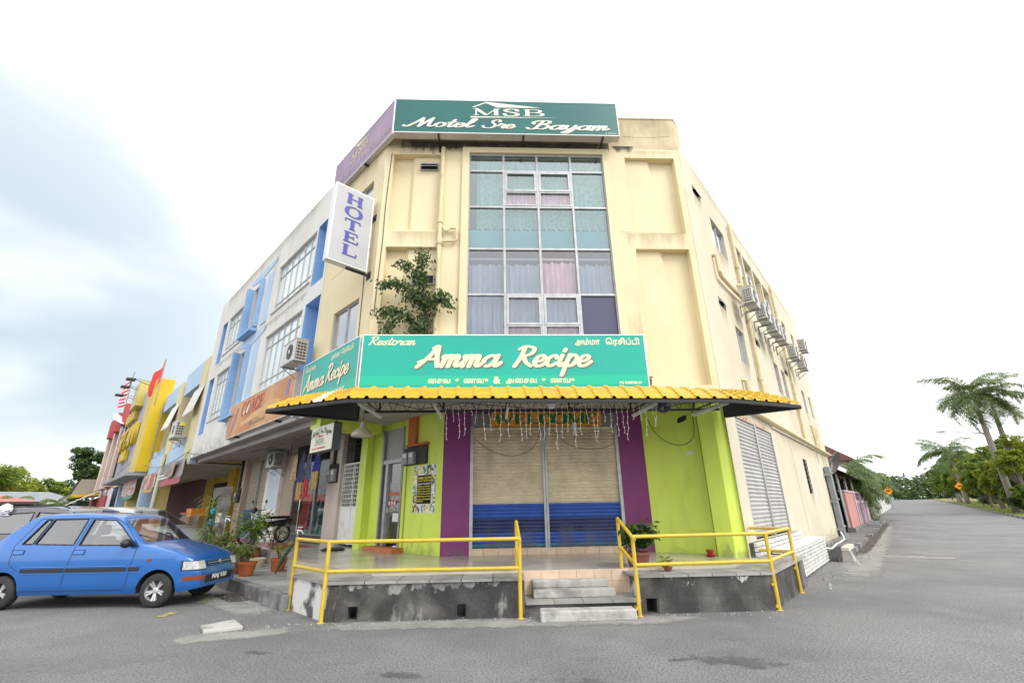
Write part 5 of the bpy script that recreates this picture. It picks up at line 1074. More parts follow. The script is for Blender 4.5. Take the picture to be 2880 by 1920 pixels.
for k, h in enumerate(slot):
    part('slot_back', MB().box(FL, h[0], h[1], -0.5, -0.39, h[2], h[3]), mat('deep_blue_paint', (0.06, 0.12, 0.32), 0.7), sh)
    lo_, hi_ = (7.78, 9.82) if k == 0 else (4.7, 7.22)
    part('fin', MB().box(FL, h[1] + 0.02, h[1] + 0.18, 0.001, 0.24, lo_, hi_), skyb, sh)
    part('fin', MB().box(FL, h[0] - 0.20, h[0] - 0.02, 0.001, 0.13, lo_ + 0.1, hi_ + 0.02), skyb, sh)
    part('flat_band', MB().box(FL, h[0] - 1.20, h[0] - 0.62, 0.001, 0.03, lo_, hi_ - 0.02), paleb, sh)
    part('fin_base', MB().box(FL, h[0] - 0.25, h[1] + 0.22, 0.001, 0.26, lo_ - 0.10, lo_ - 0.003), skyb, sh)
def scallop(z, dz):
    b = MB(); top, bot = [], []
    for k in range(13):
        x = 7.7 + 2.9 * k / 12; e = abs(k / 6 - 1); top.append(FL.p(x, 0.02, z + 0.16)); bot.append(FL.p(x, 0.02, z - dz * (1 - e ** 2)))
    b.grid([top, bot]); b.grid([[p - FL.n * 0.018 for p in bot], bot]); part('scallop_trim', b, paleb, sh)
scallop(10.16, 0.16); scallop(7.45, 0.20)
# arcade shop walls of the white shophouse
pinkw = mat('pinkish_white_paint', (0.60, 0.52, 0.47), 0.8, col2=(0.50, 0.43, 0.38), scale=1.5, streak=(0.33, 0.28, 0.24), samt=0.35, sz=0.15, sscale=3)
tanw = mat('tan_wall_paint', (0.42, 0.34, 0.26), 0.85, col2=(0.32, 0.26, 0.20), scale=1.3, streak=(0.10, 0.08, 0.06), samt=0.5, sz=0.3, sscale=1.5, slo=0.62, shi=0.8)
part('pink_pier', MB().box(FLG, 5.06, 5.94, -0.3, 0.10, TF, 3.70), pinkw, sh)
gd = part('grille_gate', MB().box(FLG, 3.74, 5.05, -0.9, -0.85, TF, 3.70), dark, sh)
part('gate_panel', MB().box(FLG, 3.76, 5.04, -0.04, -0.01, 0.62, 1.57), whitem, gd)
for a in (3.74, 4.385, 5.02): part('gate_stile', MB().box(FLG, a, a + 0.035, -0.045, 0.005, 0.60, 2.80), whitem, gd)
for z in (1.57, 2.78): part('gate_rail', MB().box(FLG, 3.776, 5.019, -0.04, 0.0, z, z + 0.04), whitem, gd)
for k in range(12):
    a = 3.83 + 0.10 * k; part('gate_bar', MB().box(FLG, a, a + 0.014, -0.03, -0.016, 1.612, 2.778), whitem, gd)
for k in range(9):
    z = 1.70 + 0.12 * k; part('gate_bar', MB().box(FLG, 3.78, 5.015, -0.0155, -0.004, z, z + 0.014), whitem, gd)
for k in range(14):
    a = 3.78 + 0.092 * k; part('black_bar', MB().box(FLG, a, a + 0.014, -0.03, -0.016, 2.825, 3.698), blackm, gd)
for k in range(6):
    z = 2.95 + 0.13 * k; part('black_bar', MB().box(FLG, 3.76, 5.04, -0.0155, -0.004, z, z + 0.014), blackm, gd)
# dress shop window
part('shop_back_wall', MB().box(FLG, 5.5, 9.3, -2.1, -2.0, TF, 3.70), mat('shop_olive_wall', (0.12, 0.10, 0.06), 0.9), sh)
part('shop_side_wall', MB().box(FLG, 8.98, 9.02, -2.0, -0.32, TF, 3.70), MATS['shop_olive_wall'], sh)
part('shop_side_wall', MB().box(FLG, 5.90, 5.94, -2.0, -0.32, TF, 3.70), MATS['shop_olive_wall'], sh)
part('shop_plinth', MB().box(FLG, 5.96, 9.0, -0.6, 0.0, TF, 0.82), mat('dark_granite', (0.05, 0.04, 0.04), 0.3), sh)
sw_ = part('shop_window', MB().box(FLG, 5.95, 9.0, -0.06, 0.0, 3.42, 3.70), blackm, sh)
for a in (5.95, 6.95, 7.02, 8.90): part('frame_bar', MB().box(FLG, a, a + 0.06, -0.05, 0.015, 0.82, 3.42), dalu, sw_)
for a, b_ in ((6.012, 6.948), (7.082, 8.898)): part('pane', MB().box(FLG, a, b_, -0.025, -0.018, 0.825, 3.415), glass('shopfront_glass', (0.88, 0.88, 0.86), 0.03, rmax=0.12), sw_)
part('frame_bar', MB().box(FLG, 5.97, 8.99, -0.045, 0.01, 0.78, 0.819), dalu, sw_)
part('tan_wall', MB().box(FLG, 9.02, 10.10, -0.3, -0.02, TF, 3.70), tanw, sh)
part('white_pier', MB().box(FLG, 10.11, 11.62, -0.3, 0.12, TF, 3.70), whitem, sh)
notice = part('notice_sheet', MB().box(FLG, 10.20, 11.30, 0.121, 0.124, 1.60, 3.0), mat('pale_blue_notice', (0.60, 0.68, 0.72), 0.6, col2=(0.48, 0.60, 0.68), scale=2), sh)
cf2 = lambda k, z: (slatm_b if z < 1.6 else mat('dim_cream_slat', (0.42, 0.37, 0.30), 0.55, var=0.05))
shutter(FLG, 11.65, 14.55, TF + 0.02, 3.55, -0.12, sh, cf2, 0.085)
part('shutter_header', MB().box(FLG, 11.63, 14.58, -0.3, -0.02, 3.55, 3.699), tanw, sh)
part('shutter_post', MB().box(FLG, 13.05, 13.12, -0.10, -0.02, TF, 3.549), alu, sh)
part('tan_pier', MB().box(FLG, 14.58, 15.48, -0.3, 0.10, TF, 3.70), mat('tan_pier_paint', (0.52, 0.43, 0.33), 0.85, col2=(0.40, 0.33, 0.25), scale=1.5, streak=(0.2, 0.16, 0.12), samt=0.5, sz=0.2, sscale=3), sh)
part('red_floor_patch', MB().prism([FLG.p(5.2, 0.5, 0), FLG.p(8.6, 0.4, 0), FLG.p(9.6, 1.1, 0), FLG.p(6.0, 1.5, 0)], TF + 0.001, TF + 0.006), mat('red_floor_paint', (0.36, 0.06, 0.04), 0.35, col2=(0.28, 0.05, 0.035), scale=2), sh)
part('red_floor_patch', MB().prism([FLG.p(9.9, 0.5, 0), FLG.p(14, 0.4, 0), FLG.p(15, 1.6, 0), FLG.p(10.4, 1.8, 0)], TF + 0.001, TF + 0.006), MATS['red_floor_paint'], sh)

# mannequins in the window
def mannequin(s, dep, skirt, top, sash, label):
    p = FLG.p(s, -dep, 0.82); t = thing('mannequin', label, 'mannequin', p, group='dressed mannequins in the shop window')
    skin = mat('mannequin_skin', (0.42, 0.27, 0.17), 0.5)
    b = MB(); rows = []
    for r_, z in ((0.27, 0.0), (0.24, 0.25), (0.20, 0.55), (0.165, 0.85), (0.13, 1.0)):
        rows.append([p + Vector((cos(a * 2 * pi / 28) * r_ * (1 + 0.10 * (z < 0.8) * cos(a * 2 * pi / 28 * 9)), sin(a * 2 * pi / 28) * r_ * 0.8 * (1 + 0.10 * (z < 0.8) * cos(a * 2 * pi / 28 * 9)), z)) for a in range(29)])
    b.grid(rows); part('skirt', b, skirt, t)
    b = MB().lathe(p, [(0.13, 0.99), (0.115, 1.06), (0.15, 1.25), (0.17, 1.36), (0.13, 1.44), (0.05, 1.48)], 20); b.smooth = True; part('bodice', b, top, t)
    b = MB().lathe(p, [(0.045, 1.47), (0.045, 1.54), (0.07, 1.58), (0.085, 1.66), (0.075, 1.75), (0.03, 1.79)], 16); b.smooth = True; part('head', b, skin, t)
    for sd in (-1, 1): part('arm', MB().tube([p + L * sd * 0.17 + Zv * 1.38, p + L * sd * 0.24 + Zv * 1.12, p + L * sd * 0.20 + FL.n * 0.12 + Zv * 0.92], [0.045, 0.036, 0.025], 8), skin, t)
    if sash: part('sash', MB().quad(p + FL.n * 0.16 + L * 0.14 + Zv * 1.42, p + FL.n * 0.17 - L * 0.02 + Zv * 1.44, p + FL.n * 0.30 - L * 0.16 + Zv * 0.15, p + FL.n * 0.30 + L * 0.02 + Zv * 0.12), sash, t)
cm_ = lambda n, c: mat('cloth_' + n, c, 0.7, col2=tuple(v * 0.6 for v in c), scale=14, lo=0.45, hi=0.6)
mannequin(8.35, 0.35, cm_('crimson', (0.40, 0.035, 0.03)), cm_('salmon', (0.55, 0.22, 0.12)), None, 'mannequin in crimson skirt and salmon top in the shop window')
mannequin(7.55, 0.30, cm_('sky', (0.16, 0.36, 0.52)), cm_('rose', (0.50, 0.05, 0.08)), cm_('rose', (0.5, 0.05, 0.08)), 'mannequin in pale blue skirt with rose sash in the shop window')
mannequin(6.65, 0.30, cm_('teal', (0.01, 0.30, 0.24)), cm_('olive', (0.22, 0.18, 0.08)), cm_('greyteal', (0.16, 0.22, 0.20)), 'mannequin in bright teal skirt in the shop window')
mannequin(6.18, 0.36, cm_('khaki', (0.28, 0.21, 0.09)), cm_('bronze', (0.26, 0.18, 0.07)), None, 'mannequin in khaki dress at the right end of the shop window')
# garments hung outside from a rail
rl = thing('clothes_rail', 'black clothes rail slung under the arcade ceiling', 'rail', FLG.p(6.5, 0.6, 3.2)); part('rod', MB().tube([FLG.p(5.4, 0.62, 3.36), FLG.p(8.1, 0.62, 3.30)], 0.016, 6), blackm, rl)
for s in (5.5, 7.9): part('hanger_rod', MB().tube([FLG.p(s, 0.62, 3.34), FLG.p(s, 0.62, 3.70)], 0.01, 5), blackm, rl)
def garment(s, c, z1, z0, w0, w1, label, legs=None):
    t = thing('hanging_garment', label, 'garment', FLG.p(s, 0.62, z0), group='garments hung outside the dress shop'); rows = []
    for k in range(7):
        f = k / 6; z = z1 + (z0 - z1) * f; wd = w0 + (w1 - w0) * f ** 1.3; rows.append([FLG.p(s + wd * (x / 10 - 0.5), 0.62 + 0.05 * sin(x * 1.7 + s) * (0.4 + f), z + 0.01 * sin(x)) for x in range(11)])
    b = MB().grid(rows); b.smooth = True; part('cloth', b, c, t); part('hook', MB().tube([FLG.p(s, 0.62, z1), FLG.p(s, 0.62, 3.34)], 0.006, 5), alu, t)
    if legs:
        for d in (-0.09, 0.09): part('trouser_leg', MB().box(FLG, s + d - 0.07, s + d + 0.07, 0.60, 0.64, z0 - 0.5, z0 + 0.02), legs, t)
garment(7.35, cm_('beige', (0.55, 0.40, 0.24)), 3.22, 2.45, 0.35, 0.72, 'long beige tunic hanging left of the garments at the dress shop')
garment(6.75, cm_('navy', (0.05, 0.06, 0.15)), 3.22, 2.35, 0.34, 0.62, 'navy tunic over gold trousers hanging at the dress shop', cm_('gold', (0.52, 0.33, 0.10)))
garment(6.25, cm_('slate', (0.10, 0.10, 0.16)), 3.20, 2.40, 0.34, 0.60, 'slate tunic over red trousers hanging at the dress shop', cm_('red', (0.5, 0.02, 0.02)))
garment(5.62, cm_('royal', (0.03, 0.03, 0.30)), 3.10, 2.62, 0.30, 0.42, 'royal blue tunic over gold trousers beside the hanging box sign', cm_('gold', (0.52, 0.33, 0.10)))

# air conditioner kit
acw = mat('aircon_casing', (0.60, 0.59, 0.55), 0.5, col2=(0.50, 0.49, 0.45), scale=3, streak=(0.36, 0.34, 0.30), samt=0.4, sz=0.2, sscale=6)
acd = mat('aircon_grille', (0.05, 0.05, 0.05), 0.6)
def make_ac(label, fr, s, o, z, w=0.74, d=0.28, h=0.52, group=None):
    """condenser on wall brackets; local x along the wall, y inward, z up; grille slats on the ends, round fan guard at the front"""
    t = thing('aircon_unit', label, 'air conditioner', (0, 0, 0), group=group or 'air conditioner condensers')
    M = fr.m(s, o, z); t.matrix_basis = M; WM[t.name] = M
    o_ = lpart('casing', MB().lbox(0, w, 0, d, 0.05, h), acw, t); bevel_obj(o_, 0.015, 2)
    lpart('top_cap', MB().lbox(-0.01, w + 0.01, -0.01, d + 0.01, h + 0.001, h + 0.02), acw, t)
    gl_ = lpart('fan_guard', MB().lathe((w * 0.40, -0.002, 0.05 + (h - 0.05) / 2), [(0.20, -0.006), (0.20, 0.008), (0.185, 0.010)], 24, Matrix.Rotation(pi / 2, 3, 'X')), acd, t)
    lpart('hub', MB().lathe((w * 0.40, -0.014, 0.05 + (h - 0.05) / 2), [(0.055, -0.006), (0.055, 0.008)], 14, Matrix.Rotation(pi / 2, 3, 'X')), acw, gl_)
    ep = lpart('end_grille', MB().lbox(-0.006, -0.001, 0.03, d - 0.03, 0.10, h - 0.05), acd, t)
    for k in range(6):
        zz = 0.14 + (h - 0.22) * k / 5; lpart('grille_slat', MB().lbox(-0.012, -0.0065, 0.028, d - 0.028, zz, zz + 0.022), acw, ep)
    for k in range(4): lpart('grille_slat', MB().lbox(-0.0125, -0.0125 + 0.005, 0.05 + (d - 0.1) * k / 3 - 0.006, 0.05 + (d - 0.1) * k / 3 + 0.006, 0.11, h - 0.06), acw, ep)
    for x in (0.08, w - 0.11):
        lpart('bracket_arm', MB().lbox(x, x + 0.03, -0.04, d + 0.12, 0.0, 0.04), dalu, t); lpart('bracket_brace', MB().tube([(x + 0.015, 0.02, 0.0), (x + 0.015, d + 0.10, -0.25)], 0.012, 5), dalu, t)
        lpart('bracket_post', MB().lbox(x, x + 0.03, d + 0.09, d + 0.12, -0.30, -0.001), dalu, t)
    return t
ac0 = make_ac('air conditioner nearest the street corner in the row of four on the side wall', FR, 2.75, 0.55, 6.62)
def ac_copy(fr, s, o, z, label, flip=False): return copy_thing(ac0, fr.m(s, o, z), label)
ac_copy(FR, 4.25, 0.55, 6.62, 'second air conditioner from the corner in the row of four on the side wall')
ac_copy(FR, 5.55, 0.55, 6.60, 'third air conditioner from the corner in the row of four on the side wall')
ac_copy(FR, 6.75, 0.55, 6.62, 'last air conditioner of the row of four on the side wall')
ac_copy(FR, 9.0, 0.55, 6.58, 'air conditioner beyond the second downpipe on the side wall, lower left of the far three')
ac_copy(FR, 10.9, 0.55, 6.58, 'air conditioner beyond the second downpipe on the side wall, lower right of the far three')
ac_copy(FR, 12.7, 0.55, 7.80, 'air conditioner beyond the second downpipe on the side wall, highest of the far three')
for k, (s, z) in enumerate(((4.5, 8.5), (5.9, 8.5), (8.7, 8.5))):
    copy_thing(ac0, FR.m(s, -0.02, z), ['air conditioner inside the balcony niche nearest the corner', 'air conditioner inside the second balcony niche of the side wall', 'air conditioner inside the last balcony niche of the side wall'][k])
make_ac('air conditioner standing on top of the orange shop sign', FL, 2.75, 0.55, 4.98, 0.85, 0.32, 0.62)
make_ac('air conditioner on the arcade wall above the notice sheet', FLG, 9.9, 0.50, 3.02, 0.85, 0.32, 0.60)

# electricity meters
mtr = mat('meter_plastic', (0.30, 0.31, 0.31), 0.4, col2=(0.22, 0.22, 0.22), scale=6); mtd = mat('meter_board', (0.035, 0.034, 0.033), 0.6)
def meters(fr, s0, s1, z0, z1, n, label, out=0.0):
    t = thing('meter_board', label, 'electricity meter', fr.p(s0, out, z0)); part('board', MB().box(fr, s0, s1, out + 0.002, out + 0.06, z0, z1), mtd, t)
    wd = min(0.22, (s1 - s0) / n)
    for k in range(n):
        a = s1 - (k + 1) * wd * 1.25; o_ = part('meter', MB().box(fr, a, a + wd, out + 0.061, out + 0.16, z0 + 0.02, z0 + (z1 - z0) * 0.72), mtr, t); bevel_obj(o_, 0.012, 2)
        part('dial', MB().box(fr, a + 0.03, a + wd - 0.03, out + 0.161, out + 0.165, z0 + (z1 - z0) * 0.42, z0 + (z1 - z0) * 0.64), whitem, o_)
    return t
meters(FLG, 0.66, 1.62, 2.52, 2.95, 2, 'black electricity meter board under the orange trunking on the lime wall')
meters(FLG, 5.20, 5.75, 2.30, 2.85, 2, 'grey electricity meters on the pink pier beside the grille gate', 0.10)
o = part('cable_bundle', MB().tube([FLG.p(5.45, 0.16, z) for z in (2.85, 3.1, 3.4, 3.69)], 0.05, 7), blackm); tag(o, 'black cable bundle running up the pink pier to the ceiling', 'cable')
meters(FLG, 14.75, 15.2, 1.9, 2.5, 1, 'electricity meter with black cables on the tan pier of the arcade', 0.10)
o = part('cable_bundle', MB().tube([FLG.p(15.0, 0.15, z) for z in (2.5, 3.0, 3.69)], 0.06, 7), blackm); tag(o, 'black cable bundle above the meter on the tan arcade pier', 'cable')

# ================================================================== yellow and pale blue shophouse
yelw = mat('soft_yellow_render', (0.68, 0.56, 0.20), 0.85, col2=(0.58, 0.48, 0.17), scale=1, streak=(0.42, 0.34, 0.14), samt=0.4, sz=0.15, sscale=2)
crey = mat('cream_yellow_render', (0.66, 0.585, 0.34), 0.85, col2=(0.56, 0.49, 0.28), scale=1, streak=(0.42, 0.36, 0.22), samt=0.4, sz=0.15, sscale=2)
ys = thing('yellow_shophouse', 'yellow two storey shophouse with pale blue balcony boxes, next to the white shophouse', 'building', FL.p(21, 0, 0))
part('core', MB().prism([FL.p(15.52, -1.3, 0), FL.p(15.52, -12, 0), FL.p(26.6, -12, 0), FL.p(26.6, -1.3, 0)], 3.6, 8.0), yelw, ys)
for k, (a, b_) in enumerate(((16.9, 20.6), (22.3, 26.4))):
    part('balcony_box', MB().box(FL, a, b_, -1.3, 0.0, 7.35, 8.5 - 0.15 * k), paleb, ys)
    part('side_pier', MB().box(FL, a - 1.35, a - 0.003, -1.3, 0.02, 3.6, 8.42 - 0.15 * k), crey, ys)
    aw_ = part('window_hood', MB().hexa([FL.p(a - 1.30, 0.30, 5.75), FL.p(a + 0.6, 0.30, 5.75), FL.p(a + 0.6, 0.025, 7.0), FL.p(a - 1.30, 0.025, 7.0), FL.p(a - 1.30, 0.32, 5.78), FL.p(a + 0.6, 0.32, 5.78), FL.p(a + 0.6, 0.026, 7.04), FL.p(a - 1.30, 0.026, 7.04)]), offw, ys)
    for j in range(7): part('hood_ridge', MB().tube([FL.p(a - 1.2 + j * 0.28, 0.325, 5.78), FL.p(a - 1.2 + j * 0.28, 0.03, 7.05)], 0.025, 5), offw, aw_)
    part('balcony_window', MB().box(FL, a + 0.2, b_ - 0.3, -1.298, -1.24, 4.8, 6.8), skyglass, ys)
part('spandrel_band', MB().box(FL, 15.52, 26.5, -0.25, 0.0, 3.55, 4.55), paleb, ys)
for s in (17.2, 19.4, 22.6, 24.8): part('band_crenel', MB().box(FL, s, s + 0.7, -0.2, 0.03, 4.553, 4.85), paleb, ys)
part('wall_conduit', MB().tube([FL.p(26.4, 0.05, z) for z in (4.6, 7.8)], 0.04, 6), dalu, ys)
part('arcade_back', MB().box(FL, 15.52, 26.5, -3.2, -3.1, 0, 3.6), mat('arcade_yellow', (0.45, 0.34, 0.05), 0.85, col2=(0.34, 0.26, 0.04), scale=1.2), ys)
part('arcade_ceiling', MB().box(FL, 15.52, 26.5, -3.1, -0.002, 3.50, 3.549), soff, ys)
part('yellow_pier', MB().box(FL, 16.9, 17.9, -3.1, -2.2, TF, 3.5), mat('mustard_paint', (0.50, 0.36, 0.02), 0.8, col2=(0.42, 0.30, 0.02), scale=2), ys)
for s0 in (18.2, 21.6): part('shop_opening', MB().box(FL, s0, s0 + 2.6, -3.09, -3.04, TF, 3.1), dark, ys)
part('front_column', MB().box(FL, 21.5, 22.05, -0.5, 0.0, TF, 3.5), yelw, ys); part('front_downpipe', MB().tube([FL.p(21.3, 0.12, z) for z in (0.5, 2, 3.2, 4.4)], 0.10, 10), mat('pale_blue_pipe', (0.44, 0.48, 0.42), 0.5, col2=(0.55, 0.50, 0.33), scale=1), ys)
make_ac('air conditioner with yellow energy label on the yellow shophouse', FL, 17.0, 0.55, 4.72, 1.0, 0.36, 0.80)
lbl = part('wall_sticker', MB().box(FL, 16.98, 16.99, 0.2, 0.4, 5.3, 5.45), mat('yellow_sticker', (0.75, 0.62, 0.02), 0.5), ys)
def banner(s0, s1, z0, z1, sag, mlist, label, out=0.12, n=10):
    t = thing('banner', label, 'banner', FL.p((s0 + s1) / 2, out, z0), group='vinyl banners hung from the arcades')
    zs_ = [z1] + [z1 - (z1 - z0) * f for f in mlist[1]] + [z0]
    for j, mm in enumerate(mlist[0]):
        rows = []
        for q in range(4):
            f = q / 3; za, zb = zs_[j], zs_[j + 1]
            rows.append([FL.p(s0 + (s1 - s0) * i / n, out + 0.06 * sin(i * 0.9 + zs_[j]), za + (zb - za) * f - sag * (1 - (2 * i / n - 1) ** 2) * (0.3 if j == 0 and q == 0 else 1)) for i in range(n + 1)])
        b = MB().grid(rows); b.smooth = True; part('panel', b, mm, t)
    for s in (s0, s1): part('rope', MB().tube([FL.p(s, out, z1), FL.p(s + (0.2 if s == s1 else -0.2), 0.02, z1 + 0.35)], 0.012, 4), blackm, t)
    return t
vb = mat('brown_print', (0.10, 0.085, 0.08), 0.4, col2=(0.30, 0.27, 0.26), scale=0.9); vr = mat('red_print', (0.42, 0.03, 0.05), 0.4, col2=(0.30, 0.02, 0.04), scale=2); vg = mat('green_print', (0.02, 0.30, 0.20), 0.4)
bn1 = banner(15.9, 21.0, 2.78, 3.78, 0.05, ([vb, vr], [0.72]), 'dark vinyl banner with red lower edge and a copper box picture, nearest the white shophouse')
part('picture', MB().ngon([FL.p(a, 0.22, z) for a, z in ((17.9, 3.62), (17.0, 3.70), (17.3, 3.10), (18.4, 3.0))]), mat('copper_print', (0.40, 0.17, 0.07), 0.35, col2=(0.05, 0.03, 0.02), scale=3, lo=0.45, hi=0.55), bn1)
for z, n_w in ((3.20, 3), (3.06, 5)):
    for k in range(n_w): part('blurred_lettering', MB().box(FL, 20.7 - 0.45 * k - 0.36, 20.7 - 0.45 * k, 0.205, 0.21, z, z + 0.07), whitem, bn1)
banner(22.5, 26.3, 2.70, 3.62, 0.12, ([mat('maroon_swirl', (0.30, 0.06, 0.04), 0.4, col2=(0.55, 0.40, 0.28), scale=2.5, lo=0.45, hi=0.55), mat('gold_print', (0.50, 0.30, 0.04), 0.4)], [0.82]), 'wavy maroon and gold banner between the beige downpipe and the blue column')
banner(29.5, 35.5, 2.55, 3.72, 0.15, ([mat('pink_swirl', (0.55, 0.50, 0.46), 0.4, col2=(0.42, 0.10, 0.08), scale=1.6, lo=0.5, hi=0.56, stretch=(1, 1, 4)), vg], [0.84]), 'white and pink swirled banner with green lower edge')
banner(42.0, 46.0, 1.6, 3.5, 0.05, ([mat('white_print', (0.62, 0.66, 0.68), 0.5, col2=(0.5, 0.42, 0.45), scale=2), vg], [0.88]), 'long white banner with green foot on the farthest pale blue column')

# ================================================================== supermarket with grey cladding
clad = mat('grey_cladding', (0.46, 0.46, 0.50), 0.5, col2=(0.40, 0.40, 0.44), scale=0.7); ylw = mat('sign_yellow', (0.62, 0.43, 0.0), 0.45, col2=(0.54, 0.37, 0.0), scale=1)
sm = thing('supermarket', 'two storey supermarket with grey ribbed cladding and a broad yellow upright band', 'building', FL.p(34, 0, 0))
part('core', MB().prism([FL.p(26.62, -0.3, 0), FL.p(26.62, -12, 0), FL.p(44, -12, 0), FL.p(44, -0.3, 0)], 3.6, 8.6), crey, sm)
part('cladding', MB().box(FL, 29.5, 39.5, -0.29, 0.45, 3.95, 9.75), clad, sm)
for k in range(13): part('cladding_rib', MB().box(FL, 29.9 + 0.75 * k, 29.98 + 0.75 * k, 0.451, 0.50, 3.98, 9.73), clad, sm)
part('yellow_band', MB().box(FL, 26.65, 29.3, -0.29, 0.62, 3.85, 9.55), ylw, sm); part('white_edge', MB().box(FL, 29.303, 29.498, -0.29, 0.60, 3.90, 9.65), whitem, sm)
part('top_plaque', MB().box(FL, 32.4, 35.2, 0.46, 0.95, 8.7, 10.5), mat('gold_plaque', (0.42, 0.33, 0.05), 0.4, col2=(0.55, 0.48, 0.20), scale=1), sm)
for s, z, h, n_w in ((38.6, 8.0, 0.8, 6), (36.6, 5.05, 0.7, 4)):
    for k in range(n_w): part('channel_letter', MB().box(FL, s - 0.8 * k - 0.62, s - 0.8 * k, 0.50, 0.72, z, z + h * (0.85 + 0.15 * (k % 2))), ylw, sm)
for txt, s, z, h, w_ in (('SPTAN', 38.9, 6.0, 1.5, 7.6),):
    M_ = face(FL, s, 0.62, z, -1); o = font_text(sm, txt, M_, h * 1.35, ylw, width=w_, bold=0.03, ext=0.12, name='channel_letters')
part('canopy', MB().box(FL, 26.7, 40, -0.3, 1.0, 3.62, 3.82), dalu, sm)
part('yellow_wall', MB().box(FL, 39.52, 44, -0.29, 0.0, 3.6, 8.2), yelw, sm); part('blue_parapet', MB().box(FL, 39.52, 44, -0.29, 0.3, 7.4, 8.6), paleb, sm)
for s in (27.0, 32.5, 38.5, 43.5): part('front_column', MB().box(FL, s, s + 0.7, -0.6, 0.02, 0.2, 3.6), paleb if s != 32.5 else yelw, sm)
part('arcade_back', MB().box(FL, 26.6, 44, -3.2, -3.1, 0, 3.6), mat('dim_maroon', (0.12, 0.03, 0.03), 0.8, col2=(0.06, 0.05, 0.05), scale=1), sm)
part('ladder_rail', MB().tube([FL.p(40.6, 0.4, z) for z in (3.7, 9.6)], 0.04, 5), blackm, sm); part('ladder_rail', MB().tube([FL.p(41.3, 0.4, z) for z in (3.7, 9.6)], 0.04, 5), blackm, sm)
for k in range(7): part('ladder_rung', MB().tube([FL.p(40.6, 0.4, 4.2 + 0.8 * k), FL.p(41.3, 0.4, 4.2 + 0.8 * k)], 0.03, 5), blackm, sm)
part('trolley_barrier', MB().box(FL, 26.8, 38, 0.7, 0.76, 0.9, 1.0), dalu, sm); part('trolley_barrier', MB().box(FL, 26.8, 38, 0.7, 0.76, 0.55, 0.6), dalu, sm)
for k, (s, z) in enumerate(((30.6, 9.75), (33.6, 9.8), (37.0, 9.8))):
    t = thing('flood_light', ['black flood lamp on an arm at the right of the supermarket roof', 'black flood lamp on an arm in the middle of the supermarket roof', 'black flood lamp on an arm at the left of the supermarket roof'][k], 'flood light', FL.p(s, 0.5, z), group='flood lamps above the supermarket sign')
    part('arm', MB().tube([FL.p(s, 0.4, z), FL.p(s + 0.3, 1.5, z + 0.45)], 0.022, 5), blackm, t); part('stay', MB().tube([FL.p(s, 0.4, z + 0.3), FL.p(s + 0.3, 1.5, z + 0.5)], 0.012, 4), blackm, t)
    part('head', MB().box(FL, s + 0.1, s + 0.6, 1.4, 1.9, z + 0.32, z + 0.44), blackm, t)
def flag(s, out, z, w_, h_, label, draw):
    t = thing('flag', label, 'flag', FL.p(s, out, z)); part('pole', MB().tube([FL.p(s, out, z - 1.4), FL.p(s - 0.15, out, z + h_)], 0.03, 6), dalu, t); draw(t, s, out, z, w_, h_)
def wav(s, out, z, w_, h_, i, j, n, m): f, g_ = i / n, j / m; return FL.p(s + w_ * f, out + 0.25 * sin(f * 7 + g_ * 2) * f, z + h_ * g_ - 0.25 * h_ * f + 0.12 * sin(f * 6))
def d_red(t, s, out, z, w_, h_):
    b = MB().grid([[wav(s, out, z, w_, h_, i, j, 10, 6) for i in range(11)] for j in range(7)]); b.smooth = True; part('cloth', b, mat('red_flag', (0.80, 0.06, 0.045), 0.7, col2=(0.65, 0.05, 0.04), scale=2), t)
def d_my(t, s, out, z, w_, h_):
    for j in range(14):
        b = MB().grid([[wav(s, out, z, w_, h_, i, j + q, 10, 14) for i in range((5 if j >= 6 else 0), 11)] for q in (0, 1)]); part('stripe', b, mat('flag_red', (0.65, 0.03, 0.04), 0.7) if j % 2 else mat('flag_white', (0.75, 0.75, 0.75), 0.7), t)
    b = MB().grid([[wav(s, out, z, w_, h_, i, j, 10, 14) for i in range(0, 6)] for j in (6, 8, 10, 12, 14)]); part('canton', b, mat('flag_blue', (0.04, 0.04, 0.30), 0.7), t)
    b = MB().ngon([wav(s, out, z, w_, h_, 2 + 1.2 * cos(a), 10 + 2.6 * sin(a), 10, 14) - FL.n * -0.03 for a in [k * pi / 4 for k in range(8)]]); part('moon_and_star', b, mat('flag_yellow', (0.75, 0.6, 0.02), 0.7), t)
flag(25.6, 0.6, 9.0, 2.6, 1.5, 'large red flag flying above the yellow band of the supermarket', d_red)
flag(36.2, 1.2, 10.0, 3.6, 1.9, 'striped red and white flag with blue canton beside the gold plaque', d_my)

# ================================================================== red and beige building, end of the row
rb = thing('red_trim_building', 'tall pale pink building with dark red bands at the far end of the row', 'building', FL.p(52, 0, 0))
pinkb = mat('pale_pink_render', (0.60, 0.52, 0.46), 0.85, col2=(0.52, 0.45, 0.40), scale=0.8); redb = mat('dark_red_paint', (0.34, 0.045, 0.05), 0.7, col2=(0.28, 0.04, 0.045), scale=1)
part('core', MB().prism([FL.p(44.02, -0.3, 0), FL.p(44.02, -12, 0), FL.p(60, -12, 0), FL.p(60, -0.3, 0)], 0, 10.4), pinkb, rb)
for s in (44.1, 49.5, 55.0):
    part('pilaster', MB().box(FL, s + 1.6, s + 3.0, -0.29, 0.35, 3.8, 10.7), pinkb, rb); part('red_band', MB().box(FL, s, s + 1.5, -0.29, 0.1, 3.9, 9.0), redb, rb); part('red_cap', MB().box(FL, s - 0.1, s + 1.58, -0.29, 0.6, 9.0, 10.8), redb, rb)
    for z in (4.6, 7.2): part('window', MB().box(FL, s + 3.3, s + 4.7, -0.295, -0.26, z, z + 1.5), skyglass, rb)
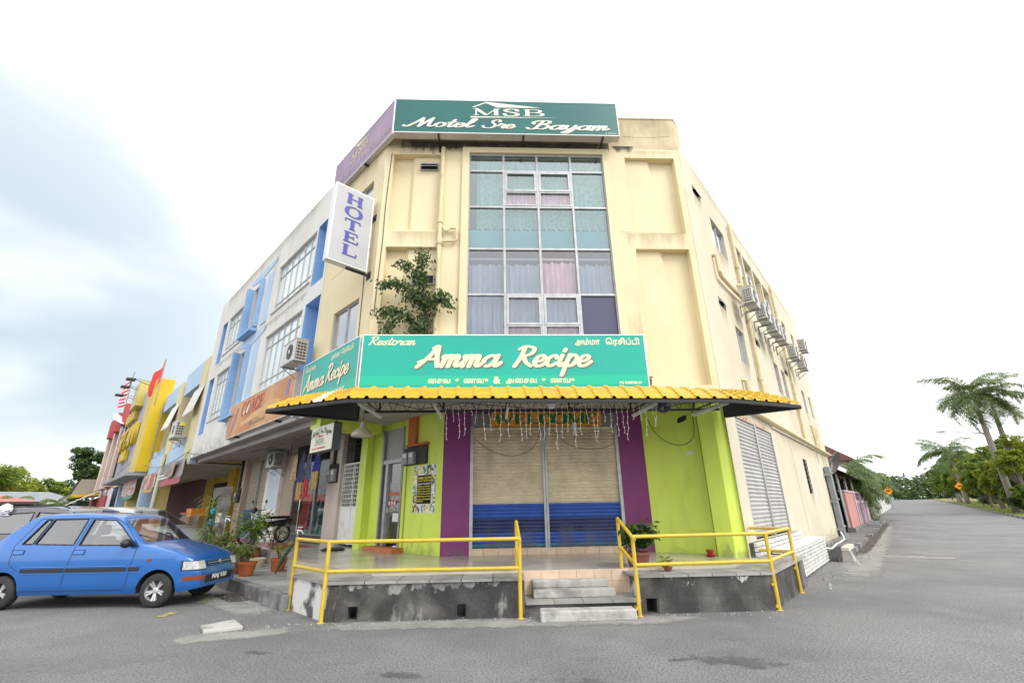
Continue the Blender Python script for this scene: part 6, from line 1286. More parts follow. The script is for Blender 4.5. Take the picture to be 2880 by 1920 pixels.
part('ground_wall', MB().box(FL, 44.1, 60, -0.29, 0.3, 0, 3.0), redb, rb)
part('tilted_awning', MB().hexa([FL.p(50, 2.6, 2.2), FL.p(58, 2.6, 2.2), FL.p(58, 0.3, 3.6), FL.p(50, 0.3, 3.6), FL.p(50, 2.6, 2.26), FL.p(58, 2.6, 2.26), FL.p(58, 0.3, 3.66), FL.p(50, 0.3, 3.66)]), offw, rb)
t = thing('satellite_dish', 'small satellite dish on a pole above the red band building', 'satellite dish', FL.p(44.2, 0.8, 8.9))
part('dish', MB().lathe(FL.p(44.2, 0.9, 9.3), [(0.02, 0), (0.4, 0.06), (0.6, 0.18), (0.58, 0.19)], 16, Matrix.Rotation(radians(50), 3, 'Y')), offw, t); part('pole', MB().tube([FL.p(44.2, 0.3, 8.4), FL.p(44.2, 0.9, 9.3)], 0.05, 6), dalu, t)
# stall and houses beyond the end of the row
stl = thing('food_stall', 'dark green stall with yellow canopy edge and clear rooflights beyond the red building', 'stall', FL.p(66, 3, 0))
part('body', MB().box(FL, 62, 70, -1.5, 1.2, 0.0, 2.9), mat('dark_green_paint', (0.012, 0.05, 0.035), 0.8), stl); part('canopy', MB().hexa([FL.p(61, 2.0, 3.2), FL.p(71, 2.0, 3.2), FL.p(71, -1, 3.6), FL.p(61, -1, 3.6), FL.p(61, 2.0, 3.5), FL.p(71, 2.0, 3.5), FL.p(71, -1, 3.8), FL.p(61, -1, 3.8)]), ylw, stl)
part('rooflight', MB().hexa([FL.p(62, 1.9, 3.52), FL.p(70.5, 1.9, 3.52), FL.p(70.5, -1, 3.9), FL.p(62, -1, 3.9), FL.p(62, 1.4, 5.2), FL.p(70.5, 1.4, 5.2), FL.p(70.5, -1, 5.2), FL.p(62, -1, 5.2)]), glass('dusty_sheet', (0.5, 0.48, 0.45), 0.1, body=(0.4, 0.37, 0.33), bodyf=0.7), stl)
for k in range(4): part('rooflight_bar', MB().tube([FL.p(62.5 + 2.6 * k, 1.92, 3.55), FL.p(62.5 + 2.6 * k, 1.42, 5.22)], 0.06, 5), blackm, stl)
def hut(p, d, w_, dp, h0, h1, wallm, roofm, label, nm='house'):
    f = Fr(p, d, nrm(d)); t = thing(nm, label, 'house', p); part('wall', MB().box(f, 0, w_, -dp, 0, 0, h0), wallm, t)
    part('roof', MB().add([f.p(-0.8, 0.9, h0 - 0.1), f.p(w_ + 0.8, 0.9, h0 - 0.1), f.p(w_ * 0.85, -dp / 2, h1), f.p(w_ * 0.15, -dp / 2, h1), f.p(-0.8, -dp - 0.9, h0 - 0.1), f.p(w_ + 0.8, -dp - 0.9, h0 - 0.1)], [(0, 1, 2, 3), (5, 4, 3, 2), (4, 0, 3), (1, 5, 2), (4, 5, 1, 0)]), roofm, t)
    part('fascia', MB().box(f, -0.8, w_ + 0.8, 0.9, 0.96, h0 - 0.3, h0 - 0.08), wallm, t)
    for k in range(3): part('window', MB().box(f, w_ * (0.15 + 0.28 * k), w_ * (0.15 + 0.28 * k) + 1.4, 0.003, 0.05, 1.0, h0 - 0.9), skyglass, t)
    return t
redroof = mat('pink_metal_roof', (0.50, 0.16, 0.14), 0.6, col2=(0.40, 0.12, 0.11), scale=1); darkw = mat('dark_shed_wall', (0.05, 0.05, 0.05), 0.9)
hut(Vector((-60, 26.5, 0)), az(47), 23.2, 7, 2.75, 3.6, darkw, redroof, 'long low house with faded pink metal roof behind the parked cars')
hut(Vector((-64, 44, 0)), az(50), 17.5, 7, 3.0, 4.1, whitem, mat('grey_metal_roof', (0.24, 0.25, 0.27), 0.6, col2=(0.17, 0.18, 0.19), scale=1), 'low white house with grey roof behind the palms')
# ================================================================== side road: brick wall, drain, duct
brm = mat('whitewashed_brick', (0.66, 0.65, 0.62), 0.85, col2=(0.48, 0.47, 0.44), scale=5, lo=0.45, hi=0.7, bump=0.5, bscale=45, var=0.10)
def bricks(par, fr, s0, s1, out, z0, z1, n_r, bw=0.225, th=0.05, m=None):
    h = (z1 - z0) / n_r; meshes = {}
    for r_ in range(n_r):
        x = s0 - (bw / 2 if r_ % 2 else 0)
        while x < s1 - 0.02:
            a, b_ = max(x, s0), min(x + bw, s1)
            if b_ - a > 0.03:
                key = round(b_ - a, 3)
                if key not in meshes:
                    mb = MB(); e = 0.006; w_ = key - 0.03; hh = h - 0.013
                    mb.add([(0, 0, 0), (w_, 0, 0), (w_, 0, hh), (0, 0, hh), (e, -th, e), (w_ - e, -th, e), (w_ - e, -th, hh - e), (e, -th, hh - e)], [(4, 5, 6, 7), (0, 1, 5, 4), (1, 2, 6, 5), (2, 3, 7, 6), (3, 0, 4, 7)]); meshes[key] = mb.mesh('brick', m or brm)
                part('brick', meshes[key], None, par, M=fr.m(a + 0.006, out + random.uniform(-0.004, 0.004), z0 + r_ * h + 0.006))
            x += bw
bw = thing('brick_planter', 'low white painted brick wall beside the side road', 'brick wall', FR.p(3.4, 0.4, 0))
mort = mat('dirty_mortar', (0.13, 0.125, 0.12), 0.95, col2=(0.06, 0.058, 0.055), scale=4)
part('mortar_core', MB().box(FR, 1.12, 5.75, 0.14, 0.47, 0, 0.585), mort, bw)
bricks(bw, FR, 1.12, 5.75, 0.472, 0.03, 0.60, 8); 
FRe = Fr(FR.p(1.12, 0.47, 0), -FR.n, -U); bricks(bw, FRe, 0, 0.33, 0.002, 0.03, 0.6, 8)
part('coping', MB().box(FR, 1.10, 5.77, 0.10, 0.525, 0.602, 0.625), brm, bw)
bs = thing('brick_plinth', 'white painted brick step below the grey side shutter', 'brick step', FR.p(2.5, 0.1, TF))
part('mortar_core', MB().box(FR, 0.10, 5.0, 0.001, 0.085, TF + 0.001, 0.79), mort, bs); bricks(bs, FR, 0.10, 5.0, 0.086, TF + 0.002, 0.80, 3)
struct('drain_bed', MB().prism([FR.p(5.8, 0.02, 0), FR.p(5.8, 0.72, 0), FR.p(40, 0.72, 0), FR.p(40, 0.02, 0)], 0.006, 0.012), drainm)  # flush dark strip, its colour standing for the depth of the sunken drain
dk_ = thing('drain_kerb', 'broken dark concrete kerb of the drain along the side wall', 'kerb', FR.p(9, 0.8, 0))
for k in range(28):
    a = 5.85 + 0.95 * k
    if k in (4, 9, 10): continue
    q = FR.p(a, 0.8, 0); z_ = gz(q); part('kerb_stone', MB().box(FR, a + 0.01, a + 0.93, 0.72 + random.uniform(-.03, .03), 0.90 + random.uniform(-.03, .02), z_ - 0.05, z_ + 0.13 + random.uniform(-.03, .02)), kerbm, dk_)
part('drain_back', MB().box(FR, 5.8, 16.1, 0.004, 0.14, 0.0, 0.22), kerbm, dk_)
t = thing('steel_duct', 'tall grey steel cable duct strapped to the side wall', 'duct', FR.p(13.9, 0.1, 0.1))
part('duct', MB().box(FR, 13.55, 14.15, 0.05, 0.22, 0.1, 2.92), mat('galvanised_duct', (0.27, 0.30, 0.32), 0.45, metal=0.3, col2=(0.20, 0.22, 0.24), scale=3), t)
for z in (0.55, 1.6, 2.65): part('strap', MB().box(FR, 13.35, 14.35, 0.221, 0.25, z, z + 0.06), dalu, t); part('strap_end', MB().box(FR, 13.30, 13.40, 0.002, 0.22, z - 0.1, z - 0.001), dalu, t)
t = thing('concrete_beam', 'short cream beam propped on a broken kerb block at the drain', 'beam', FR.p(6.6, 0.9, 0)); o = part('beam', MB().box(FR, 5.9, 7.3, 0.82, 1.0, 0.26, 0.36), mat('cream_beam', (0.52, 0.50, 0.40), 0.8), t); bevel_obj(o, 0.01)
part('prop_block', MB().hexa([FR.p(5.75, 1.06, 0), FR.p(6.25, 1.10, 0), FR.p(6.2, 0.85, 0), FR.p(5.8, 0.8, 0), FR.p(5.85, 1.02, 0.25), FR.p(6.1, 1.02, 0.258), FR.p(6.1, 0.86, 0.258), FR.p(5.88, 0.84, 0.25)]), slabm, t)
o = part('rubble_stone', MB().hexa([FR.p(5.1, 1.25, 0), FR.p(5.45, 1.22, 0), FR.p(5.4, 1.05, 0), FR.p(5.15, 1.08, 0), FR.p(5.22, 1.17, 0.09), FR.p(5.35, 1.17, 0.1), FR.p(5.33, 1.12, 0.08), FR.p(5.22, 1.12, 0.08)]), slabm); tag(o, 'pale triangular rubble stone on the road beside the beam', 'stone')
rr2 = random.Random(3)
for k, (s, ot) in enumerate(((0.9, 1.05), (1.35, 1.0), (2.0, 0.85), (2.6, 0.95))):
    b = MB(); pts = [FR.p(s + 0.07 * cos(a) * rr2.uniform(.7, 1.3), ot + 0.05 * sin(a) * rr2.uniform(.7, 1.3), 0) for a in [0, 1.05, 2.1, 3.14, 4.2, 5.2]]; b.add(pts + [FR.p(s, ot, 0.06)], [(i, (i + 1) % 6, 6) for i in range(6)]); o = part('rubble_stone', b, slabm); tag(o, ['first small rubble stone past the corner handrail post', 'second small rubble stone past the corner handrail post', 'third small rubble stone, at the middle of the white brick wall', 'farthest of the four small stones below the white brick wall'][k], 'stone', 'rubble along the white brick wall')
o = part('white_hose', MB().tube([FR.p(s, ot, z) for s, ot, z in ((6.4, 0.3, 0.3), (7.2, 0.45, 0.22), (8.2, 0.5, 0.3), (9.2, 0.42, 0.24), (10.4, 0.5, 0.3), (11.2, 0.35, 0.5))], 0.022, 6), whitem); tag(o, 'thin white hose lying along the drain under the side wall', 'hose')

# ================================================================== pink garden wall, houses and gardens along the side road
def gz_s(s): return gz(FR.p(s, 0, 0))
pk_t = mat('salmon_paint', (0.50, 0.24, 0.21), 0.8, col2=(0.42, 0.20, 0.18), scale=1.2, streak=(0.36, 0.25, 0.22), samt=0.5, sz=0.2, sscale=2); pk_p = mat('pale_pink_paint', (0.54, 0.42, 0.47), 0.8, col2=(0.44, 0.34, 0.38), scale=1.5); pk_m = mat('mauve_paint', (0.29, 0.145, 0.25), 0.8, col2=(0.24, 0.12, 0.20), scale=1.5)
gw_ = thing('pink_garden_wall', 'salmon and mauve panelled garden wall beyond the beige building', 'garden wall', FR.p(30, 0, 0.3))
part('salmon_panel', MB().box(FR, 19.3, 23.6, -0.15, 0.05, 0.30, 2.0), pk_t, gw_); part('wall_cap', MB().box(FR, 19.25, 41.2, -0.2, 0.09, 2.003, 2.09), pk_p, gw_)
part('wall_foot', MB().box(FR, 19.3, 41.2, -0.2, 0.12, 0.0, 0.298), kerbm, gw_)
for k in range(5):
    a = 23.62 + 3.5 * k; part('mauve_panel', MB().box(FR, a + 0.5, a + 3.48, -0.15, 0.0, 0.30, 2.0), pk_m, gw_)
    part('pier', MB().box(FR, a, a + 0.48, -0.15, 0.10, 0.30, 2.0), pk_p, gw_); part('middle_rail', MB().box(FR, a + 0.5, a + 3.48, 0.001, 0.05, 1.45, 1.6), pk_p, gw_)
    part('upright', MB().box(FR, a + 1.8, a + 2.1, 0.002, 0.06, 0.30, 1.449), pk_p, gw_)
wgw = thing('white_garden_wall', 'pale green-white garden wall beyond the mauve wall', 'garden wall', FR.p(55, 0, 0.5))
for k in range(7):
    a = 43 + 5.2 * k; z_ = gz_s(a + 2); part('panel', MB().box(FR, a, a + 4.6, -0.15, 0.0, z_, z_ + 1.75), whitem if k else mat('pale_green_paint', (0.50, 0.58, 0.55), 0.8), wgw); part('pier', MB().box(FR, a + 4.62, a + 5.18, -0.2, 0.08, z_, z_ + 1.85), whitem, wgw)
    for j in range(3): part('vent_block', MB().box(FR, a + 0.8 + 1.2 * j, a + 1.4 + 1.2 * j, 0.001, 0.03, z_ + 1.25, z_ + 1.6), dark, wgw)
brr = mat('brown_tile_roof', (0.22, 0.105, 0.075), 0.8, col2=(0.17, 0.08, 0.06), scale=1.5, bump=0.4, bscale=12)
def terrace_house(s0, s1, o1, dep, h0, h1, label, wallm, zf):
    t = thing('terrace_house', label, 'house', FR.p((s0 + s1) / 2, o1 - dep / 2, zf))
    part('wall', MB().box(FR, s0, s1, o1 - dep, o1, zf, zf + h0), wallm, t)
    f = lambda s, o, z: FR.p(s, o, zf + z)
    rf = part('roof', MB().add([f(s0 - 0.7, o1 + 0.8, h0 - 0.2), f(s1 + 0.7, o1 + 0.8, h0 - 0.2), f(s1 + 0.7, o1 - dep / 2, h1), f(s0 - 0.7, o1 - dep / 2, h1), f(s0 - 0.7, o1 - dep - 0.8, h0 - 0.2), f(s1 + 0.7, o1 - dep - 0.8, h0 - 0.2)], [(0, 1, 2, 3), (5, 4, 3, 2), (4, 0, 3), (1, 5, 2), (4, 5, 1, 0)]), brr, t)
    part('fascia', MB().box(FR, s0 - 0.7, s1 + 0.7, o1 + 0.803, o1 + 0.85, zf + h0 - 0.4, zf + h0 - 0.16), whitem, t)
    for k in range(3):
        a = s0 + (s1 - s0) * (0.1 + 0.3 * k); w_ = part('window', MB().box(FR, a, a + 1.6, o1 + 0.002, o1 + 0.05, zf + h0 - 1.9, zf + h0 - 0.7), skyglass, t); part('frame_bar', MB().box(FR, a + 0.77, a + 0.83, o1 + 0.051, o1 + 0.07, zf + h0 - 1.9, zf + h0 - 0.7), whitem, w_)
    return t
terrace_house(20.5, 33, -1.0, 5, 3.3, 4.5, 'single storey terrace house with brown hipped roof behind the salmon wall', crey, 0.3)
terrace_house(37, 56, -0.9, 4.4, 4.5, 6.4, 'taller house with broad reddish brown gable roof behind the palms', whitem, 0.4)
# porch
cp = thing('porch_canopy', 'curved maroon porch canopy on steel posts above the salmon wall', 'canopy', FR.p(24, -1, 2.9))
b = MB(); rows = []
for k in range(9):
    f = k / 8; rows.append([FR.p(s, -2.4 + 2.9 * f, 3.45 - 0.75 * f ** 2.2) for s in (18.2, 21, 24, 27, 29.5)])
b.grid(rows); b.grid([[p - Zv * 0.05 for p in r_] for r_ in rows]); part('sheet', b, mat('maroon_sheet', (0.14, 0.035, 0.04), 0.5, col2=(0.10, 0.03, 0.03), scale=2), cp)
for s in (18.6, 22, 25.5, 29): part('post', MB().tube([FR.p(s, -0.05, 0.35), FR.p(s, -0.05, 2.85)], 0.05, 8), alu, cp)
t = thing('satellite_dish', 'dark satellite dish on the rear corner of the beige building', 'satellite dish', FR.p(16.4, -0.2, 3.1))
b = MB().lathe(FR.p(16.9, 0.05, 3.35), [(0.03, 0), (0.35, 0.05), (0.55, 0.16), (0.53, 0.18), (0.03, 0.03)], 18, Matrix.Rotation(radians(115), 3, Vector((0.8, 0.6, 0)))); part('dish', b, mat('dark_dish', (0.10, 0.09, 0.09), 0.5), t); part('arm', MB().tube([FR.p(16.2, -0.05, 2.9), FR.p(16.6, 0.0, 2.95), FR.p(16.9, 0.05, 3.3)], 0.03, 6), dalu, t)

# ================================================================== right verge with painted kerb
vg_ = MB(); us = [20, 30, 40, 50, 60, 80, 110, 150, 220, 320, 420]
vg_.grid([[FU.p(u, v_, 0.09 + (0.25 if v_ > 12 else 0) + KS * (max(u, A0) - A0)) for v_ in (5.62, 7, 9, 12, 20, 60, 300)] for u in us]); struct('verge', vg_, lawnm)
kb = thing('painted_kerb', 'worn black and white kerb along the grass verge of the side road', 'kerb', FU.p(60, 5.5, 0.3))
kbl, kwh = mat('kerb_black', (0.045, 0.042, 0.04), 0.9, col2=(0.18, 0.16, 0.14), scale=6), mat('kerb_white', (0.36, 0.33, 0.29), 0.9, col2=(0.16, 0.14, 0.12), scale=7, lo=0.42, hi=0.6)
for k in range(110):
    u = 40 + 1.1 * k; z_ = KS * (u - A0); part('kerb_stone', MB().box(FU, u + 0.02, u + 1.08, 5.45, 5.62, z_ - 0.05, z_ + 0.14 + random.uniform(-0.015, 0.015)), kwh if k % 2 else kbl, kb)
gb = MB(); r = random.Random(21)
for k in range(9000):
    u = 34 + 110 * r.random() ** 1.6; v_ = 5.65 + abs(r.gauss(0, 1)) * 2.6; q = FU.p(u, v_, 0.085 + KS * (u - A0)); a = r.uniform(0, 6.3); h = r.uniform(0.04, 0.14); w_ = 0.02 + u * 0.0005; e = Vector((cos(a), sin(a), 0))
    gb.add([q - e * w_, q + e * w_, q + e.orthogonal().normalized() * 0.03 + Zv * h], [(0, 1, 2)])
tag(part('verge_grass', gb, grassm), 'short grass on the verge right of the side road', 'grass', kind='stuff')

# ================================================================== trees
bark = mat('tree_bark', (0.15, 0.125, 0.10), 0.9, col2=(0.08, 0.065, 0.05), scale=6, lo=0.4, hi=0.65, bump=0.6, bscale=20)
palmtr = mat('palm_trunk', (0.27, 0.25, 0.225), 0.85, col2=(0.17, 0.15, 0.13), scale=3, stretch=(0.3, 0.3, 5), bump=0.4, bscale=15)
lf1 = leafmat('leaf_mid', (0.06, 0.11, 0.014), (0.18, 0.26, 0.035), 0.38); lf2 = leafmat('leaf_lime', (0.11, 0.16, 0.012), (0.30, 0.34, 0.035), 0.45); lf3 = leafmat('leaf_dark', (0.030, 0.062, 0.014), (0.085, 0.14, 0.03), 0.28); lf4 = leafmat('leaf_variegated', (0.06, 0.10, 0.04), (0.34, 0.38, 0.26), 0.2); lf5 = leafmat('leaf_glossy', (0.016, 0.045, 0.010), (0.075, 0.14, 0.020), 0.25)
def leaf_cloud(b, c, rad, n, size, r, flat=0.75, droop=0.0):
    for _ in range(n):
        d = Vector((r.gauss(0, 1), r.gauss(0, 1), r.gauss(0, 1))); d.normalize(); rr = rad * (0.45 + 0.55 * r.random() ** 0.5); p = c + Vector((d.x * rr, d.y * rr, d.z * rr * flat))
        s = size * r.uniform(0.6, 1.35); e = Vector((r.gauss(0, 1), r.gauss(0, 1), r.gauss(0, 0.5) - droop)).normalized(); f = e.cross(Vector((r.gauss(0, 0.6), r.gauss(0, 0.6), 1))).normalized()
        b.add([p - e * s, p + f * s * 0.42, p + e * s, p - f * s * 0.42], [(0, 1, 2, 3)])
def tree(label, base, h, tr_h, rx, rz, n, per, size, m, seed, tr=0.2, name='tree', group=None, cl=None, lean=(0, 0), flat=0.75):
    r = random.Random(seed); base = Vector(base); t = thing(name, label, 'tree' if 'tree' in name else 'shrub', base, group=group)
    top = base + Vector((lean[0], lean[1], tr_h)); b = MB().tube([base, base.lerp(top, 0.5) + Vector((r.uniform(-.1, .1), r.uniform(-.1, .1), 0)) * tr_h * 0.1, top], [tr, tr * 0.8, tr * 0.6], 9)
    cen = base + Vector((lean[0], lean[1], tr_h + (h - tr_h) * 0.5)); cb = MB(); cs = []
    for k in range(n):
        d = Vector((r.gauss(0, 1), r.gauss(0, 1), r.gauss(0, 1))).normalized(); q = r.random() ** 0.4; c = cen + Vector((d.x * rx * q, d.y * rx * q, d.z * rz * q)); cs.append(c)
        leaf_cloud(cb, c, (cl or rx * 0.34) * r.uniform(0.7, 1.25), per, size, r, flat)
    for c in cs[:min(n, 11)]: m_ = top.lerp(c, 0.5) + Vector((0, 0, -0.06 * h)); b.tube([top - Zv * 0.1 * tr_h, m_, c], [tr * 0.5, tr * 0.28, tr * 0.08], 6)
    part('trunk', b, bark, t); part('crown', cb, m, t); return t
# frond meshes shared by all palms
def frond_mesh(L_, droop, n, ll, m, r, arch=0.9):
    b = MB(); pts = []; x = z = 0.0; a = arch
    for k in range(13):
        pts.append(Vector((x, 0, z))); a -= droop / 12; x += L_ / 12 * cos(a); z += L_ / 12 * sin(a)
    b.tube(pts, [0.035 * (1 - 0.85 * k / 12) for k in range(13)], 5)
    for k in range(n):
        f = 0.12 + 0.87 * k / n; i = min(int(f * 12), 11); u = f * 12 - i; p = pts[i].lerp(pts[i + 1], u); d = (pts[i + 1] - pts[i]).normalized(); ln = ll * (0.45 + 0.9 * sin(min(1, f * 1.05) * pi) ** 0.7) * r.uniform(0.85, 1.1)
        for sd in (-1, 1):
            e = (d * 0.55 + Vector((0, sd, 0)) * 0.75 + Vector((0, 0, r.uniform(-0.35, 0.15)))).normalized(); mid = p + e * ln * 0.55; tip = p + e * ln + Vector((0, 0, -ln * r.uniform(0.25, 0.6))); wv = d * (0.028 + 0.010 * ll)
            b.add([p - wv * 0.5, p + wv * 0.5, mid + wv, tip, mid - wv], [(0, 1, 2, 4), (4, 2, 3)])
    return b.mesh('frond', m)
pfm = leafmat('palm_leaflet', (0.035, 0.07, 0.014), (0.13, 0.19, 0.045), 0.35); pfm2 = leafmat('young_palm_leaflet', (0.05, 0.10, 0.012), (0.14, 0.22, 0.03), 0.35)
rf_ = random.Random(11)
FM = [frond_mesh(3.9, 1.7, 50, 0.70, pfm, rf_, 0.95), frond_mesh(3.7, 1.35, 48, 0.66, pfm, rf_, 0.95), frond_mesh(3.8, 2.2, 48, 0.66, pfm, rf_, 0.9)]
FM2 = [frond_mesh(2.6, 1.9, 34, 0.55, pfm2, rf_), frond_mesh(2.4, 2.4, 34, 0.5, pfm2, rf_, 0.7)]
def palm(label, base, h, nf, sc=1.0, seed=1, lean=(0, 0), tr=0.30, meshes=None, group='palms', shaft=True):
    r = random.Random(seed); base = Vector(base); t = thing('palm_tree', label, 'palm', base, group=group); top = base + Vector((lean[0], lean[1], h))
    pts = [base, base.lerp(top, 0.3) - Vector((lean[0], lean[1], 0)) * 0.08, base.lerp(top, 0.65), base.lerp(top, 0.86), top]
    b = MB().tube(pts, [tr * 1.15, tr, tr * 0.95, tr * 0.7, tr * 0.45], 12); b.smooth = True; part('trunk', b, palmtr, t)
    if shaft: part('crownshaft', MB().tube([top - Zv * 0.15, top + Zv * 0.5 * sc, top + Zv * 0.9 * sc], [tr * 0.5, tr * 0.42, tr * 0.15], 10), mat('crownshaft_green', (0.10, 0.15, 0.03), 0.5), t)
    c = top + Zv * (0.75 * sc if shaft else 0)
    for k in range(nf):
        a = 2 * pi * k * 0.382 + r.uniform(-.2, .2); tilt = 0.55 - 2.0 * (k / nf) + r.uniform(-.12, .12); M = Matrix.Translation(c) @ Matrix.Rotation(a, 4, 'Z') @ Matrix.Rotation(-tilt * 0.8, 4, 'Y') @ Matrix.Rotation(r.uniform(-.5, .5), 4, 'X') @ Matrix.Scale(sc * r.uniform(0.85, 1.1), 4)
        part('frond', (meshes or FM)[k % len(meshes or FM)], None, t, M=M)
    return t
def at_uv(u, v_): q = FU.p(u, v_, 0); q.z = gz(q) + (0.09 if v_ > 5.6 else 0); return q
palm('tall royal palm at the right edge, left of a pair, crown against the sky', at_uv(56, 6.25), 9.1, 16, 1.02, 3, (-0.1, 0.0), 0.23)
palm('royal palm at the right edge with its crown overlapping the taller pair palm', at_uv(58, 7.3), 8.9, 16, 1.05, 8, (0.3, 0.2), 0.23)
palm('royal palm with straight grey trunk behind the right road sign', at_uv(104, 6.6), 6.8, 16, 1.3, 5, (-0.2, 0), 0.34)
palm('royal palm farther along the verge, half hidden by green crowns', at_uv(126, 7.0), 7.6, 16, 1.5, 6, (0, 0), 0.36)
for k, (u, v_, h, tr_h, rx, rz, m, sd, sz) in enumerate(((58, 7.7, 6.6, 2.4, 1.5, 1.7, lf2, 31, 0.14), (66, 7.6, 6.6, 2.0, 1.7, 2.0, lf1, 32, 0.16), (75, 8.0, 6.8, 2.0, 2.0, 2.1, lf2, 33, 0.18), (70, 9.0, 7.6, 2.2, 2.0, 2.3, lf1, 34, 0.17), (88, 8.6, 7.6, 2.0, 2.4, 2.6, lf1, 35, 0.21), (112, 8.8, 8.4, 2.0, 3.0, 3.0, lf2, 36, 0.27), (150, 9.5, 9.5, 2.0, 4.2, 3.6, lf1, 37, 0.34), (62, 7.1, 5.0, 2.0, 1.2, 1.2, lf2, 38, 0.13), (54.5, 6.9, 5.6, 2.2, 1.1, 1.0, lf2, 39, 0.11), (70, 6.9, 4.6, 1.2, 1.3, 1.5, lf2, 81, 0.14), (79, 7.0, 5.4, 1.3, 1.5, 1.9, lf1, 82, 0.16), (92, 7.4, 6.0, 1.3, 1.9, 2.2, lf2, 83, 0.19), (118, 7.6, 6.6, 1.4, 2.4, 2.5, lf1, 84, 0.24), (140, 8.0, 7.4, 1.5, 2.8, 2.8, lf2, 85, 0.28), (180, 8.6, 9.0, 1.6, 4.0, 3.6, lf1, 86, 0.36))):
    tree(['lime leaved tree beside the tall royal palm', 'spreading green tree left of the royal palm pair', 'bright lime tree in the middle of the verge', 'dense green tree at the right edge behind the palms', 'full green tree behind the right road sign', 'lime crowned tree far along the verge', 'farthest broad tree on the right of the road', 'low lime tree under the right palm crown', 'thin lime tree crossing the trunk of the tall royal palm', 'low bright tree at the verge left of the variegated shrub', 'round green tree just right of the right road sign', 'bushy lime tree behind the right road sign post', 'green tree left of the right road sign along the verge', 'bright lime tree near the far bend of the verge', 'last green tree before the distant wood on the right'][k], at_uv(u, v_), h, tr_h, rx, rz, 30, 190, sz, m, sd, 0.16, 'verge_tree', 'trees on the right verge')
for k, (u, v_, h, rx, m, sd, sz) in enumerate(((58, 7.3, 2.6, 1.0, lf3, 41, 0.11), (63, 7.2, 2.4, 0.9, lf1, 42, 0.11), (71, 7.2, 2.6, 0.9, lf4, 43, 0.11), (67, 8.2, 3.4, 1.3, lf3, 44, 0.13), (80, 7.0, 1.6, 0.8, lf4, 45, 0.12), (84, 8.4, 3.4, 1.8, lf3, 46, 0.17), (104, 8.6, 3.6, 2.4, lf3, 47, 0.22), (60, 7.9, 3.2, 1.2, lf1, 48, 0.12), (53.5, 6.75, 2.5, 0.75, lf1, 49, 0.10), (55, 6.55, 1.5, 0.6, lf3, 50, 0.09))):
    tree(['dark green shrub at the right edge of the verge', 'mid green shrub left of the dark verge shrub', 'pale variegated shrub under the palms', 'tall dark shrub behind the verge bushes', 'small pale variegated bush nearest the right road sign', 'dark shrub behind the variegated bushes', 'dark thicket shrub beyond the road sign', 'leafy shrub at the extreme right under the lime tree', 'upright green shrub before the palm trunk at the right edge', 'low dark shrub at the foot of the tall royal palm'][k], at_uv(u, v_), h, h * 0.25, rx, h * 0.36, 24, 170, sz, m, sd, 0.07, 'verge_shrub', 'shrubs on the right verge', cl=rx * 0.42)
# left side of the side road
palm('drooping garden palm over the mauve wall, nearest of the row', at_uv(37, -3.4), 2.6, 15, 0.85, 12, (0.2, 0), 0.16, None, 'garden palms', False)
palm('drooping garden palm over the mauve wall, second of the row', at_uv(45, -3.6), 2.9, 16, 0.95, 13, (0.1, 0), 0.16, None, 'garden palms', False)
palm('drooping garden palm behind the left road sign', at_uv(92, -5.2), 3.0, 15, 1.0, 14, (0.2, 0), 0.2, None, 'garden palms', False)
for k, (u, v_, h, tr_h, rx, rz, m, sd, sz) in enumerate(((62, -4.6, 4.6, 1.0, 1.5, 1.7, lf2, 51, 0.14), (72, -6.6, 6.4, 1.4, 1.9, 2.4, lf2, 52, 0.17), (110, -6.2, 6.2, 1.4, 2.6, 2.2, lf1, 53, 0.25), (150, -8, 8, 1.6, 4.0, 3.0, lf1, 54, 0.34), (210, -9, 10, 2, 5.0, 3.6, lf3, 55, 0.45))):
    tree(['lime conifer-like tree behind the white garden wall', 'tall pale lime tree behind the mauve wall palms', 'green tree behind the left road sign', 'green tree far along the left gardens', 'dark tree farthest along the left gardens'][k], at_uv(u, v_), h, tr_h, rx, rz, 26, 170, sz, m, sd, 0.14, 'garden_tree', 'trees along the left gardens', cl=rx * 0.36)
t = tree('small clipped dark hedge bush behind the salmon wall', at_uv(31.5, -3.6), 2.75, 0.6, 1.0, 0.8, 14, 150, 0.08, lf3, 61, 0.08, 'hedge_shrub', cl=0.45)
wb = MB(); r = random.Random(77)
for k in range(420):
    v_ = r.uniform(-60, 60) ; u = r.uniform(230, 330); q = at_uv(u, v_); leaf_cloud(wb, q + Zv * r.uniform(0.5, 8), r.uniform(2.4, 4.5), 70, 0.9, r)
tag(part('far_wood', wb, lf3), 'distant dark wood closing the end of the side road', 'wood', kind='stuff')
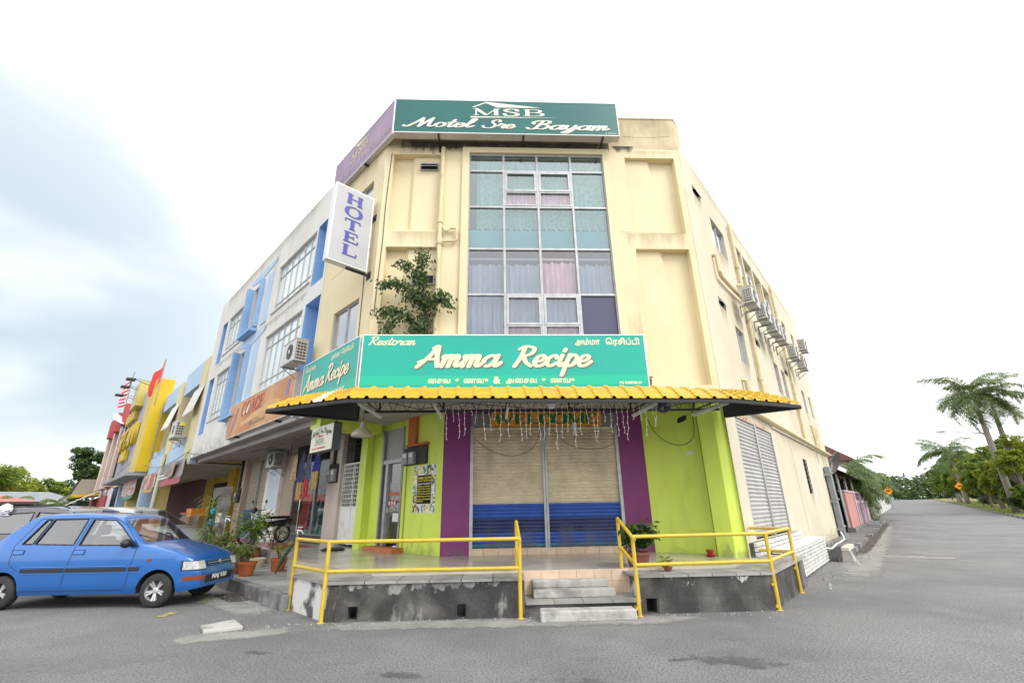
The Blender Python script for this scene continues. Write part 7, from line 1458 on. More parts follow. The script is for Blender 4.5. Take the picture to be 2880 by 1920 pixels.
# far-left trees
def pol(a, d, z=0): return Vector((sin(radians(a)) * d, cos(radians(a)) * d, z))
tree('tall spreading rain tree standing alone left of the shop row', pol(-42.55, 150), 17.6, 8.2, 4.1, 3.9, 34, 150, 0.34, lf3, 71, 0.45, 'rain_tree', cl=1.45, flat=0.55)
tree('smaller dark tree under the rain tree beside the red building', pol(-41.4, 150), 12.6, 5.5, 2.4, 2.6, 18, 150, 0.34, lf3, 72, 0.3, 'dark_tree')
for k, (a, d, h, rx, m, sd) in enumerate(((-47.2, 105, 8.6, 4.0, lf2, 73), (-45.9, 110, 7.6, 3.0, lf2, 74), (-44.8, 112, 7.2, 2.6, lf1, 75), (-43.9, 115, 7.0, 2.4, lf2, 76), (-43.0, 118, 7.0, 2.4, lf3, 77), (-48.6, 100, 8.6, 4.2, lf1, 78))):
    tree(['pale lime tree at the left edge behind the pink roof', 'lime tree second from the left behind the pink roof', 'green tree behind the first blurred palm', 'lime tree between the two far palms', 'dark green tree beneath the rain tree', 'green tree at the very left edge of the skyline'][k], pol(a, d), h, 2.2, rx, h * 0.36, 26, 160, 0.30, m, sd, 0.2, 'skyline_tree', 'trees behind the car park')
palm('small palm before the pink roof behind the cars', pol(-46.2, 62), 2.6, 14, 0.75, 15, (0, 0), 0.30, FM2, 'car park palms', False)
palm('small palm before the white house behind the cars', pol(-43.6, 62), 2.5, 14, 0.75, 16, (0, 0), 0.30, FM2, 'car park palms', False)

# ================================================================== road signs and street lamps
def road_sign(u, v_, h, size, label):
    q = at_uv(u, v_); t = thing('road_sign', label, 'road sign', q, group='yellow diamond hump signs'); part('post', MB().tube([q, q + Zv * (h + 0.1)], 0.04, 6), dalu, t); c = q + Zv * h; s = size / 2; R_ = FU.n; n_ = -U
    pl_ = lambda k, o: [c + n_ * o + R_ * k, c + n_ * o + Zv * k, c + n_ * o - R_ * k, c + n_ * o - Zv * k]
    a, b_ = pl_(s, 0.05), pl_(s, 0.07); b = MB().add(a + b_, [(0, 1, 2, 3), (7, 6, 5, 4)] + [(i, (i + 1) % 4, 4 + (i + 1) % 4, 4 + i) for i in range(4)]); part('plate', b, mat('sign_orange', (0.85, 0.30, 0.005), 0.5), t)
    hm = [c + n_ * 0.075 + R_ * x + Zv * z for x, z in ((-0.55 * s, -0.12 * s), (0.55 * s, -0.12 * s), (0.4 * s, 0.0), (0.12 * s, 0.20 * s), (-0.12 * s, 0.20 * s), (-0.4 * s, 0.0))]; part('hump_symbol', MB().ngon(hm), black, t)
road_sign(80, -2.15, 2.25, 1.05, 'orange diamond hump sign on the left of the side road'); road_sign(98, 5.95, 2.65, 1.25, 'orange diamond hump sign on the right verge below the palms')
t = thing('street_notice', 'small pale notice board below the left diamond sign', 'notice board', at_uv(82, -2.3)); q = at_uv(82, -2.35); part('board', MB().box(Fr(q, FU.n, -U), -0.5, 0.5, 0, 0.04, q.z + 0.7, q.z + 1.5), mat('pale_notice', (0.5, 0.58, 0.6), 0.5, col2=(0.25, 0.35, 0.38), scale=6), t); part('post', MB().tube([q, q + Zv * 0.7], 0.04, 6), alu, t)
for k, (u, v_, h, arm) in enumerate(((60, 6.75, 6.6, 2.9), (118, 6.4, 7.0, 3.4))):
    q = at_uv(u, v_); t = thing('street_lamp', ['street lamp with long arm over the road before the royal palms', 'street lamp farther along the road, half hidden by the trees'][k], 'street lamp', q, group='street lamps on the verge'); part('pole', MB().tube([q, q + Zv * h, q + Zv * (h + 0.15) - FU.n * 0.3, q + Zv * (h + 0.62) - FU.n * arm], [0.09, 0.06, 0.05, 0.035], 8), dalu, t)
    hd_ = q + Zv * (h + 0.62) - FU.n * (arm + 0.25); part('head', MB().lathe(hd_, [(0.02, -0.40), (0.12, -0.25), (0.15, 0), (0.12, 0.25), (0.02, 0.35)], 12, Matrix.Rotation(pi / 2, 3, Vector((FU.d.x, FU.d.y, 0)))), whitem, t)
# ================================================================== vehicles
def interp(tab, x):
    if x <= tab[0][0]: return tab[0][1]
    for (a, b_), (c, d) in zip(tab, tab[1:]):
        if x <= c: t = (x - a) / (c - a); return b_ + (d - b_) * t
    return tab[-1][1]
tyrem = mat('tyre_rubber', (0.018, 0.018, 0.018), 0.85, col2=(0.035, 0.034, 0.033), scale=8); rimm = mat('alloy_rim', (0.60, 0.60, 0.61), 0.3, metal=0.7); carblk = mat('car_black_trim', (0.015, 0.015, 0.016), 0.5); archm = mat('wheel_well', (0.008, 0.008, 0.008), 0.9)
carglass = glass('car_window_glass', (0.62, 0.68, 0.70), 0.10, 0.01); lampm = mat('headlamp_glass', (0.62, 0.62, 0.60), 0.08, spec=0.8, coat=1.0, col2=(0.30, 0.30, 0.30), scale=25)
def carpaint(name, c): 
    m = mat(name, c, 0.30, metal=0.25, spec=0.6, coat=1.0, col2=tuple(v * 0.88 for v in c), scale=2); m.node_tree.nodes['Principled BSDF'].inputs['Coat Roughness'].default_value = 0.06; return m
def make_car(label, loc, rz, P, paint, detail=True):
    t = thing('parked_car', label, 'car', loc, rz, group='cars parked along the kerb')
    xr, xf = P['tail'], P['nose']; top = P['top']; hw0 = P['hw']; belt = P['belt']; rw = P['rw']; zr = max(z for _, z in top); wb = P['wb']; R_ = P['R']
    def hw(x, z):
        w_ = hw0
        if z < 0.34: w_ = hw0 - 0.05 * (0.34 - z) / 0.12
        elif z < belt: w_ = hw0 - 0.018 * ((z - 0.62) / 0.35) ** 2
        else: w_ = hw0 - 0.02 - (hw0 - 0.02 - rw) * (z - belt) / (zr - belt)
        if x > 0.15: w_ -= 0.16 * ((x - 0.15) / (xf - 0.15)) ** 2.2
        if x < -wb - 0.1: w_ -= 0.08 * ((-wb - 0.1 - x) / (-wb - 0.1 - xr)) ** 2
        return w_
    zs_ = [0.22, 0.26, 0.32, 0.40, 0.48, 0.56, 0.64, 0.72, 0.80, 0.88, belt, belt + 0.12, belt + 0.24, belt + 0.36, zr - 0.06]
    xs = sorted(set([xr, xr + 0.03, xr + 0.08] + [xr + 0.12 + (xf - xr - 0.2) * i / 44 for i in range(45)] + [xf - 0.06, xf - 0.02, xf]))
    rings = []
    for x in xs:
        zt = interp(top, x); zb = 0.22 + 0.06 * max(0, (x - 0.35) / (xf - 0.35)) + 0.08 * max(0, (-wb - 0.3 - x) / 0.5)
        half = []
        for z in zs_:
            z_ = min(max(z, zb), zt - 0.035); half.append((hw(x, z_), z_))
        we = hw(x, zt - 0.035)
        half += [(we - 0.012, zt - 0.014), (we - 0.045, zt), (we * 0.66, zt + 0.018), (we * 0.33, zt + 0.024)]
        ring = [(x, -y, z) for y, z in half] + [(x, 0, zt + 0.026)] + [(x, y, z) for y, z in reversed(half)]
        rings.append(ring)
    b = MB(); m_ = len(rings[0])
    for rg in rings: b.v += rg
    for i in range(len(rings) - 1):
        for j in range(m_): k = (j + 1) % m_; b.f.append((i * m_ + j, i * m_ + k, (i + 1) * m_ + k, (i + 1) * m_ + j))
    b.f.append(tuple(range(m_ - 1, -1, -1))); b.f.append(tuple((len(rings) - 1) * m_ + j for j in range(m_)))
    me = b.mesh('body', paint); me.materials.append(archm); bm = bmesh.new(); bm.from_mesh(me); bmesh.ops.remove_doubles(bm, verts=bm.verts[:], dist=1e-5); bmesh.ops.recalc_face_normals(bm, faces=bm.faces[:]); bm.to_mesh(me); bm.free()
    ob = bpy.data.objects.new('tmp_body', me); COL.objects.link(ob); cuts = []
    for wx in (0, -wb):
        for sd in (-1, 1):
            c = MB(); seg = 40; y0, y1 = sd * (hw0 - 0.24), sd * (hw0 + 0.2)
            ringa = [(wx + (R_ + 0.065) * cos(2 * pi * k / seg), y0, R_ + (R_ + 0.065) * sin(2 * pi * k / seg)) for k in range(seg)]; ringb = [(p[0], y1, p[2]) for p in ringa]
            c.add(ringa + ringb, [tuple(range(seg)), tuple(range(2 * seg - 1, seg - 1, -1))] + [(k, seg + k, seg + (k + 1) % seg, (k + 1) % seg) for k in range(seg)])
            cm2 = c.mesh('cut', archm); bm = bmesh.new(); bm.from_mesh(cm2); bmesh.ops.recalc_face_normals(bm, faces=bm.faces[:]); bm.to_mesh(cm2); bm.free()
            co = bpy.data.objects.new('tmp_cut', cm2); COL.objects.link(co); cuts.append(co); md = ob.modifiers.new('b', 'BOOLEAN'); md.operation = 'DIFFERENCE'; md.object = co; md.solver = 'EXACT'
            try: md.material_mode = 'TRANSFER'
            except Exception: pass
    def cutter(poly, y0, y1):
        c = MB(); n = len(poly); c.add([(x, y0, z) for x, z in poly] + [(x, y1, z) for x, z in poly], [tuple(range(n)), tuple(range(2 * n - 1, n - 1, -1))] + [(k, n + k, n + (k + 1) % n, (k + 1) % n) for k in range(n)])
        cm2 = c.mesh('cut', archm); bm = bmesh.new(); bm.from_mesh(cm2); bmesh.ops.recalc_face_normals(bm, faces=bm.faces[:]); bm.to_mesh(cm2); bm.free()
        co = bpy.data.objects.new('tmp_cut', cm2); COL.objects.link(co); cuts.append(co); md = ob.modifiers.new('b', 'BOOLEAN'); md.operation = 'DIFFERENCE'; md.object = co; md.solver = 'EXACT'
        try: md.material_mode = 'TRANSFER'
        except Exception: pass
    cab = P['cabin']; cutter(cab, -(rw - 0.035), rw - 0.035)
    for nm, pts in P['windows']: cutter(pts, -(hw0 + 0.2), hw0 + 0.2)
    (sx0, sz0), (sx1, sz1) = P['screen']; dx, dz = (sz1 - sz0) * 0.30, (sx0 - sx1) * 0.30
    cutter([(sx0 - 0.02 + dx, sz0 + 0.03 + dz), (sx0 - 0.02 - dx, sz0 + 0.03 - dz), (sx1 + 0.03 - dx, sz1 - 0.02 - dz), (sx1 + 0.03 + dx, sz1 - 0.02 + dz)], -(rw - 0.05), rw - 0.05)
    dg = bpy.context.evaluated_depsgraph_get(); me2 = bpy.data.meshes.new_from_object(ob.evaluated_get(dg))
    for o in cuts + [ob]: bpy.data.objects.remove(o)
    me2.name = 'body'
    for p in me2.polygons: p.use_smooth = True
    body = lpart('body', me2, None, t)
    es = body.modifiers.new('split', 'EDGE_SPLIT'); es.split_angle = radians(32)
    S = lambda x, z, o=0.004: Vector((x, -(hw(x, z) + o), z))
    def sheet(name, pts, m, o=0.004, par=None, n=6):
        return lpart(name, MB().ngon([S(x, z, o) for x, z in pts]), m, par or t)
    def gap(pts, r_=0.005, par=None, m=None, name='panel_gap'):
        q = []
        for (a, b_) in zip(pts, pts[1:]):
            for k in range(6): q.append((a[0] + (b_[0] - a[0]) * k / 6, a[1] + (b_[1] - a[1]) * k / 6))
        q.append(pts[-1]); return lpart(name, MB().tube([S(x, z, 0.0) for x, z in q], r_, 5), m or carblk, par or t)
    for nm, pts in P['windows']:
        cx = sum(p[0] for p in pts) / len(pts); cz = sum(p[1] for p in pts) / len(pts)
        big = [(cx + (x - cx) * (1 + 0.05) , cz + (z - cz) * 1.09) for x, z in pts]
        w_ = sheet('side_window', pts, carglass, -0.012); gap(pts + [pts[0]], 0.012, w_, carblk, 'window_rubber')
    for pts in P['gaps']: gap(pts)
    # windscreen and rear screen
    (wx0, wz0), (wx1, wz1) = P['screen']; nrm_ = Vector((wz1 - wz0, 0, wx0 - wx1)).normalized() * 0.02
    if nrm_.z < 0: nrm_ = -nrm_
    rows = []
    for k in range(6):
        f = k / 5; x, z = wx0 + (wx1 - wx0) * f, wz0 + (wz1 - wz0) * f; w_ = hw(x, z) - 0.07 - 0.015 * (1 - f); rows.append([Vector((x, y * w_, z + 0.022 * (1 - (y) ** 2))) + nrm_ for y in (-1, -0.66, -0.33, 0, 0.33, 0.66, 1)])
    g_ = MB().grid(rows); g_.smooth = True; ws = lpart('windscreen', g_, carglass, t)
    for sx in P['seats']:
        for y in (-0.32, 0.32):
            so = lpart('seat', MB().lbox(sx - 0.07, sx + 0.05, y - 0.21, y + 0.21, 0.72, 1.12), mat('seat_cloth', (0.07, 0.07, 0.075), 0.9), t); bevel_obj(so, 0.04, 2); ho = lpart('headrest', MB().lbox(sx - 0.10, sx - 0.02, y - 0.12, y + 0.12, 1.15, 1.32), MATS['seat_cloth'], so); bevel_obj(ho, 0.03, 2)
    if detail:
        lpart('steering_wheel', MB().tube([(-0.62 - 0.05 * sin(a), 0.30 + 0.17 * cos(a), 0.98 + 0.16 * sin(a)) for a in [k * pi / 8 for k in range(17)]], 0.014, 6), carblk, t)
        for y in (-0.25, 0.25): lpart('wiper', MB().tube([Vector((wx0 - 0.02, y, wz0 + 0.045)), Vector((wx0 - 0.16, y - 0.32, wz0 + 0.155))], 0.010, 5), carblk, ws)
    # wheels
    tm = MB().lathe((0, 0, 0), [(R_ * 0.60, -0.085), (R_ * 0.86, -0.088), (R_ * 0.97, -0.070), (R_, -0.045), (R_, 0.045), (R_ * 0.97, 0.070), (R_ * 0.86, 0.088), (R_ * 0.60, 0.085)], 36, Matrix.Rotation(pi / 2, 3, 'X'), False); tm.smooth = True; tme = tm.mesh('tyre', tyrem)
    rmb = MB().lathe((0, 0, 0), [(R_ * 0.64, -0.07), (R_ * 0.66, 0.078), (R_ * 0.61, 0.080), (R_ * 0.56, 0.03)], 30, Matrix.Rotation(pi / 2, 3, 'X'), False).mesh('rim', rimm)
    dsc = MB().lathe((0, 0, 0), [(R_ * 0.56, -0.01), (R_ * 0.56, 0.01)], 24, Matrix.Rotation(pi / 2, 3, 'X')).mesh('brake_disc', mat('brake_grey', (0.06, 0.06, 0.06), 0.6))
    spk = MB()
    for q in (-0.16, 0.16):
        c_, s_ = cos(q), sin(q); a, e = R_ * 0.14, R_ * 0.62; w_ = R_ * 0.055
        spk.hexa([(a * c_ + w_ * s_, -0.055, a * s_ - w_ * c_), (e * c_ + w_ * s_, -0.070, e * s_ - w_ * c_), (e * c_ - w_ * s_, -0.070, e * s_ + w_ * c_), (a * c_ - w_ * s_, -0.055, a * s_ + w_ * c_)] + [(a * c_ + w_ * s_, -0.02, a * s_ - w_ * c_), (e * c_ + w_ * s_, -0.03, e * s_ - w_ * c_), (e * c_ - w_ * s_, -0.03, e * s_ + w_ * c_), (a * c_ - w_ * s_, -0.02, a * s_ + w_ * c_)])
    spm = spk.mesh('spoke', rimm); hub = MB().lathe((0, 0, 0), [(R_ * 0.17, 0.02), (R_ * 0.17, 0.062), (R_ * 0.10, 0.070)], 16, Matrix.Rotation(pi / 2, 3, 'X')).mesh('hub_cap', rimm)
    T0 = WM[t.name]
    for wx in (0, -wb):
        for sd in (-1, 1):
            Mw = T0 @ Matrix.Translation((wx, sd * (hw0 - 0.10), R_)) @ Matrix.Rotation(0 if sd < 0 else pi, 4, 'Z')
            wh = part('wheel', tme, None, t, M=Mw); part('rim', rmb, None, wh, M=Mw @ Matrix.Scale(1, 4)); part('brake_disc', dsc, None, wh, M=Mw); part('hub_cap', hub, None, wh, M=Mw)
            for k in range(5): part('spoke', spm, None, wh, M=Mw @ Matrix.Rotation(2 * pi * k / 5 + 0.3, 4, 'Y'))
    return t, S, hw, gap, sheet
blue = carpaint('blue_car_paint', (0.006, 0.122, 0.43))
PB = dict(tail=-3.12, nose=0.66, hw=0.70, rw=0.575, belt=0.965, wb=2.66, R=0.265,
          top=[(-3.12, 0.62), (-3.09, 0.92), (-2.98, 1.06), (-2.52, 1.46), (-2.30, 1.505), (-1.7, 1.515), (-1.15, 1.485), (-0.93, 1.43), (-0.38, 0.985), (-0.2, 0.955), (0.2, 0.865), (0.48, 0.765), (0.575, 0.70), (0.62, 0.60), (0.66, 0.46)],
          windows=[('rear_quarter', [(-2.50, 1.03), (-2.26, 1.42), (-2.16, 1.425), (-2.32, 1.025)]), ('rear', [(-2.28, 1.025), (-2.12, 1.425), (-1.52, 1.43), (-1.60, 1.005)]), ('front', [(-1.50, 1.0), (-1.42, 1.42), (-1.02, 1.40), (-0.84, 1.27), (-0.52, 0.985)])],
          gaps=[[(-0.47, 0.93), (-0.50, 0.62), (-0.53, 0.30)], [(-1.55, 0.98), (-1.60, 0.60), (-1.62, 0.32)], [(-2.62, 1.0), (-2.60, 0.72), (-2.42, 0.60)], [(-2.30, 0.29), (-0.55, 0.29)], [(-1.55, 0.98), (-1.46, 1.44)], [(-2.62, 1.0), (-2.36, 1.44), (-1.05, 1.44), (-0.80, 1.33), (-0.44, 0.96)]],
          screen=((-0.40, 0.995), (-0.89, 1.395)), seats=(-1.35, -2.2), cabin=[(-0.62, 0.80), (-0.60, 0.98), (-0.98, 1.36), (-1.2, 1.43), (-1.7, 1.455), (-2.28, 1.445), (-2.46, 1.40), (-2.75, 1.10), (-2.75, 0.80)])
car, S, hw_, gap_, sheet_ = make_car('small blue five-door hatchback parked at the left edge', (-6.20, 9.42, 0), radians(0.9), PB, blue)
for a, b_ in ((-2.36, -1.63), (-1.60, -0.56), (-0.52, -0.34)): lpart('side_strip', MB().grid([[S(x, z, 0.012) for x in (a, (a + b_) / 2, b_)] for z in (0.575, 0.635)]), carblk, car)
for a, b_ in ((-2.36, -1.63), (-1.60, -0.56), (-0.52, -0.30)): gap_([(a, 0.655), (b_, 0.652)], 0.008, None, blue, 'side_moulding'); gap_([(a, 0.555), (b_, 0.552)], 0.008, None, blue, 'side_moulding')
for x, z in ((-2.50, 0.90), (-1.45, 0.885)):
    h_ = lpart('door_handle', MB().hexa([S(x - 0.09, z - 0.03, 0.001), S(x + 0.09, z - 0.03, 0.001), S(x + 0.09, z - 0.03, 0.018), S(x - 0.09, z - 0.03, 0.018), S(x - 0.09, z + 0.03, 0.001), S(x + 0.09, z + 0.03, 0.001), S(x + 0.09, z + 0.03, 0.012), S(x - 0.09, z + 0.03, 0.012)]), blue, car); bevel_obj(h_, 0.006, 2)
    gap_([(x - 0.10, z - 0.036), (x + 0.10, z - 0.036), (x + 0.10, z + 0.036), (x - 0.10, z + 0.036), (x - 0.10, z - 0.036)], 0.004, None, carblk)
lpart('side_indicator', MB().hexa([S(-0.24, 0.73, 0), S(-0.16, 0.73, 0), S(-0.16, 0.73, 0.012), S(-0.24, 0.73, 0.012), S(-0.24, 0.765, 0), S(-0.16, 0.765, 0), S(-0.16, 0.765, 0.012), S(-0.24, 0.765, 0.012)]), mat('amber_lens', (0.22, 0.05, 0.02), 0.3), car)
mb_ = MB().lathe((-0.60, -(hw_(-0.6, 1.0) + 0.11), 1.02), [(0.02, -0.085), (0.06, -0.06), (0.075, 0), (0.06, 0.06), (0.02, 0.085)], 14, Matrix.Rotation(radians(90), 3, 'X') @ Matrix.Scale(1.0, 3)); mb_.smooth = True; mir = lpart('door_mirror', mb_, carblk, car); lpart('mirror_stem', MB().tube([(-0.58, -(hw_(-0.6, 0.97) - 0.02), 0.98), (-0.60, -(hw_(-0.6, 1.0) + 0.06), 1.0)], 0.03, 6), carblk, mir)
lpart('mirror_sail', MB().ngon([S(-0.62, 0.985, 0.010), S(-0.45, 0.96, 0.010), S(-0.66, 1.12, 0.010)]), carblk, car)
xt_ = [(0.46, 0.66), (0.60, 0.62), (0.70, 0.575), (0.765, 0.48), (0.865, 0.2)]
def fx(y, z): return min(0.15 + 0.51 * (max(0.0, hw_(0, z) - abs(y)) / 0.16) ** (1 / 2.2), 0.66, interp(xt_, z))
def fpan(name, y0, y1, z0, z1, m, o=0.012, n=6, slope=0.10, par=None):
    rows = [[Vector((fx(y0 + (y1 - y0) * k / n, z) + o, (y0 + (y1 - y0) * k / n) * (1 + o * 0.4), z)) for k in range(n + 1)] for z in (z0, (z0 + z1) / 2, z1)]; b = MB().grid(rows); b.smooth = True; return lpart(name, b, m, par or car)
for sd in (-1, 1):
    a, b_ = (-0.672, -0.40) if sd < 0 else (0.40, 0.672); hl_ = fpan('headlamp', a, b_, 0.575, 0.705, lampm, 0.014, 12); fpan('lamp_rim', a - 0.006, b_ + 0.012, 0.562, 0.717, carblk, 0.008, 12, par=hl_)
    a, b_ = (-0.66, -0.42) if sd < 0 else (0.42, 0.66); fpan('front_indicator', a, b_, 0.40, 0.47, MATS['amber_lens'], 0.012, 10)
grl = fpan('grille', -0.36, 0.36, 0.60, 0.69, carblk, 0.012)
for z in (0.615, 0.645, 0.675): fpan('grille_bar', -0.34, 0.34, z, z + 0.010, rimm if z == 0.645 else blue, 0.024, par=grl)
lpart('badge', MB().lathe((0.64, 0, 0.65), [(0.035, -0.004), (0.035, 0.004)], 14, Matrix.Rotation(pi / 2, 3, 'Y')), rimm, grl)
fpan('lower_intake', -0.40, 0.40, 0.34, 0.46, carblk, 0.008, slope=0.0)
bmp = fpan('bumper_lip', -0.68, 0.68, 0.50, 0.55, blue, 0.022, 14)
npm = Matrix.Identity(4); npm = WM[car.name] @ Matrix(((0, 0, 1, 0.672), (1, 0, 0, -0.22), (0, 1, 0, 0.385), (0, 0, 0, 1)))
font_text(car, 'MAJ 930', npm, 0.10, whitem, width=0.44, name='plate_lettering', bold=0.004)
silver = carpaint('mauve_grey_car_paint', (0.105, 0.088, 0.11)); PM = dict(PB); PM.update(tail=-3.55, nose=0.85, hw=0.84, rw=0.68, belt=1.08, wb=2.75, R=0.31,
    top=[(-3.55, 0.75), (-3.50, 1.15), (-3.2, 1.45), (-2.7, 1.64), (-2.0, 1.69), (-1.3, 1.67), (-0.9, 1.60), (-0.10, 1.13), (0.3, 1.05), (0.65, 0.92), (0.80, 0.78), (0.85, 0.5)],
    windows=[('quarter', [(-3.1, 1.2), (-2.85, 1.45), (-2.5, 1.53), (-2.5, 1.16)]), ('rear', [(-2.42, 1.15), (-2.42, 1.53), (-1.6, 1.57), (-1.6, 1.13)]), ('front', [(-1.52, 1.13), (-1.5, 1.57), (-1.0, 1.53), (-0.35, 1.14)])],
    gaps=[[(-1.55, 1.1), (-1.58, 0.4)], [(-0.35, 1.08), (-0.42, 0.4)], [(-2.46, 1.12), (-2.40, 0.7)]], screen=((-0.13, 1.15), (-0.86, 1.575)), seats=(-1.2, -2.1), cabin=[(-0.45, 0.9), (-0.42, 1.13), (-1.0, 1.52), (-1.4, 1.60), (-2.6, 1.58), (-3.0, 1.45), (-3.2, 1.2), (-3.2, 0.9)])
c2 = make_car('mauve grey people carrier parked behind the blue hatchback', (-9.1, 11.5, 0), radians(1.0), PM, silver, False)[0]
lpart('roof_rail', MB().tube([(-2.9, -0.60, 1.66), (-2.7, -0.62, 1.70), (-1.1, -0.62, 1.70), (-0.95, -0.60, 1.65)], 0.016, 6), carblk, c2)
make_car('pale grey car farthest in the row behind the people carrier', (-9.9, 14.3, 0), radians(1.0), dict(PM), carpaint('pale_grey_car_paint', (0.46, 0.46, 0.47)), False)
b = MB(); r = random.Random(4); rows = []
for k in range(8):
    f = k / 7; rows.append([Vector((0.16 * sin(f * pi) ** 0.6 * cos(a * 0.5236) * r.uniform(.7, 1.25), 0.12 * sin(f * pi) ** 0.6 * sin(a * 0.5236) * r.uniform(.7, 1.25), 0.30 * f)) for a in range(12)]); rows[-1].append(rows[-1][0])
b.grid(rows); o = part('plastic_bag', b, mat('white_plastic', (0.70, 0.70, 0.76), 0.3), None, M=TR(-11.35, 10.75, 1.47)); tag(o, 'crumpled white plastic bag on the roof edge of the grey carrier', 'plastic bag')
# motorcycle in the arcade
FMb = Fr(FL.p(7.9, -0.55, 0), (L * -0.25 + FL.n * 0.95).normalized(), nrm((L * -0.25 + FL.n * 0.95).normalized()))
mt = thing('motorcycle', 'small white and black motorcycle parked in the arcade before the blue shutter', 'motorcycle', FMb.p(0, 0, TF))
mwh = mat('moped_white', (0.60, 0.62, 0.64), 0.3, coat=0.6)
M0 = FMb.m(0, 0, TF)
def mpart(n, b, m, par=mt): return part(n, b, m, par, M=M0)
for x in (0.0, -1.2):
    wt_ = MB().lathe((x, 0, 0.28), [(0.22, -0.04), (0.27, -0.035), (0.285, 0), (0.27, 0.035), (0.22, 0.04)], 24, Matrix.Rotation(pi / 2, 3, 'X'), False); wo_ = mpart('wheel', wt_, tyrem)
    mpart('rim', MB().lathe((x, 0, 0.28), [(0.20, -0.02), (0.225, -0.02), (0.225, 0.02), (0.20, 0.02)], 24, Matrix.Rotation(pi / 2, 3, 'X'), False), rimm, wo_)
    for k in range(4): a = pi * k / 4; mpart('spoke', MB().tube([(x - 0.21 * cos(a), 0, 0.28 - 0.21 * sin(a)), (x + 0.21 * cos(a), 0, 0.28 + 0.21 * sin(a))], 0.008, 4), rimm, wo_)
mpart('fork', MB().tube([(0.0, -0.06, 0.28), (-0.16, -0.05, 0.72), (-0.24, -0.03, 0.98)], 0.025, 6), carblk); mpart('front_mudguard', MB().grid([[(0.31 * cos(a), y, 0.28 + 0.31 * sin(a)) for y in (-0.06, 0, 0.06)] for a in [0.2 + 0.25 * k for k in range(9)]]), carblk)
mpart('leg_shield', MB().add([(-0.14, -0.16, 0.95), (-0.14, 0.16, 0.95), (-0.22, 0.20, 0.50), (-0.22, -0.20, 0.50), (-0.30, -0.08, 0.97), (-0.30, 0.08, 0.97), (-0.42, 0.12, 0.45), (-0.42, -0.12, 0.45)], [(0, 1, 2, 3), (7, 6, 5, 4), (0, 4, 5, 1), (1, 5, 6, 2), (2, 6, 7, 3), (3, 7, 4, 0)]), mwh)
mpart('body', MB().add([(-0.35, -0.10, 0.45), (-0.35, 0.10, 0.45), (-1.35, 0.12, 0.55), (-1.35, -0.12, 0.55), (-0.42, -0.08, 0.62), (-0.42, 0.08, 0.62), (-1.45, 0.10, 0.74), (-1.45, -0.10, 0.74)], [(3, 2, 1, 0), (4, 5, 6, 7), (0, 1, 5, 4), (1, 2, 6, 5), (2, 3, 7, 6), (3, 0, 4, 7)]), carblk)
o = mpart('seat', MB().lbox(-1.35, -0.62, -0.11, 0.11, 0.735, 0.82), carblk); bevel_obj(o, 0.03, 2)
mpart('handlebar', MB().tube([(-0.30, -0.33, 1.02), (-0.24, -0.12, 1.0), (-0.24, 0.12, 1.0), (-0.30, 0.33, 1.02)], 0.016, 6), carblk); mpart('headlamp', MB().lathe((-0.14, 0, 0.99), [(0.02, -0.08), (0.08, -0.05), (0.09, 0.03), (0.07, 0.06)], 14, Matrix.Rotation(pi / 2, 3, 'Y')), carblk)
for sd in (-1, 1): q = mpart('mirror_stalk', MB().tube([(-0.28, 0.25 * sd, 1.02), (-0.26, 0.34 * sd, 1.22)], 0.007, 5), carblk); mpart('mirror', MB().lathe((-0.26, 0.36 * sd, 1.26), [(0.05, -0.012), (0.055, 0), (0.05, 0.012)], 12, Matrix.Rotation(pi / 2, 3, 'Y')), carblk, q)
mpart('number_plate', MB().lbox(0.045, 0.05, -0.07, 0.07, 0.60, 0.68), black)

# ================================================================== potted plants and pavement clutter
terra = mat('terracotta', (0.50, 0.135, 0.035), 0.6, col2=(0.42, 0.11, 0.03), scale=5); terrad = mat('dark_terracotta', (0.22, 0.075, 0.05), 0.7, col2=(0.16, 0.06, 0.04), scale=5); soil = mat('pot_soil', (0.06, 0.045, 0.03), 0.95)
def plant_leaves(b, base, h, spread, n, size, r, stems=6):
    for k in range(stems):
        a = r.uniform(0, 6.3); tip = base + Vector((cos(a) * spread * r.uniform(.3, 1), sin(a) * spread * r.uniform(.3, 1), h * r.uniform(.65, 1.0))); mid = base.lerp(tip, 0.5) + Zv * 0.08 * h
        for j in range(n // stems):
            f = r.uniform(0.3, 1.0); p = base.lerp(mid, f * 2) if f < 0.5 else mid.lerp(tip, f * 2 - 1); p = p + Vector((r.gauss(0, 1), r.gauss(0, 1), r.gauss(0, 0.7))) * spread * 0.22
            s = size * r.uniform(0.6, 1.3); e = Vector((r.gauss(0, 1), r.gauss(0, 1), r.gauss(-0.2, 0.5))).normalized(); f2 = e.cross(Vector((r.gauss(0, .5), r.gauss(0, .5), 1))).normalized(); b.add([p - e * s, p + f2 * s * 0.45, p + e * s, p - f2 * s * 0.45], [(0, 1, 2, 3)])
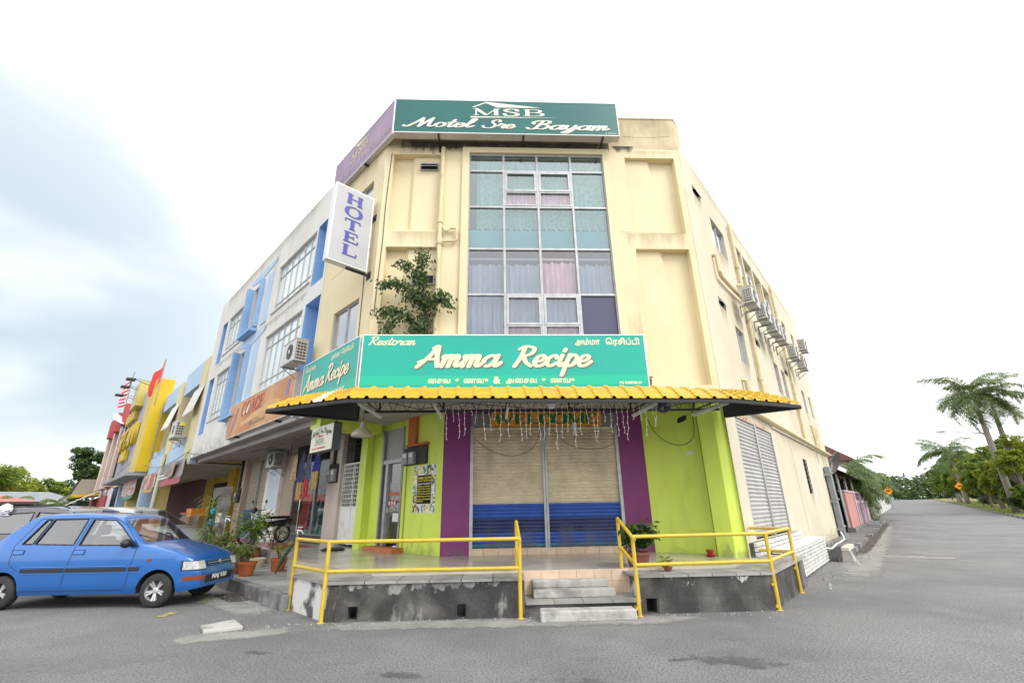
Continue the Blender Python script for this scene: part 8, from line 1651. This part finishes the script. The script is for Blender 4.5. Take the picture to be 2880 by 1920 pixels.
def pot_plant(label, p, pr, ph, pm, h, spread, n, size, m, seed, stems=6, stemm=None, round_=False):
    r = random.Random(seed); p = Vector(p); t = thing('potted_plant', label, 'potted plant', p, group='potted plants on the pavement')
    prof = [(pr * 0.70, 0), (pr * 0.74, ph * 0.1), (pr * 0.93, ph * 0.82), (pr * 1.02, ph * 0.83), (pr * 1.04, ph), (pr * 0.92, ph), (pr * 0.88, ph * 0.9)] if not round_ else [(pr * 0.6, 0), (pr * 0.95, ph * 0.35), (pr * 1.0, ph * 0.6), (pr * 0.8, ph * 0.9), (pr * 0.86, ph), (pr * 0.75, ph), (pr * 0.7, ph * 0.9)]
    b = MB().lathe(p, prof, 26); b.smooth = False; part('pot', b, pm, t); part('soil', MB().lathe(p + Zv * (ph * 0.86), [(pr * 0.87, 0), (pr * 0.87, 0.01)], 20), soil, t)
    if n:
        lb = MB(); plant_leaves(lb, p + Zv * ph * 0.9, h, spread, n, size, r, stems); part('foliage', lb, m, t)
        sb = MB()
        for k in range(stems): a = 6.28 * k / stems; sb.tube([p + Zv * ph * 0.88, p + Vector((cos(a) * spread * .25, sin(a) * spread * .25, ph + h * 0.45)), p + Vector((cos(a) * spread * .6, sin(a) * spread * .6, ph * 0.9 + h * 0.8))], [0.012, 0.008, 0.004], 5)
        part('stems', sb, bark, t, kind='stuff')
    return t
PZ = 0.22
pot_plant('bushy plant in a bright orange pot at the kerb beside the blue car', (-5.80, 10.86, PZ), 0.185, 0.27, terra, 0.42, 0.22, 160, 0.045, lf1, 1, 7)
pot_plant('sparse plant in an orange pot nearest the yellow handrail', (-5.47, 11.58, PZ), 0.18, 0.27, terra, 0.42, 0.26, 110, 0.04, lf2, 2, 7)
pot_plant('empty cream plastic tub of orange soil behind the orange pots', (-6.44, 12.47, PZ), 0.20, 0.20, mat('cream_plastic', (0.62, 0.56, 0.40), 0.5), 0, 0, 0, 0, None, 3)
pot_plant('plant in a pale lilac bucket beside the blue car bonnet', (-6.42, 11.36, PZ), 0.14, 0.30, mat('lilac_plastic', (0.42, 0.36, 0.44), 0.5), 0.38, 0.22, 120, 0.05, lf1, 4)
pot_plant('plant in a dark brown pot between the lilac bucket and orange pot', (-6.13, 11.20, PZ), 0.13, 0.24, terrad, 0.40, 0.2, 110, 0.045, lf1, 5)
pot_plant('plant in a red pot nearest the blue car front lamp', (-6.74, 11.72, PZ), 0.13, 0.26, mat('red_clay', (0.34, 0.08, 0.05), 0.6), 0.35, 0.2, 110, 0.045, lf5, 6)
pot_plant('tall light green shrub in a round brown urn behind the pots', (-7.0, 13.2, PZ), 0.26, 0.40, terrad, 0.95, 0.50, 700, 0.06, leafmat('leaf_fresh', (0.07, 0.14, 0.012), (0.18, 0.29, 0.03), 0.35), 7, 9, round_=True)
pot_plant('low leafy plant behind the red pot by the arcade steps', (-7.9, 13.4, PZ), 0.18, 0.25, terrad, 0.6, 0.45, 360, 0.06, lf1, 8, 8)
pot_plant('thin tall branching plant leaning right of the green urn shrub', (-6.6, 13.5, PZ), 0.15, 0.25, terrad, 0.95, 0.55, 150, 0.05, lf5, 9, 6)
pot_plant('glossy dark green plant in a brown pot behind the right stair handrail', (2.06, 8.45, 0.522), 0.21, 0.25, terrad, 0.48, 0.34, 1000, 0.06, lf5, 10, 12)
o = pot_plant('creeper pot drooping yellow leaves at the foot of the right stair rail', (2.42, 8.05, 0.522), 0.07, 0.06, terrad, 0.14, 0.16, 40, 0.05, lf2, 11, 4)
# dracaena
def strap_plant(label, p, h, n, ll, m, seed, extra=True):
    r = random.Random(seed); p = Vector(p); t = thing('dracaena_plant', label, 'plant', p); part('pot', MB().lathe(p, [(0.17, 0), (0.24, 0.28), (0.25, 0.32), (0.22, 0.32), (0.2, 0.28)], 20), terrad, t); part('stem', MB().tube([p + Zv * 0.25, p + Zv * h * 0.55 + Vector((0.05, 0.02, 0)), p + Zv * h], [0.04, 0.03, 0.02], 7), bark, t); b = MB()
    for k in range(n):
        z = h * (0.25 + 0.75 * k / n); a = k * 2.4 + r.uniform(-.3, .3); d = Vector((cos(a), sin(a), 0)); l_ = ll * r.uniform(.75, 1.15); c = p + Zv * z; w_ = Vector((-d.y, d.x, 0)) * 0.042; up_a = 0.9 - 1.0 * (1 - k / n); pts = []
        x = zz = 0; an = up_a
        for q in range(6): pts.append(c + d * x + Zv * zz); x += l_ / 5 * cos(an); zz += l_ / 5 * sin(an); an -= 0.42
        b.add([pts[0] - w_ * .6, pts[0] + w_ * .6] + sum([[q - w_ * (1 - i / 5.2), q + w_ * (1 - i / 5.2)] for i, q in enumerate(pts[1:], 1)], []), [(2 * i, 2 * i + 1, 2 * i + 3, 2 * i + 2) for i in range(5)])
    part('leaves', b, m, t)
    if extra:
        for z in (0.95, 1.25): part('blue_tape', MB().lathe(p + Zv * z + Vector((0.06, -0.06, 0)), [(0.05, 0), (0.065, 0.08), (0.055, 0.16)], 10), mat('turquoise_tape', (0.02, 0.36, 0.50), 0.5), t)
        part('white_cloth', MB().grid([[p + Vector((0.18 + 0.1 * sin(i * 1.3), -0.10 + 0.05 * i, 1.0 + 0.09 * j)) for i in range(6)] for j in range(4)]), whitem, t)
strap_plant('tall dracaena with blue tape and white cloth by the arcade edge', FL.p(8.1, 0.42, PZ), 1.6, 74, 0.78, leafmat('leaf_dracaena', (0.06, 0.105, 0.018), (0.22, 0.27, 0.07), 0.3), 5)
# water taps
def tap(p, h, label):
    p = Vector(p); t = thing('standpipe', label, 'standpipe', p, group='galvanised standpipes'); g_ = mat('galvanised_pipe', (0.32, 0.31, 0.29), 0.45, metal=0.5, col2=(0.22, 0.20, 0.18), scale=8); part('pipe', MB().tube([p, p + Zv * h], 0.026, 8), g_, t)
    for z in (h * 0.5, h * 0.85): part('collar', MB().tube([p + Zv * z, p + Zv * (z + 0.06)], 0.036, 8), g_, t)
    part('tap', MB().tube([p + Zv * (h + 0.0), p + Zv * (h + 0.06), p + Vector((0.10, -0.04, h + 0.06)), p + Vector((0.15, -0.06, h + 0.0))], [0.03, 0.03, 0.022, 0.016], 8), rimm, t); part('tap_handle', MB().tube([p + Vector((-0.01, 0.01, h + 0.12)), p + Vector((0.12, -0.05, h + 0.13))], 0.012, 6), rimm, t)
tap((-4.80, 10.86, PZ), 0.82, 'galvanised standpipe with chrome tap next to the yellow handrail'); tap(FL.p(6.6, 0.4, PZ)[:], 1.05, 'galvanised standpipe beside the dracaena by the blue car')
t = thing('folded_umbrella', 'dark green folded umbrella leaning on the standpipe', 'umbrella', (-5.0, 10.75, PZ)); part('canopy', MB().tube([(-5.06, 10.62, PZ + 0.05), (-4.98, 10.72, PZ + 0.35), (-4.86, 10.86, PZ + 0.62)], [0.012, 0.05, 0.02], 8), mat('bottle_green_cloth', (0.012, 0.05, 0.03), 0.7), t); part('handle', MB().tube([(-4.86, 10.86, PZ + 0.62), (-4.80, 10.92, PZ + 0.76)], 0.010, 6), blackm, t)
o = part('door_mat', MB().lathe(FLG.p(3.6, 0.75, TF + 0.002), [(0.28, 0), (0.30, 0.03), (0.22, 0.06)], 14), mat('dark_mat', (0.03, 0.028, 0.028), 0.95)); tag(o, 'small dark crumpled mat on the terrace floor near the hotel door', 'mat')
o = part('offering_cup', MB().lathe((3.78, 9.72, TF + 0.001), [(0.05, 0), (0.09, 0.02), (0.10, 0.035), (0.05, 0.05), (0.07, 0.10), (0.075, 0.13), (0.06, 0.13)], 16), mat('red_glaze', (0.30, 0.02, 0.015), 0.3)); tag(o, 'little red clay cup at the foot of the lime column', 'cup')
# shopping trolley and folding gate in the next arcade
FT = Fr(FL.p(15.3, -0.5, 0), L, FL.n); t = thing('shopping_trolley', 'wire shopping trolley with red handle in the arcade of the yellow shophouse', 'trolley', FT.p(0, 0, TF)); wire = mat('trolley_wire', (0.42, 0.42, 0.43), 0.35, metal=0.6)
bk = MB()
for k in range(9):
    f = k / 8
    for zz in (0,):
        bk.tube([FT.p(0.05 + 0.9 * f, 0.25, 0.95), FT.p(0.1 + 0.8 * f, 0.18, 1.45)], 0.008, 4); bk.tube([FT.p(0.05 + 0.9 * f, -0.25, 0.95), FT.p(0.1 + 0.8 * f, -0.25, 1.45)], 0.008, 4)
for z in (0.95, 1.08, 1.2, 1.32, 1.45): bk.tube([FT.p(0.05, 0.25, z), FT.p(1.0, 0.25, z)], 0.009, 4); bk.tube([FT.p(1.0, 0.25, z), FT.p(1.0, -0.25, z)], 0.009, 4)
part('basket', bk, wire, t, kind='stuff'); part('handle', MB().tube([FT.p(-0.05, 0.25, 1.5), FT.p(1.0, 0.25, 1.5)], 0.025, 8), mat('trolley_red', (0.45, 0.03, 0.02), 0.5), t); part('seat_panel', MB().box(FT, 0.3, 0.85, 0.255, 0.265, 1.02, 1.28), mat('trolley_pink', (0.40, 0.16, 0.17), 0.5), t)
for x in (0.1, 0.95): part('leg', MB().tube([FT.p(x, 0.2, 0.95), FT.p(x, 0.2, TF + 0.08)], 0.015, 5), wire, t); part('castor', MB().lathe(FT.p(x, 0.2, TF + 0.06), [(0.05, -0.015), (0.05, 0.015)], 12, Matrix.Rotation(pi / 2, 3, 'X')), blackm, t)
t = thing('folding_gate', 'folded grey corrugated gate standing in the arcade behind the dracaena', 'gate', FL.p(15.4, -1.3, TF))
for k in range(5):
    a = 14.0 + 0.42 * k; part('leaf_panel', MB().grid([[FL.p(a + 0.10 * sin(z * 9 + k), -1.2 - (0.3 if q else 0.0), TF + z) for q in (0, 1)] for z in [0.11 * j for j in range(19)]]), mat('grey_gate', (0.40, 0.39, 0.37), 0.6), t)
o = part('orange_crate', MB().box(FL, 17.2, 18.2, -1.4, -0.8, 1.35, 1.7), mat('orange_plastic', (0.65, 0.22, 0.01), 0.5)); tag(o, 'bright orange crate stacked behind the shopping trolley', 'crate')
o = part('crate_base', MB().box(FL, 17.1, 18.3, -1.45, -0.75, TF, 1.348), mat('brown_carton', (0.24, 0.15, 0.08), 0.8)); tag(o, 'brown carton carrying the orange crate in the arcade', 'carton')
# hanging wire plants over the arcade edge
hb = MB(); r = random.Random(31)
for k in range(260):
    q = FL.p(9.2 + r.uniform(-1.3, 1.3), -1.2 + r.uniform(-.4, .4), 3.45 + r.gauss(0, 0.12)); e = Vector((r.gauss(0, 1), r.gauss(0, 1), r.gauss(0, .6))).normalized(); hb.add([q, q + e * 0.16 + Zv * 0.01, q + e * 0.17], [(0, 1, 2)])
t = thing('hanging_fern', 'grey green hanging tinsel fern under the arcade ceiling', 'plant', FL.p(9.2, -1.2, 3.4)); part('fronds', hb, leafmat('tinsel_green', (0.05, 0.09, 0.06), (0.20, 0.26, 0.22), 0.2), t); part('hanger', MB().tube([FL.p(9.2, -1.2, 3.45), FL.p(9.2, -1.2, 3.70)], 0.008, 4), blackm, t)

# ================================================================== fig tree growing out of the front wall
r = random.Random(17); fg = thing('wall_fig_tree', 'small fig tree growing from the front wall beside the downpipe', 'tree', FK.p(-1.9, 0.1, 5.0))
lim = [([(-1.86, 0.06, 4.9), (-1.88, 0.14, 5.5), (-1.92, 0.2, 6.0), (-1.98, 0.22, 6.45)], 0.05), ([(-1.9, 0.15, 5.6), (-2.2, 0.3, 5.95), (-2.5, 0.36, 6.15), (-2.80, 0.38, 6.05)], 0.03), ([(-1.95, 0.2, 6.1), (-2.15, 0.28, 6.45), (-2.45, 0.34, 6.62)], 0.025), ([(-1.98, 0.2, 6.4), (-2.0, 0.25, 6.7), (-1.96, 0.25, 6.95)], 0.02), ([(-1.88, 0.15, 5.5), (-1.65, 0.3, 5.8), (-1.50, 0.36, 5.85), (-1.42, 0.36, 5.6)], 0.025), ([(-1.88, 0.1, 5.1), (-2.2, 0.3, 5.35), (-2.5, 0.36, 5.5), (-2.82, 0.38, 5.38)], 0.03), ([(-2.3, 0.3, 5.4), (-2.55, 0.36, 5.2), (-2.62, 0.38, 5.0)], 0.015), ([(-1.9, 0.1, 5.0), (-2.0, 0.25, 5.15), (-2.1, 0.3, 5.0)], 0.015), ([(-1.9, 0.15, 5.7), (-2.1, 0.3, 5.85), (-2.25, 0.36, 5.75)], 0.012)]
lb = MB(); bb = MB()
for pts, rad in lim:
    q = cat([(p[0], p[2]) for p in pts], 8); oo = [pts[0][1] + (pts[-1][1] - pts[0][1]) * i / (len(q) - 1) for i in range(len(q))]; P3 = [FK.p(v.x, o_, v.y) for v, o_ in zip(q, oo)]; bb.tube(P3, [rad * (1 - 0.8 * i / len(P3)) for i in range(len(P3))], 6)
    for i, p in enumerate(P3):
        n = 19 if rad > 0.02 else 14
        for k in range(n if i > 3 else 4):
            c = p + Vector((r.gauss(0, 1) * 0.085, r.gauss(0, 1) * 0.06 - 0.03, r.gauss(0, 1) * 0.065)); s = r.uniform(0.040, 0.068); e = Vector((r.gauss(0, .6), r.gauss(-.2, .5), -0.8 + r.gauss(0, .35))).normalized(); f = e.cross(Vector((r.gauss(0, 1), r.gauss(-1, .6), r.gauss(0, .4)))).normalized(); lb.add([c, c + e * s * 0.7 + f * s * 0.42, c + e * s * 1.7, c + e * s * 0.7 - f * s * 0.42], [(0, 1, 2, 3)])
part('trunk', bb, bark, fg); part('crown', lb, leafmat('fig_leaf', (0.018, 0.045, 0.010), (0.075, 0.125, 0.022), 0.25), fg)
# ================================================================== stains, drips and scuffs on the walls
stn = overlay('black_mildew', (0.07, 0.06, 0.045), (0.14, 0.12, 0.085), 5, 0.22, 0.0, 1.0, (1, 1, 0.22), 0.8)
stn2 = overlay('brown_drip', (0.33, 0.25, 0.14), (0.42, 0.33, 0.20), 6, 0.4, 0.0, 1.05, (1, 1, 0.15), 0.26)
scf = overlay('grey_scuff', (0.30, 0.30, 0.20), (0.40, 0.39, 0.28), 7, 0.35, 0.0, 1.1, (1, 1, 0.6), 0.4)
wscf = overlay('white_flake', (0.62, 0.61, 0.58), (0.50, 0.49, 0.46), 6, 0.08, 0.2, 1.02, (1, 1, 0.7), 0.95)
def stain(par, fr, t0, t1, z0, z1, m, out=0.0022, top=1.0, bot=0.0, n=12, name='stain'):
    b = MB(); rows = []; cov = []
    for j in range(7):
        f = j / 6; row = []
        for i in range(n + 1):
            g = i / n; e = min(1.0, 8 * min(g, 1 - g)); row.append(fr.p(t0 + (t1 - t0) * g, out, z0 + (z1 - z0) * f)); cov.append((bot + (top - bot) * f) * e)
        rows.append(row)
    b.grid(rows); b.cov = cov; return part(name, b, m, par)
stain(bl, FK, -3.05, 2.9, 9.94, 10.35, stn, 0.006, 1.0, 0.35, 40)
stain(bl, FK, 2.7, 4.4, 10.05, 11.2, stn2, 0.003, 0.9, 0.1); stain(bl, FK, 2.6, 3.3, 10.0, 10.3, stn, 0.0042, 0.9, 0.2)
for a, b_ in ((-2.95, -1.2), (2.6, 4.4)):
    stain(bl, FK, a, b_, 7.24, 7.66, stn2, 0.003, 0.9, 0.3, 20)
    stain(bl, FK, a, b_, 9.95, 10.16, stn2, 0.0034, 0.8, 0.4, 20)
stain(bl, FK, 2.56, 2.97, 4.9, 6.4, stn2, 0.0024, 0.2, 0.7); stain(bl, FK, 2.75, 3.0, 3.75, 4.05, stn, 0.003, 0.9, 0.4)
for a, b_, z0, z1 in ((0.7, 1.4, 8.6, 9.34), (2.05, 3.4, 7.5, 8.33), (1.3, 1.95, 5.4, 6.25), (2.5, 3.4, 4.2, 5.03), (2.7, 3.6, 5.6, 6.55), (4.2, 5.1, 5.5, 6.5), (5.5, 6.4, 5.5, 6.5), (6.7, 7.6, 5.5, 6.5), (7.1, 9.3, 4.1, 5.04), (8.7, 9.7, 0.9, 1.8), (12.5, 13.4, 4.2, 5.05), (4.4, 9.8, 7.5, 8.08)):
    stain(bl, FR, a, b_, z0, z1, stn2, 0.0026, 1.0, 0.0)
stain(bl, FR, 0.1, 16.1, 9.6, 10.38, stn2, 0.0024, 0.95, 0.0, 60); stain(bl, FR, 4.5, 16.1, 0.15, 0.9, scf, 0.0024, 0.0, 0.95, 50); stain(bl, FR, 4.5, 16.0, 2.7, 3.49, stn2, 0.0028, 0.9, 0.0, 50); stain(bl, FR, 0.6, 4.5, 3.34, 3.60, stn2, 0.0038, 0.4, 0.8)
stain(bl, FL, 0.1, 2.9, 9.3, 10.1, stn2, 0.0024, 0.9, 0.1, 20)
stain(sh, FL, 3.0, 15.4, 10.2, 10.88, stn2, 0.0024, 1.0, 0.1, 60); stain(sh, FL, 3.0, 15.4, 7.25, 7.6, scf, 0.0024, 0.9, 0.2, 60); stain(sh, FL, 9.6, 15.4, 3.75, 4.7, scf, 0.0024, 0.2, 0.7, 40)
stain(bl, FLG, 0.05, 1.7, TF, 1.1, scf, 0.0026, 0.0, 0.8); stain(bl, FG, -1.6, -1.02, TF, 1.0, scf, 0.003, 0.0, 0.75); stain(bl, FG, 2.46, 3.04, TF, 1.0, scf, 0.003, 0.0, 0.8)
flw = Fr(FG.p(3.052, 0, 0), (lw[1] - lw[0]).normalized(), nrm((lw[1] - lw[0]).normalized())); stain(bl, flw, 0.02, 1.2, TF, 0.85, scf, 0.003, 0.0, 0.6)
fcol = Fr(Vector((3.95, 9.78, 0)), Vector((0.24, -0.24, 0)).normalized(), nrm(Vector((0.24, -0.24, 0)).normalized())); stain(bl, fcol, 0.0, 0.34, TF, 1.0, scf, 0.003, 0.0, 0.95)
fcol2 = Fr(Vector((4.19, 9.54, 0)), Vector((1, 0, 0)), Vector((0, -1, 0))); stain(bl, fcol2, 0.0, 0.25, TF, 0.95, scf, 0.003, 0.0, 0.95)
for a, b_ in ((-0.93, 0.66), (0.76, 2.38)): stain(bl, FG, a, b_, 0.69, 1.5, overlay('shutter_dust', (0.20, 0.21, 0.26), (0.12, 0.13, 0.18), 5, 0.3, 0.0, 1.0, (1, 1, 0.3), 0.45), -0.070, 0.1, 0.85); stain(bl, FG, a, b_, 1.6, 3.2, overlay('shutter_grime', (0.30, 0.24, 0.16), (0.22, 0.18, 0.12), 3, 0.3, 0.0, 1.0, (1, 1, 0.5), 0.2), -0.070, 0.85, 0.2)
stain(pave, FK, -2.75, 0.0, 0.22, 0.47, wscf, 1.684, 0.75, 0.15, 30); stain(pave, FK, -2.75, 0.0, 0.0, 0.48, overlay('wall_black', (0.03, 0.029, 0.027), (0.075, 0.07, 0.066), 2.4, 0.35, 0.0, 1.0, (1, 1, 0.4), 0.5), 1.7015, 0.8, 0.5, 30)
stain(pave2, FK, 1.9, 3.95, 0.0, 0.48, MATS['wall_black'], 1.7015, 0.9, 0.45, 24); stain(pave2, FK, 1.9, 3.95, 0.2, 0.47, wscf, 1.703, 0.5, 0.2, 24); stain(pave2, FR, -1.0, 1.05, 0.0, 0.48, MATS['wall_black'], 0.683, 0.9, 0.6)
# hairline cracks in the parapet and side wall
crk = mat('hairline_crack', (0.18, 0.14, 0.09), 0.9); r = random.Random(6)
def crack(fr, pts, par, rad=0.004):
    q = []
    for (a, z), (c, d) in zip(pts, pts[1:]):
        for k in range(8): q.append(fr.p(a + (c - a) * k / 8, 0.001, z + (d - z) * k / 8 + r.uniform(-.012, .012)))
    part('crack', MB().tube(q, rad, 4), crk, par)
crack(FK, [(3.0, 10.62), (3.7, 10.60), (4.35, 10.66)], bl); crack(FK, [(2.62, 7.72), (2.8, 7.68), (2.95, 7.70)], bl); crack(FK, [(3.0, 7.68), (3.6, 7.66), (4.3, 7.67)], bl, 0.003); crack(FL, [(0.3, 7.3), (1.2, 7.35), (2.6, 7.3)], bl, 0.003); crack(FR, [(5, 4.6), (8, 4.55), (11, 4.6)], bl, 0.004); crack(FR, [(10.6, 10.3), (10.7, 6.5), (10.65, 3.7)], bl, 0.005); crack(FR, [(7.0, 3.4), (7.05, 2.0), (7.0, 0.5)], bl, 0.004)

# ================================================================== street cables and litter
for k, (s0, o0, z0, s1, o1, z1, sag) in enumerate(((10.2, 0.06, 3.62, 15.6, 0.10, 3.95, 0.12), (15.6, 0.10, 4.0, 26.5, 0.30, 4.2, 0.35), (26.5, 0.9, 4.3, 44.0, 0.9, 4.6, 0.4), (2.7, -0.6, 3.55, 9.5, -0.7, 3.50, 0.10))):
    b = MB().tube([FL.p(s0 + (s1 - s0) * i / 12, o0 + (o1 - o0) * i / 12, z0 + (z1 - z0) * i / 12 - sag * sin(pi * i / 12)) for i in range(13)], 0.012, 5)
    o = part('street_cable', b, blackm); tag(o, ['black cable sagging along the lower edge of the white shophouse', 'black cable strung across the pale blue band of the yellow shophouse', 'black cable strung along the supermarket canopy', 'black cable looping under the arcade ceiling of the dress shop'][k], 'cable')
for k, pts in enumerate(([(-2.7, 8.9, 3.55), (-1.9, 9.1, 3.40), (-1.0, 9.15, 3.52), (0.2, 9.2, 3.42)], [(2.3, 9.2, 3.5), (3.0, 9.25, 3.36), (3.8, 9.3, 3.52)])):
    b = MB().tube([p for p in pts], 0.008, 5); o = part('street_cable', b, blackm); tag(o, ['slack black wire under the left half of the awning', 'slack black wire under the right half of the awning'][k], 'cable')
lb_ = MB(); r = random.Random(55)
for k in range(900):
    s = r.uniform(5.9, 34); q = FR.p(s, 0.72 + abs(r.gauss(0, 0.28)), 0); q.z = gz(q) + 0.008 + r.uniform(0, 0.02); a = r.uniform(0, 6.3); e = Vector((cos(a), sin(a), r.uniform(-.3, .3))) * r.uniform(0.02, 0.05); f = Vector((-e.y, e.x, r.uniform(-.01, .02))) * 0.5
    lb_.add([q - e, q + f, q + e, q - f], [(0, 1, 2, 3)])
tag(part('leaf_litter', lb_, mat('dry_leaf', (0.10, 0.075, 0.045), 0.9, col2=(0.20, 0.15, 0.08), scale=8)), 'dry leaf litter along the drain kerb of the side road', 'leaf litter', kind='stuff')
strip('dirt_patch', [FR.p(6, 1.0, 0), FR.p(16, 1.0, 0), FR.p(32, 0.95, 0)], 0.6, 0.0062, MATS['dark_dirt'], 70)
